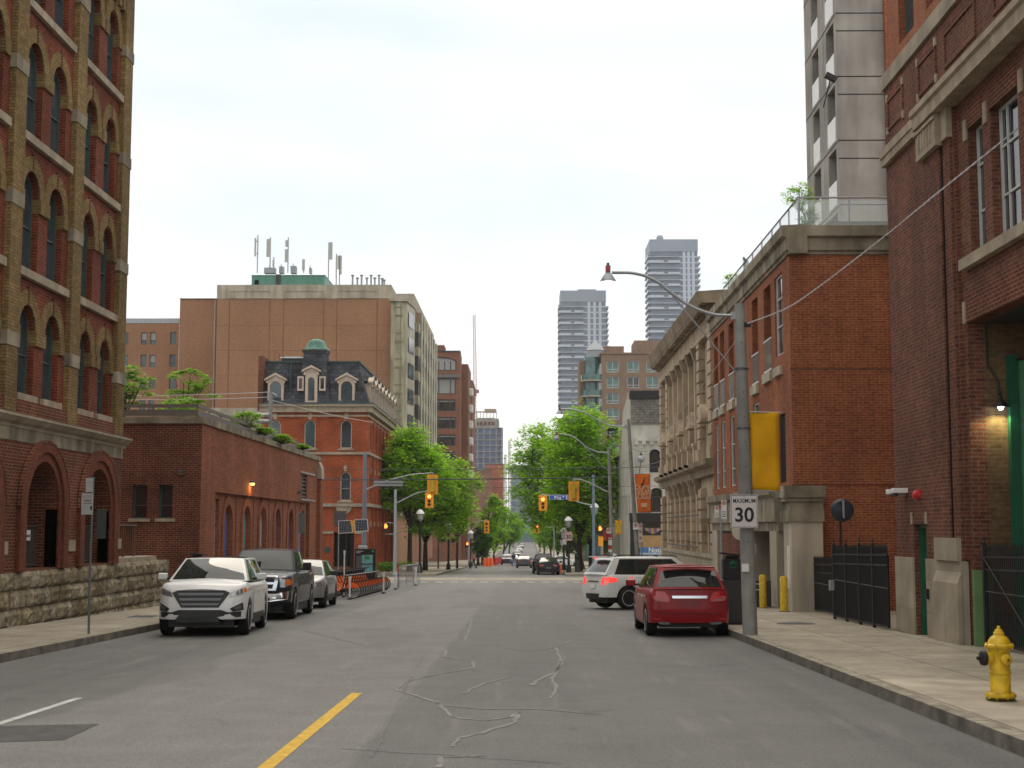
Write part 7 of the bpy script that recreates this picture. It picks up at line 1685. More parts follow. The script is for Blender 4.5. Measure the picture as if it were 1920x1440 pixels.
o = thing('sign_cluster', 'cluster of small grey sign backs on a thin post left of the pink 30 sign', 'sign', at(1057, 1010, 120)); x = AX(1056.5, 120); MB().tube([(x, 120, gz(120) + .1), (x, 120, AZ(994, 120, 1056))], .04, 6).build('post', M['black'], o); board(o, 'sign_plate', 1053, 1060, 997, 1010, 119.9, M['galv']); board(o, 'sign_plate', 1055, 1062, 1011, 1021, 119.9, M['sign_w']); board(o, 'sign_plate', 1050.5, 1055, 1012, 1022, 119.92, M['galv'])
WL2 = thing('wall_lantern', 'small globe lantern on an iron bracket on the white corner building', 'lamp', at(1202, 860, 110.5)); c = at(1202, 860, 110.4)
MB().ball(c, .28).build('globe', M['galv'], WL2, smooth=True); MB().lathe(c, [(.12, .25), (.02, .5)], 8).tube([c - Vector((0, 0, .2)), c - Vector((.15, 0, 1.1)), c - Vector((-.4, -.4, 1.5)), c - Vector((-.8, -.5, 1.3))], .03, 5).build('bracket', M['black'], WL2)

# ---------------------------------------------------------------- solar panels, map kiosk, bicycles, posts
o = thing('solar_post', 'two tilted solar panels on a yellow and black post above the bicycle docks', 'solar panel', (AX(663, 70), 70, -1.1))
x = AX(663, 70); MB().box(x - .09, x + .09, 69.95, 70.1, gz(70), AZ(1000, 70, 660)).build('post', M['black'], o); MB().box(x - .09, x + .13, 69.94, 70.12, AZ(1000, 70, 660), AZ(976, 70, 660)).build('yellow_section', M['sig_yel'], o)
pvm = brick('solar_cells', (.012, .016, .03), (.02, .024, .04), (.16, .17, .2), bw=.12, bh=.12, ms=.008, var=.1, off=0, bump=0, rough=.5, streak=0)
for cor in ([(635, 1001), (661.5, 999), (659.5, 976), (634.5, 977)], [(666, 998), (691, 996), (689, 973.5), (664, 975)]):
    P = [at(px, py, 69.7) for px, py in cor]; P[2] = at(*cor[2], 70.1); P[3] = at(*cor[3], 70.1); nn = (P[1] - P[0]).cross(P[3] - P[0]).normalized() * .03
    fr_ = MB(); fr_.add(P + [p + nn for p in P] , [(0, 1, 2, 3), (4, 5, 6, 7), (0, 1, 5, 4), (1, 2, 6, 5), (2, 3, 7, 6), (3, 0, 4, 7)]); pn = fr_.build('panel', M['frame_wh'], o)
    cc = sum(P, Vector()) / 4; k = nn.normalized(); k = k if k.y < 0 else -k
    MB().poly([cc + (p - cc) * .93 + k * .035 for p in P]).build('cells', pvm, pn)
o = thing('map_kiosk', 'black bike share kiosk with a teal city map behind the bicycles', 'kiosk', (AX(687, 72), 72, -1.2)); Yk = 72
board(o, 'case', 666, 705, 1029, 1092, Yk, M['black'], d=.25); board(o, 'side_panel', 667, 677.5, 1042, 1090, Yk - .26, M['steel_dk']); mp_ = board(o, 'map', 678, 699, 1040.5, 1074, Yk - .26, plain('map_teal', (.18, .42, .45), .4, var=.3, scale=6)); board(mp_, 'map_bar', 678, 699, 1057, 1058.5, Yk - .275, M['black']); board(mp_, 'park_patch', 684, 693, 1043, 1049, Yk - .272, M['mural'][3], d=.002)
q = at(668, 1035.5, Yk - .262); textmesh('Station Map', .12, M['white'], 'lettering', o, Mfr(q, (1, 0, 0), (0, 0, 1)), align='LEFT') if 0 else board(o, 'header_print', 668, 681, 1033, 1034, Yk - .255, M['white'], d=.01)
board(o, 'header_print', 668, 676, 1036, 1037, Yk - .255, M['white'], d=.01); MB().lathe(at(699, 1033.5, Yk - .25), [(.07, 0), (.07, .02)], 14, ax=(0, -1, 0)).build('green_dot', bpy.data.materials['emblem_green'], o)
def circ(c, r, n=22): return [Vector((c[0] + r * math.cos(2 * math.pi * i / n), c[1], c[2] + r * math.sin(2 * math.pi * i / n))) for i in range(n + 1)]
M['bike_orange'] = plain('bike_orange', (.90, .15, .02), .4, var=.1)
def make_bike():
    o = thing('share_bicycle', 'x', 'bicycle', (0, 0, 0), 'orange and black share bicycles in the dock', local=True)     # local +x: rear of the bicycle
    for nm, cx in (('front_wheel', -.54), ('rear_wheel', .54)):
        w_ = MB(); w_.tube(circ((cx, 0, .33), .315), .019, 6, caps=False); w_ = w_.build(nm, M['rubber'], o, smooth=True)
        s = MB(); s.tube(circ((cx, 0, .33), .285), .012, 5, caps=False)
        for i in range(9): a = 2 * math.pi * i / 9; s.tube([(cx, 0, .33), (cx + .28 * math.cos(a), 0, .33 + .28 * math.sin(a))], .004, 4)
        s.lathe((cx, -.04, .33), [(.035, 0), (.035, .08)], 8, ax=(0, 1, 0)); s.build('spokes', M['galv'], w_)
    f = MB(); F_ = Fr((.54, 0, .33), (1, 0, 0), (0, -1, 0)); n = 12; inn = [(.12 * math.cos(rad(30 + 130 * i / n)), .12 * math.sin(rad(30 + 130 * i / n))) for i in range(n + 1)]; ou = [(.30 * math.cos(rad(30 + 130 * i / n)), .30 * math.sin(rad(30 + 130 * i / n))) for i in range(n + 1)]; f.ribbon(F_, inn, ou, .03, .04); f.ribbon(F_, inn, ou, -.04, -.03); f.build('skirt_guard', M['bike_orange'], o)
    g = MB(); g.ribbon(Fr((-.54, 0, .33), (1, 0, 0), (0, -1, 0)), [(.33 * math.cos(rad(20 + 160 * i / n)), .33 * math.sin(rad(20 + 160 * i / n))) for i in range(n + 1)], [(.355 * math.cos(rad(20 + 160 * i / n)), .355 * math.sin(rad(20 + 160 * i / n))) for i in range(n + 1)], -.035, .035); g.build('front_fender', M['black'], o)
    t = MB(); t.tube([(-.40, 0, .82), (-.28, 0, .55), (-.05, 0, .33), (.12, 0, .30)], .045, 8); t.build('frame', M['bike_orange'], o, smooth=True)
    t = MB(); t.tube([(.12, 0, .3), (.25, 0, .85)], .028, 6); t.tube([(.12, 0, .3), (.54, 0, .33)], .02, 6); t.tube([(.2, 0, .6), (.54, 0, .33)], .018, 6); t.tube([(-.54, 0, .33), (-.40, 0, .9), (-.38, 0, 1.02)], .026, 6); t.lathe((.12, -.06, .30), [(.09, 0), (.09, .02)], 10, ax=(0, 1, 0)); t.build('forks', M['black'], o, smooth=True)
    h = MB(); h.tube([(-.2, -.28, 1.06), (-.34, -.2, 1.06), (-.38, 0, 1.03), (-.34, .2, 1.06), (-.2, .28, 1.06)], .018, 6); h.box(-.56, -.40, -.14, .14, .84, 1.0); h.build('handlebar', M['black'], o)
    MB().lathe((.28, 0, .88), [(.001, -.03), (.09, -.02), (.11, .02), (.001, .05)], 10).build('saddle', M['black'], o, smooth=True); MB().tube([(.25, 0, .8), (.28, 0, .87)], .018, 6).build('seat_post', M['galv'], o)
    d = MB(); d.box(-.98, -.80, -.08, .08, 0, .78); d.box(-1.0, -.5, -.2, .2, -.0, .03); return o, d.build('x', M['dark'], None)
bk, dockm = make_bike(); NB = 15
ordn = ['first', 'second', 'third', 'fourth', 'fifth', 'sixth', 'seventh', 'eighth', 'ninth', 'tenth', 'eleventh', 'twelfth', 'thirteenth', 'fourteenth', 'last']
dk = None
for i in range(NB):
    o = bk if i == 0 else copy_tree(bk); y = 55.6 + i * .86; o.location = (-7.22, y, gz(y) + .02); o.rotation_euler = (rad(4), 0, rad(-4))
    o['label'] = ('orange and black share bicycle, %s in the dock row counted from the silver crossover' % ordn[i])
    d = dockm if i == 0 else dockm.copy()
    if i: COL.objects.link(d)
    d.name = 'bicycle_dock'; d.location = (-7.22, y, gz(y) + .01); tag(d, 'dark dock stand holding the %s share bicycle from the silver crossover' % ordn[i], 'bicycle dock', 'bicycle dock stands')
def flexpost(px, pytop, pybot, lab, fat=1):
    x, y = gp(px, pybot); h = at(px, pytop, y).z - gz(y); o = thing('flexible_post', lab, 'post', (x, y, gz(y)), 'white flexible posts round the bicycle docks')
    MB().lathe((x, y, gz(y)), [(.10, 0), (.10, .03), (.05, .05), (.04, .08)], 10).build('base', M['rubber'], o); MB().lathe((x, y, gz(y) + .06), [(.038 * fat, 0), (.038 * fat, h - .25), (.052 * fat, h - .2), (.06 * fat, h - .06)], 10).build('post', M['white'], o)
flexpost(655.5, 1081, 1124, 'white flexible post at the near corner of the bicycle docks'); flexpost(719, 1074, 1113, 'white flexible post halfway along the bicycle docks')
flexpost(741.5, 1071, 1105.5, 'white flexible post at the far end of the bicycle docks'); flexpost(779.5, 1067, 1098, 'white flexible post standing alone at the corner crosswalk')
flexpost(644.8, 1032, 1120, 'taller slim white post behind the nearest docked bicycles', .7)
M['barrier_w'] = M['galv']
for i, (px, Y, lb) in enumerate(((752, 74, 'nearer grey steel crowd barrier at the left corner'), (764, 78, 'farther grey steel crowd barrier at the left corner'))):
    x = AX(px, Y); o = thing('crowd_barrier', lb, 'barrier', (x, Y, gz(Y)), 'crowd barriers at the corner'); z = gz(Y)
    m = MB(); m.tube([(x, Y, z + .05), (x, Y, z + 1.05), (x + .1, Y + .05, z + 1.12), (x + .55, Y + 1.2, z + 1.12), (x + .6, Y + 1.3, z + 1.05), (x + .6, Y + 1.3, z + .05)], .022, 6); m.tube([(x, Y, z + .25), (x + .6, Y + 1.3, z + .25)], .018, 5); m.build('frame', M['galv'], o)
    m = MB()
    for k in range(1, 10): m.tube([(x + .06 * k, Y + .13 * k, z + .25), (x + .06 * k, Y + .13 * k, z + 1.1)], .009, 4)
    m.build('bars', M['galv'], o)
o = thing('marker_post', 'short post banded red and blue in front of the crowd barriers', 'post', (AX(748.8, 72), 72, gz(72))); x = AX(748.8, 72)
for a, b, mt in ((0, .55, 'steel_dk'), (.55, .78, 'mural'), (.78, 1.15, 'red')): MB().lathe((x, 72, gz(72)), [(.03, a), (.03, b)], 8).build('band', M['mural'][0] if mt == 'mural' else M[mt], o)
ct = thing('utility_box', 'white rounded box on the blue-grey signal pole above the map kiosk', 'box', at(680, 1027, 85.7)); board(ct, 'case', 672, 689, 1023, 1031, 85.7, M['galv'], d=.3, rnd=.05)
sg = thing('road_sign', 'blank grey back of a square sign in front of the heritage doorway hood', 'sign', at(636, 972, 80)); board(sg, 'panel', 626, 650, 958, 987, 80, M['steel_dk']); x = AX(637, 80); MB().tube([(x, 80.05, gz(80) + .1), (x, 80.05, AZ(962, 80, 637))], .03, 6).build('post', M['galv'], sg)
sg = thing('road_sign', 'brown-grey back of a sign on a post in front of the farthest brick arch', 'sign', at(566, 985, 62)); board(sg, 'panel', 560, 572, 962, 1000, 66, M['steel_dk']); x = AX(562, 66); MB().tube([(x, 66.05, gz(66) + .1), (x, 66.05, AZ(960, 66, 562))], .035, 6).build('post', M['galv'], sg)

# ---------------------------------------------------------------- hydrant
hx, hy = gp(1877, 1315, .15); hz = gz(hy) + .152
H = thing('fire_hydrant', 'yellow fire hydrant with a black side cap on the right foreground pavement', 'fire hydrant', (hx, hy, hz))
m = MB(); m.lathe((hx, hy, hz), [(.10, 0), (.10, .045), (.165, .05), (.17, .065), (.165, .085), (.118, .09), (.112, .11), (.112, .30), (.122, .305), (.122, .33), (.112, .335), (.112, .56), (.12, .575), (.125, .59)], 28); m.build('barrel', M['yellow'], H, smooth=True)
m = MB(); m.lathe((hx, hy, hz), [(.155, .59), (.16, .60), (.16, .62), (.15, .63), (.125, .635), (.115, .67), (.09, .705), (.06, .725), (.058, .76), (.045, .765), (.04, .79), (.001, .80)], 28); m.build('bonnet', M['yellow'], H, smooth=True)
m = MB(); m.lathe((hx, hy, hz), [(.02, .78), (.02, .825), (.001, .83)], 5); m.build('operating_nut', M['yellow'], H)
m = MB()
for i in range(8): a = 2 * math.pi * i / 8 + .2; m.lathe((hx + .145 * math.cos(a), hy + .145 * math.sin(a), hz + .575), [(.012, 0), (.012, .065)], 6); m.lathe((hx + .148 * math.cos(a), hy + .148 * math.sin(a), hz + .03), [(.012, 0), (.012, .07)], 6)
m.build('bolts', M['yellow'], H)
s_ = MB(); s_.lathe((hx - .10, hy - .01, hz + .475), [(.075, 0), (.075, .06)], 18, ax=(-1, -.1, 0)); s_ = s_.build('side_outlet', M['yellow'], H, smooth=True); MB().lathe((hx - .16, hy - .016, hz + .475), [(.082, 0), (.086, .02), (.08, .05), (.05, .065), (.02, .07), (.02, .10), (.001, .10)], 18, ax=(-1, -.1, 0)).build('cap', M['black'], s_, smooth=True)
f_ = MB(); f_.lathe((hx + .02, hy - .09, hz + .47), [(.055, 0), (.055, .05), (.062, .05), (.062, .075), (.045, .085), (.016, .088), (.016, .105), (.001, .105)], 16, ax=(.12, -1, 0)); f_ = f_.build('front_outlet', M['yellow'], H, smooth=True); MB().lathe((hx + .032, hy - .195, hz + .47), [(.014, 0), (.014, .012)], 6, ax=(.12, -1, 0)).build('outlet_nut', M['rust'], f_)
MB().lathe((hx, hy, hz - .002), [(.13, 0), (.11, .03), (.09, .035)], 20).build('base_flange', M['rust'], H)
m = MB(); rr = random.Random(2)
for i in range(60): a = rr.uniform(0, 6.28); p = Vector((hx + .15 * math.cos(a), hy + .15 * math.sin(a), hz)); m.poly([p, p + Vector((.012, 0, 0)), p + Vector((rr.uniform(-.03, .03), rr.uniform(-.03, .03), rr.uniform(.02, .06)))])
tag(m.build('weeds', M['leaf_dk']), 'thin weeds round the foot of the yellow hydrant', 'weeds', kind='stuff')

# ---------------------------------------------------------------- overhead wires
def wire(label, A, B, sag, r=.012, mat='cable', grp=None, cat='cable'):
    A, B = Vector(A), Vector(B); P = [A.lerp(B, i / 24) + Vector((0, 0, -sag * (1 - (2 * i / 24 - 1) ** 2))) for i in range(25)]
    return tag(MB().tube(P, r, 5).build('overhead_cable', M[mat]), label, cat, grp)
GW = 'wires over the crossing'
wire('uppermost dark wire strung across the crossing', (-45, 98, AZ(868, 98, 200)), (30, 98, AZ(862, 98, 1100)), .55, .022, grp=GW)
wire('thick dark wire strung across behind the signal arms', (-45, 90, AZ(880, 90, 200)), at(1139, 895, 82), .35, .035, grp=GW)
wire('thin dark wire just under the thick one over the crossing', (-45, 96, AZ(905, 96, 200)), (30, 96, AZ(898, 96, 1100)), .5, .015, grp=GW)
wire('lowest thin wire over the crossing, level with the street name sign', (-45, 101, AZ(925, 101, 200)), (30, 101, AZ(922, 101, 1100)), .4, .012, grp=GW)
wire('dark wire from the corner lamp post to the white corner building', at(1141, 877, 81), at(1245, 862, 108), .2, .02, grp=GW)
for nm, pts in (('pale twisted cable from the nearest lamp post up across the brown brick hall', [(1395, 609, 29.2), (1480, 578, 28), (1560, 520, 27), (1663, 440, 25.6), (1760, 360, 24.5), (1920, 232, 22.9), (2060, 110, 21.7)]),):
    P = [at(*p) for p in pts]; Q = []
    for i in range(len(P) - 1):
        for k in range(8): Q.append(P[i].lerp(P[i + 1], k / 8))
    for _ in range(6): Q = [Q[0]] + [(Q[i - 1] + Q[i] * 2 + Q[i + 1]) / 4 for i in range(1, len(Q) - 1)] + [Q[-1]]
    m = MB(); m.tube(Q, .011, 5)
    for ph in (0, math.pi):
        H2 = []
        for i in range(len(Q) - 1):
            for k in range(6): t = (i + k / 6); p = Q[i].lerp(Q[i + 1], k / 6); H2.append(p + Vector((.0, math.cos(t * 5 + ph) * .015, math.sin(t * 5 + ph) * .015)))
        m.tube(H2, .006, 4)
    tag(m.build('overhead_cable', M['cable_lt']), nm, 'cable')
c = at(1401, 609, 29.15); tag(MB().mbox(Matrix.Translation(c), .14, .1, .09).build('cable_clamp', M['black']), 'black cable clamp on the nearest lamp post where the pale cable starts', 'clamp')
wire('thin pale wire slanting from the nearest lamp post down past the stone building', at(1392, 622, 29.3), at(1200, 845, 62), .25, .008, 'cable_lt')
wire('pale wire sagging from the leaning lamp post to the stone building', at(1180, 838, 62), at(1262, 800, 70), .6, .012, 'cable_lt')
UP = thing('utility_pole', 'grey utility pole with insulators in front of the heritage mansard roof', 'utility pole', (AX(506.5, 84), 84, -1.4)); x = AX(506.5, 84)
MB().lathe((x, 84, -1.4), [(.16, 0), (.12, at(506, 734, 84).z + 1.4)], 10).build('pole', M['pole_conc'], UP, smooth=True)
for py in (778, 790): MB().tube([at(482, py, 83.9), at(505, py, 83.9)], .13, 8).build('insulator_arm', M['galv'], UP, smooth=True)
MB().tube([at(505, 734, 84), at(519, 742, 84)], .06, 6).build('top_arm', M['galv'], UP)
wire('upper of two pale wires from the utility pole to the left', at(505, 735, 84), at(150, 741, 90), .1, .02, 'cable_lt'); wire('lower of two pale wires from the utility pole to the left', at(505, 744.5, 84), at(150, 748, 90), .1, .02, 'cable_lt')
wire('pale wire falling from the utility pole across the heritage front', at(508, 750, 84), at(700, 792, 108), .1, .018, 'cable_lt')
wire('thin wire crossing the heritage front level with its middle windows', at(600, 897, 90), at(760, 905, 90), .1, .015, 'cable')

# ---------------------------------------------------------------- barrels, cone, boards far away
for i in range(9):
    x, y = AX(909.5 + (i % 3) * 6.2, 178 + (i // 3) * 5), 178 + (i // 3) * 5
    tag(MB().lathe((x, y, gz(y) + .1), [(.26, 0), (.24, .5), (.2, 1.0)], 10).build('traffic_barrel', M['bike_orange']), '%s orange barrel of the %s row at the left of the next crossing' % (('left', 'middle', 'right')[i % 3], ('front', 'second', 'back')[i // 3]), 'traffic barrel', 'orange traffic barrels')
for i in range(10):
    y = 196 + i * 7; x = AX(929 + i * 2.2, y)
    tag(MB().lathe((x, y, gz(y) + .1), [(.26, 0), (.24, .5), (.2, 1.0)], 8).build('traffic_barrel', M['red']), 'red barrel, %s from the near end of the line along the far left kerb' % ordn[i], 'traffic barrel', 'red barrels along the far left kerb')
x, y = AX(1050, 116), 116; tag(MB().lathe((x, y, gz(y) + .15), [(.22, 0), (.2, .04), (.12, .06), (.03, .75)], 10).build('traffic_cone', M['bike_orange']), 'orange traffic cone right beside the black saloon car', 'traffic cone')
o = thing('news_box', 'yellow advertising board on the corner left of the lit hand signal', 'sign', at(1127, 1012, 100)); board(o, 'panel', 1122, 1131, 1006, 1024, 108, M['sig_yel'])
# ================================================================ trees
def tree(label, px, Y, crown, top, bot, leaf, name='street_tree', n=90, lv=90, group='street trees', ls=.16, trunk=.16, seed=1, base=None, cat='tree', lean=0, flat=.35, holes=1):
    """crown: (px0, px1) spread; top/bot: py of crown"""
    rr = random.Random(seed); bx = AX(px, Y); zb = gz(Y) + .12 if base is None else base
    x0, x1 = AX(crown[0], Y), AX(crown[1], Y); zt, z0 = at(px, top, Y).z, at(px, bot, Y).z; cx, rx = (x0 + x1) / 2, (x1 - x0) / 2; cz, rz = (zt + z0) / 2, (zt - z0) / 2
    o = thing(name, label, cat, (bx, Y, zb), group)
    C = []
    ph = [rr.uniform(0, 6.28) for _ in range(6)]
    for i in range(n * 20):
        if len(C) >= n: break
        a = rr.uniform(0, 2 * math.pi); s = rr.uniform(-1, 1); r = rr.uniform(.25, 1) ** .5
        q = math.sqrt(1 - s * s); lump = .78 + .20 * math.sin(3 * a + ph[0]) * q + .17 * math.sin(5 * a + ph[1] + s * 4) + .1 * math.sin(4 * s + ph[2])
        p = Vector((cx + rx * r * q * math.cos(a) * lump, Y + rx * .9 * r * q * math.sin(a) * lump, cz + rz * (s if s > 0 else s * .9) * r * min(1, lump + .12)))
        if all((p - c).length > rx * .16 for c in C): C.append(p)
    t = MB(); fork = Vector((bx + lean, Y, zb + max(.8, (z0 - zb) * .95)))
    t.tube([(bx, Y, zb - .1), (bx + lean * .3, Y, zb + (fork.z - zb) * .5), fork], [trunk * 1.25, trunk, trunk * .85], 9)
    nl = 6; limbs = []
    for i in range(nl):
        a = 2 * math.pi * i / nl + rr.uniform(-.4, .4); e = Vector((cx + rx * .5 * math.cos(a), Y + rx * .5 * math.sin(a), cz + rz * rr.uniform(-.1, .45))); mid = fork.lerp(e, .5) + Vector((rr.uniform(-.2, .2) * rx * .3, rr.uniform(-.2, .2) * rx * .3, -.06 * rz)); limbs.append((fork, mid, e)); t.tube([fork, mid, e], [trunk * .62, trunk * .4, trunk * .2], 6)
    e = Vector((cx, Y, cz + rz * .6)); mid = fork.lerp(e, .5); limbs.append((fork, mid, e)); t.tube([fork, mid, e], [trunk * .7, trunk * .45, trunk * .2], 6)
    for c in C:
        best = min(limbs, key=lambda l: (l[2] - c).length); s_ = best[1] if (best[1] - c).length < (best[2] - c).length else best[2]
        t.tube([s_, s_.lerp(c, .6) + Vector((0, 0, .05 * rz)), c], [trunk * .14, trunk * .09, trunk * .04], 4, caps=False)
    t.build('trunk', M['bark'], o, smooth=True)
    L_ = MB()
    for c in C:
        cr = rx * rr.uniform(.16, .30)
        for k in range(lv):
            d = Vector((rr.gauss(0, .55), rr.gauss(0, .55), rr.gauss(0, flat))) * cr; p = c + d + Vector((0, 0, -.12 * (d.x ** 2 + d.y ** 2) / cr))
            a = rr.uniform(0, 6.28); u = Vector((math.cos(a), math.sin(a), rr.uniform(-.5, .5))); v = u.cross(Vector((rr.uniform(-.5, .5), rr.uniform(-.5, .5), 1))).normalized(); s = ls * rr.uniform(.6, 1.4)
            k0 = len(L_.v); L_.v += [p - u * s, p + v * s * .5, p + u * s, p - v * s * .5]; L_.f.append([k0, k0 + 1, k0 + 2, k0 + 3]); L_.m.append(0)
    L_.build('crown', leaf, o); return o
tree('broad bright green tree at the left, nearest the heritage building', 770, 124, (696, 842), 795, 985, M['leaf'], seed=3, n=210, lv=105, ls=.18, trunk=.2)
tree('spreading green tree on the left pavement behind the lit signal', 799, 134, (728, 892), 842, 1018, M['leaf'], seed=8, n=210, lv=105, ls=.18, trunk=.22)
tree('smaller tree on the left with thin trunk beside the middle globe lamp', 858, 150, (815, 896), 925, 1010, M['leaf_mid'], seed=12, n=80, lv=70, trunk=.12)
tree('thin young tree on the left pavement under the larger crowns', 823, 146, (808, 852), 960, 1015, M['leaf'], seed=13, n=36, lv=50, trunk=.07)
tree('tall bright green tree on the right, spreading over the signals', 1085, 126, (1003, 1170), 758, 1012, M['leaf'], seed=21, n=260, lv=105, ls=.18, trunk=.26)
tree('wide airy tree on the right with branches reaching left over the street', 1092, 142, (952, 1085), 788, 1005, M['leaf'], seed=22, n=190, lv=95, ls=.18, trunk=.2, lean=-1.2)
tree('darker tree behind the right pair with a leaning trunk', 1106, 150, (1030, 1150), 905, 1020, M['leaf_mid'], seed=23, n=110, lv=80, trunk=.2)
far = [(905, 205, (893, 950), 905, 1045, 'leaf'), (926, 245, (912, 966), 930, 1040, 'leaf'), (944, 300, (930, 985), 945, 1035, 'leaf_mid'), (955, 380, (946, 985), 952, 1028, 'leaf_mid'), (897, 196, (880, 925), 985, 1052, 'leaf_dk'),
       (1045, 200, (1012, 1085), 925, 1040, 'leaf_mid'), (1032, 250, (1000, 1062), 945, 1035, 'leaf_mid'), (1020, 310, (993, 1046), 955, 1030, 'leaf'), (1012, 400, (992, 1035), 962, 1026, 'leaf_mid'), (1010, 500, (985, 1025), 968, 1022, 'leaf_mid'), (962, 500, (952, 982), 965, 1022, 'leaf'), (1062, 188, (1040, 1100), 975, 1045, 'leaf_dk'), (988, 760, (968, 1012), 975, 1012, 'leaf_mid')]
fl = ['first tall tree past the next crossing on the left', 'second bright tree along the far left pavement', 'third tree along the far left pavement, greener', 'fourth tree along the far left, small and distant', 'dark low tree by the far left corner', 'first tree past the next crossing on the right', 'second tree along the far right pavement', 'third, lighter tree along the far right', 'fourth tree along the far right, small', 'last small tree on the far right before the bridge', 'last small tree on the far left before the bridge', 'dark low tree behind the pink 30 sign', 'tree rising behind the railway bridge']
for i, (px, Y, cr_, t_, b_, lf) in enumerate(far): tree(fl[i], px, Y, cr_, t_, b_, M[lf], seed=40 + i, n=70, lv=60, ls=.22, trunk=.2, group='trees far down the street', name='distant_tree')
tree('lime green tree with thin branches above the low brick building railing', 345, 88, (306, 404), 682, 775, M['leaf_lime'], seed=61, n=30, lv=85, ls=.11, trunk=.09, group='trees behind the low brick building', name='maple_tree', flat=.13)
tree('lime green tree peeping out beside the warehouse corner', 232, 84, (185, 292), 684, 765, M['leaf_lime'], seed=62, n=30, lv=85, ls=.11, trunk=.09, group='trees behind the low brick building', name='maple_tree', flat=.13)
tree('low spreading bush of lime leaves behind the railing under the thin tree', 330, 80, (290, 385), 740, 790, M['leaf_lime'], seed=63, n=40, lv=46, ls=.09, trunk=.05, group='trees behind the low brick building', name='maple_tree', flat=.13)
def shrub(label, px, py, Y, w, h, leaf, seed, n=30, lv=50, ls=.06, group='shrubs', base=None):
    rr = random.Random(seed); c = at(px, py, Y); o = thing('shrub', label, 'plant', (c.x, Y, c.z - h / 2), group); s_ = MB(); L_ = MB()
    for i in range(n):
        a = rr.uniform(0, 6.28); p = c + Vector((w / 2 * math.cos(a) * rr.uniform(.1, 1), w / 2 * math.sin(a) * rr.uniform(.1, 1), rr.uniform(-.5, .5) * h)); s_.tube([(c.x, Y, c.z - h / 2 - .1), p], .012, 4)
        for k in range(lv):
            q = p + Vector((rr.gauss(0, w * .09), rr.gauss(0, w * .09), rr.gauss(0, h * .07))); b = rr.uniform(0, 6.28); u = Vector((math.cos(b), math.sin(b), rr.uniform(-.6, .6))) * ls; v = Vector((-u.y, u.x, rr.uniform(-.5, .5) * ls)) * .5; L_.poly([q - u, q + v, q + u, q - v])
    s_.build('stems', M['bark'], o); L_.build('foliage', leaf, o); return o
for i, (px, py, Y, w_, h_) in enumerate(((462, 787, 60, 1.5, .55), (530, 822, 66, 1.0, .35), (497, 808, 62, .9, .22), (568, 837, 73, .9, .2))):
    shrub(['lime planter shrub nearest the utility pole on the low brick roof', 'lime planter shrub midway along the low brick roof edge', 'small lime planter shrub behind the roof railing ticks', 'lime planter shrub at the far end of the low brick roof'][i], px, py, Y, w_, h_, M['leaf_lime'], 70 + i, 26, 40, .07, 'shrubs in the roof planter')
tree('airy green roof tree on the terrace of the orange brick building', 1507, 43, (1470, 1548), 338, 395, M['leaf'], seed=81, n=44, lv=40, ls=.035, trunk=.02, group=None, name='roof_tree', base=10.6)
shrub('dense green bush at the foot of the terrace tree', 1516, 405, 43.2, .75, .45, M['leaf_mid'], 82, 30, 60, .03, 'terrace plants')
shrub('small green bush on the roof edge above the stone building', 1374, 528, 60, .7, .5, M['leaf'], 83, 20, 40, .05, 'terrace plants')
shrub('little dark conifer on the orange building roof edge', 1400, 496, 52, .3, .5, M['leaf_dk'], 84, 20, 40, .03, 'terrace plants')
shrub('grey-green weeds and rubble heap at the foot of the heritage side wall', 728, 1062, 112, 3.0, .6, M['leaf_dk'], 85, 30, 40, .09, 'street corner plants')

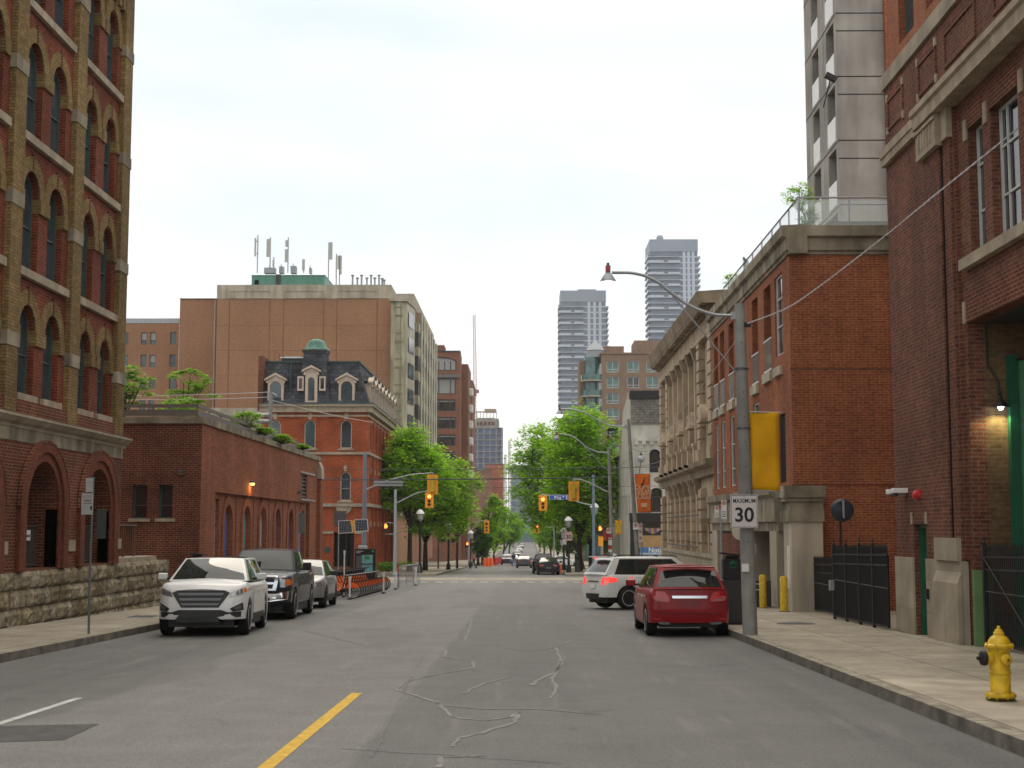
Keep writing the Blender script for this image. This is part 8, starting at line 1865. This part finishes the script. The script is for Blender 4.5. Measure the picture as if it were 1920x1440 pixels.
# ================================================================ people
def person(label, px, Y, h, pose, shirt, legs, hairc, skin=(.35, .2, .14), heading=0):
    x = AX(px, Y); zb = gz(Y) + .02; o = thing('person', label, 'person', (0, 0, 0), None, local=True)
    s = h / 1.72
    mats = {k: plain(k + '_' + label.split()[0] + str(px), c, .8, var=.1, world=False) for k, c in (('shirt', shirt), ('legs', legs), ('hair', hairc), ('skin', skin))}
    lf, rf = pose['lf'], pose['rf']
    V = {'pel': (0, 0, .95), 'spine': (.02, 0, 1.15), 'chest': (.03, 0, 1.35), 'neck': (.04, 0, 1.50), 'head': (.06, 0, 1.60), 'top': (.06, 0, 1.70),
         'hl': (0, .10, .92), 'kl': ((lf + 0) * .5 + .06, .10, .50), 'al': (lf, .10, .08), 'tl': (lf + .17, .10, .04),
         'hr': (0, -.10, .92), 'kr': (rf * .5 + .06, -.10, .50), 'ar': (rf, -.10, .08), 'tr': (rf + .17, -.10, .04),
         'sl': (.03, .19, 1.42), 'el': (pose['la'] * .5, .25, 1.14), 'wl': (pose['la'], .26, .90), 'fl': (pose['la'] + .04, .26, .80),
         'sr': (.03, -.19, 1.42), 'er': (pose['ra'] * .5, -.25, 1.14), 'wr': (pose['ra'], -.26, .90), 'fr': (pose['ra'] + .04, -.26, .80)}
    E_ = [('pel', 'spine'), ('spine', 'chest'), ('chest', 'neck'), ('neck', 'head'), ('head', 'top'), ('pel', 'hl'), ('hl', 'kl'), ('kl', 'al'), ('al', 'tl'), ('pel', 'hr'), ('hr', 'kr'), ('kr', 'ar'), ('ar', 'tr'), ('chest', 'sl'), ('sl', 'el'), ('el', 'wl'), ('wl', 'fl'), ('chest', 'sr'), ('sr', 'er'), ('er', 'wr'), ('wr', 'fr')]
    R_ = {'pel': .14, 'spine': .12, 'chest': .14, 'neck': .055, 'head': .095, 'top': .07, 'hl': .09, 'hr': .09, 'kl': .065, 'kr': .065, 'al': .045, 'ar': .045, 'tl': .035, 'tr': .035, 'sl': .06, 'sr': .06, 'el': .045, 'er': .045, 'wl': .032, 'wr': .032, 'fl': .03, 'fr': .03}
    def skin_mesh(name, ks, es, mat, grow=0):
        idx = {k: i for i, k in enumerate(ks)}; me = bpy.data.meshes.new(name); me.from_pydata([tuple(Vector(V[k]) * s) for k in ks], [(idx[a], idx[b]) for a, b in es], [])
        ob = bpy.data.objects.new(name, me); COL.objects.link(ob); ob.parent = o; me.materials.append(mat)
        md = ob.modifiers.new('skin', 'SKIN')
        for k in ks: r = (R_[k] + grow) * s; me.skin_vertices[0].data[idx[k]].radius = (r * (.75 if k in ('pel', 'spine', 'chest') else 1), r * 1.0)
        me.skin_vertices[0].data[0].use_root = True; sb = ob.modifiers.new('sub', 'SUBSURF'); sb.levels = sb.render_levels = 1; return ob
    body = skin_mesh('body', list(V), E_, mats['skin'])
    skin_mesh('trousers', ['pel', 'hl', 'kl', 'al', 'hr', 'kr', 'ar'], [('pel', 'hl'), ('hl', 'kl'), ('kl', 'al'), ('pel', 'hr'), ('hr', 'kr'), ('kr', 'ar')], mats['legs'], .022)
    skin_mesh('jacket', ['spine', 'pel', 'chest', 'sl', 'el', 'wl', 'sr', 'er', 'wr'], [('pel', 'spine'), ('spine', 'chest'), ('chest', 'sl'), ('sl', 'el'), ('el', 'wl'), ('chest', 'sr'), ('sr', 'er'), ('er', 'wr')], mats['shirt'], .028)
    MB().lathe(Vector((.045, 0, 1.66)) * s, [(.10 * s, -.06), (.115 * s, 0), (.09 * s, .07), (.001, .10)], 10).build('hair', mats['hair'], o, smooth=True)
    for nm, k in (('shoe', 'tl'), ('shoe', 'tr')): q = Vector(V[k]) * s; MB().box(q.x - .2, q.x + .05, q.y - .05, q.y + .05, -.01, .09).build(nm, M['black'], o, bevel=.02)
    o.location = (x, Y, zb); o.rotation_euler = (0, 0, rad(heading)); return o
person('person in a pink coat striding left across the far left pavement', 889, 163, 1.68, dict(lf=.38, rf=-.38, la=-.25, ra=.3), (.42, .16, .17), (.03, .03, .04), (.03, .02, .015), heading=200)
person('person in a dark blue jacket and jeans walking in the roadway beyond the crossing', 963, 186, 1.75, dict(lf=.2, rf=-.25, la=-.12, ra=.15), (.03, .045, .09), (.18, .24, .34), (.04, .035, .03), heading=-60)
person('person in dark clothes at the right corner behind the white estate car', 1134, 108, 1.7, dict(lf=.1, rf=-.1, la=-.05, ra=.1), (.04, .03, .03), (.03, .03, .03), (.03, .02, .02), heading=100)

# ================================================================ haze
hz_ = MB().box(-700, 700, -80, 1400, -30, 130)
m, N_, L_2, b_ = newmat('haze'); N_.remove(b_); v = N_.new('ShaderNodeVolumePrincipled'); v.inputs['Color'].default_value = (.95, .97, 1, 1); v.inputs['Density'].default_value = .00017; v.inputs['Anisotropy'].default_value = .2
L_2.new(v.outputs[0], N_['Material Output'].inputs['Volume'])
tag(hz_.build('haze', m), kind='stuff')
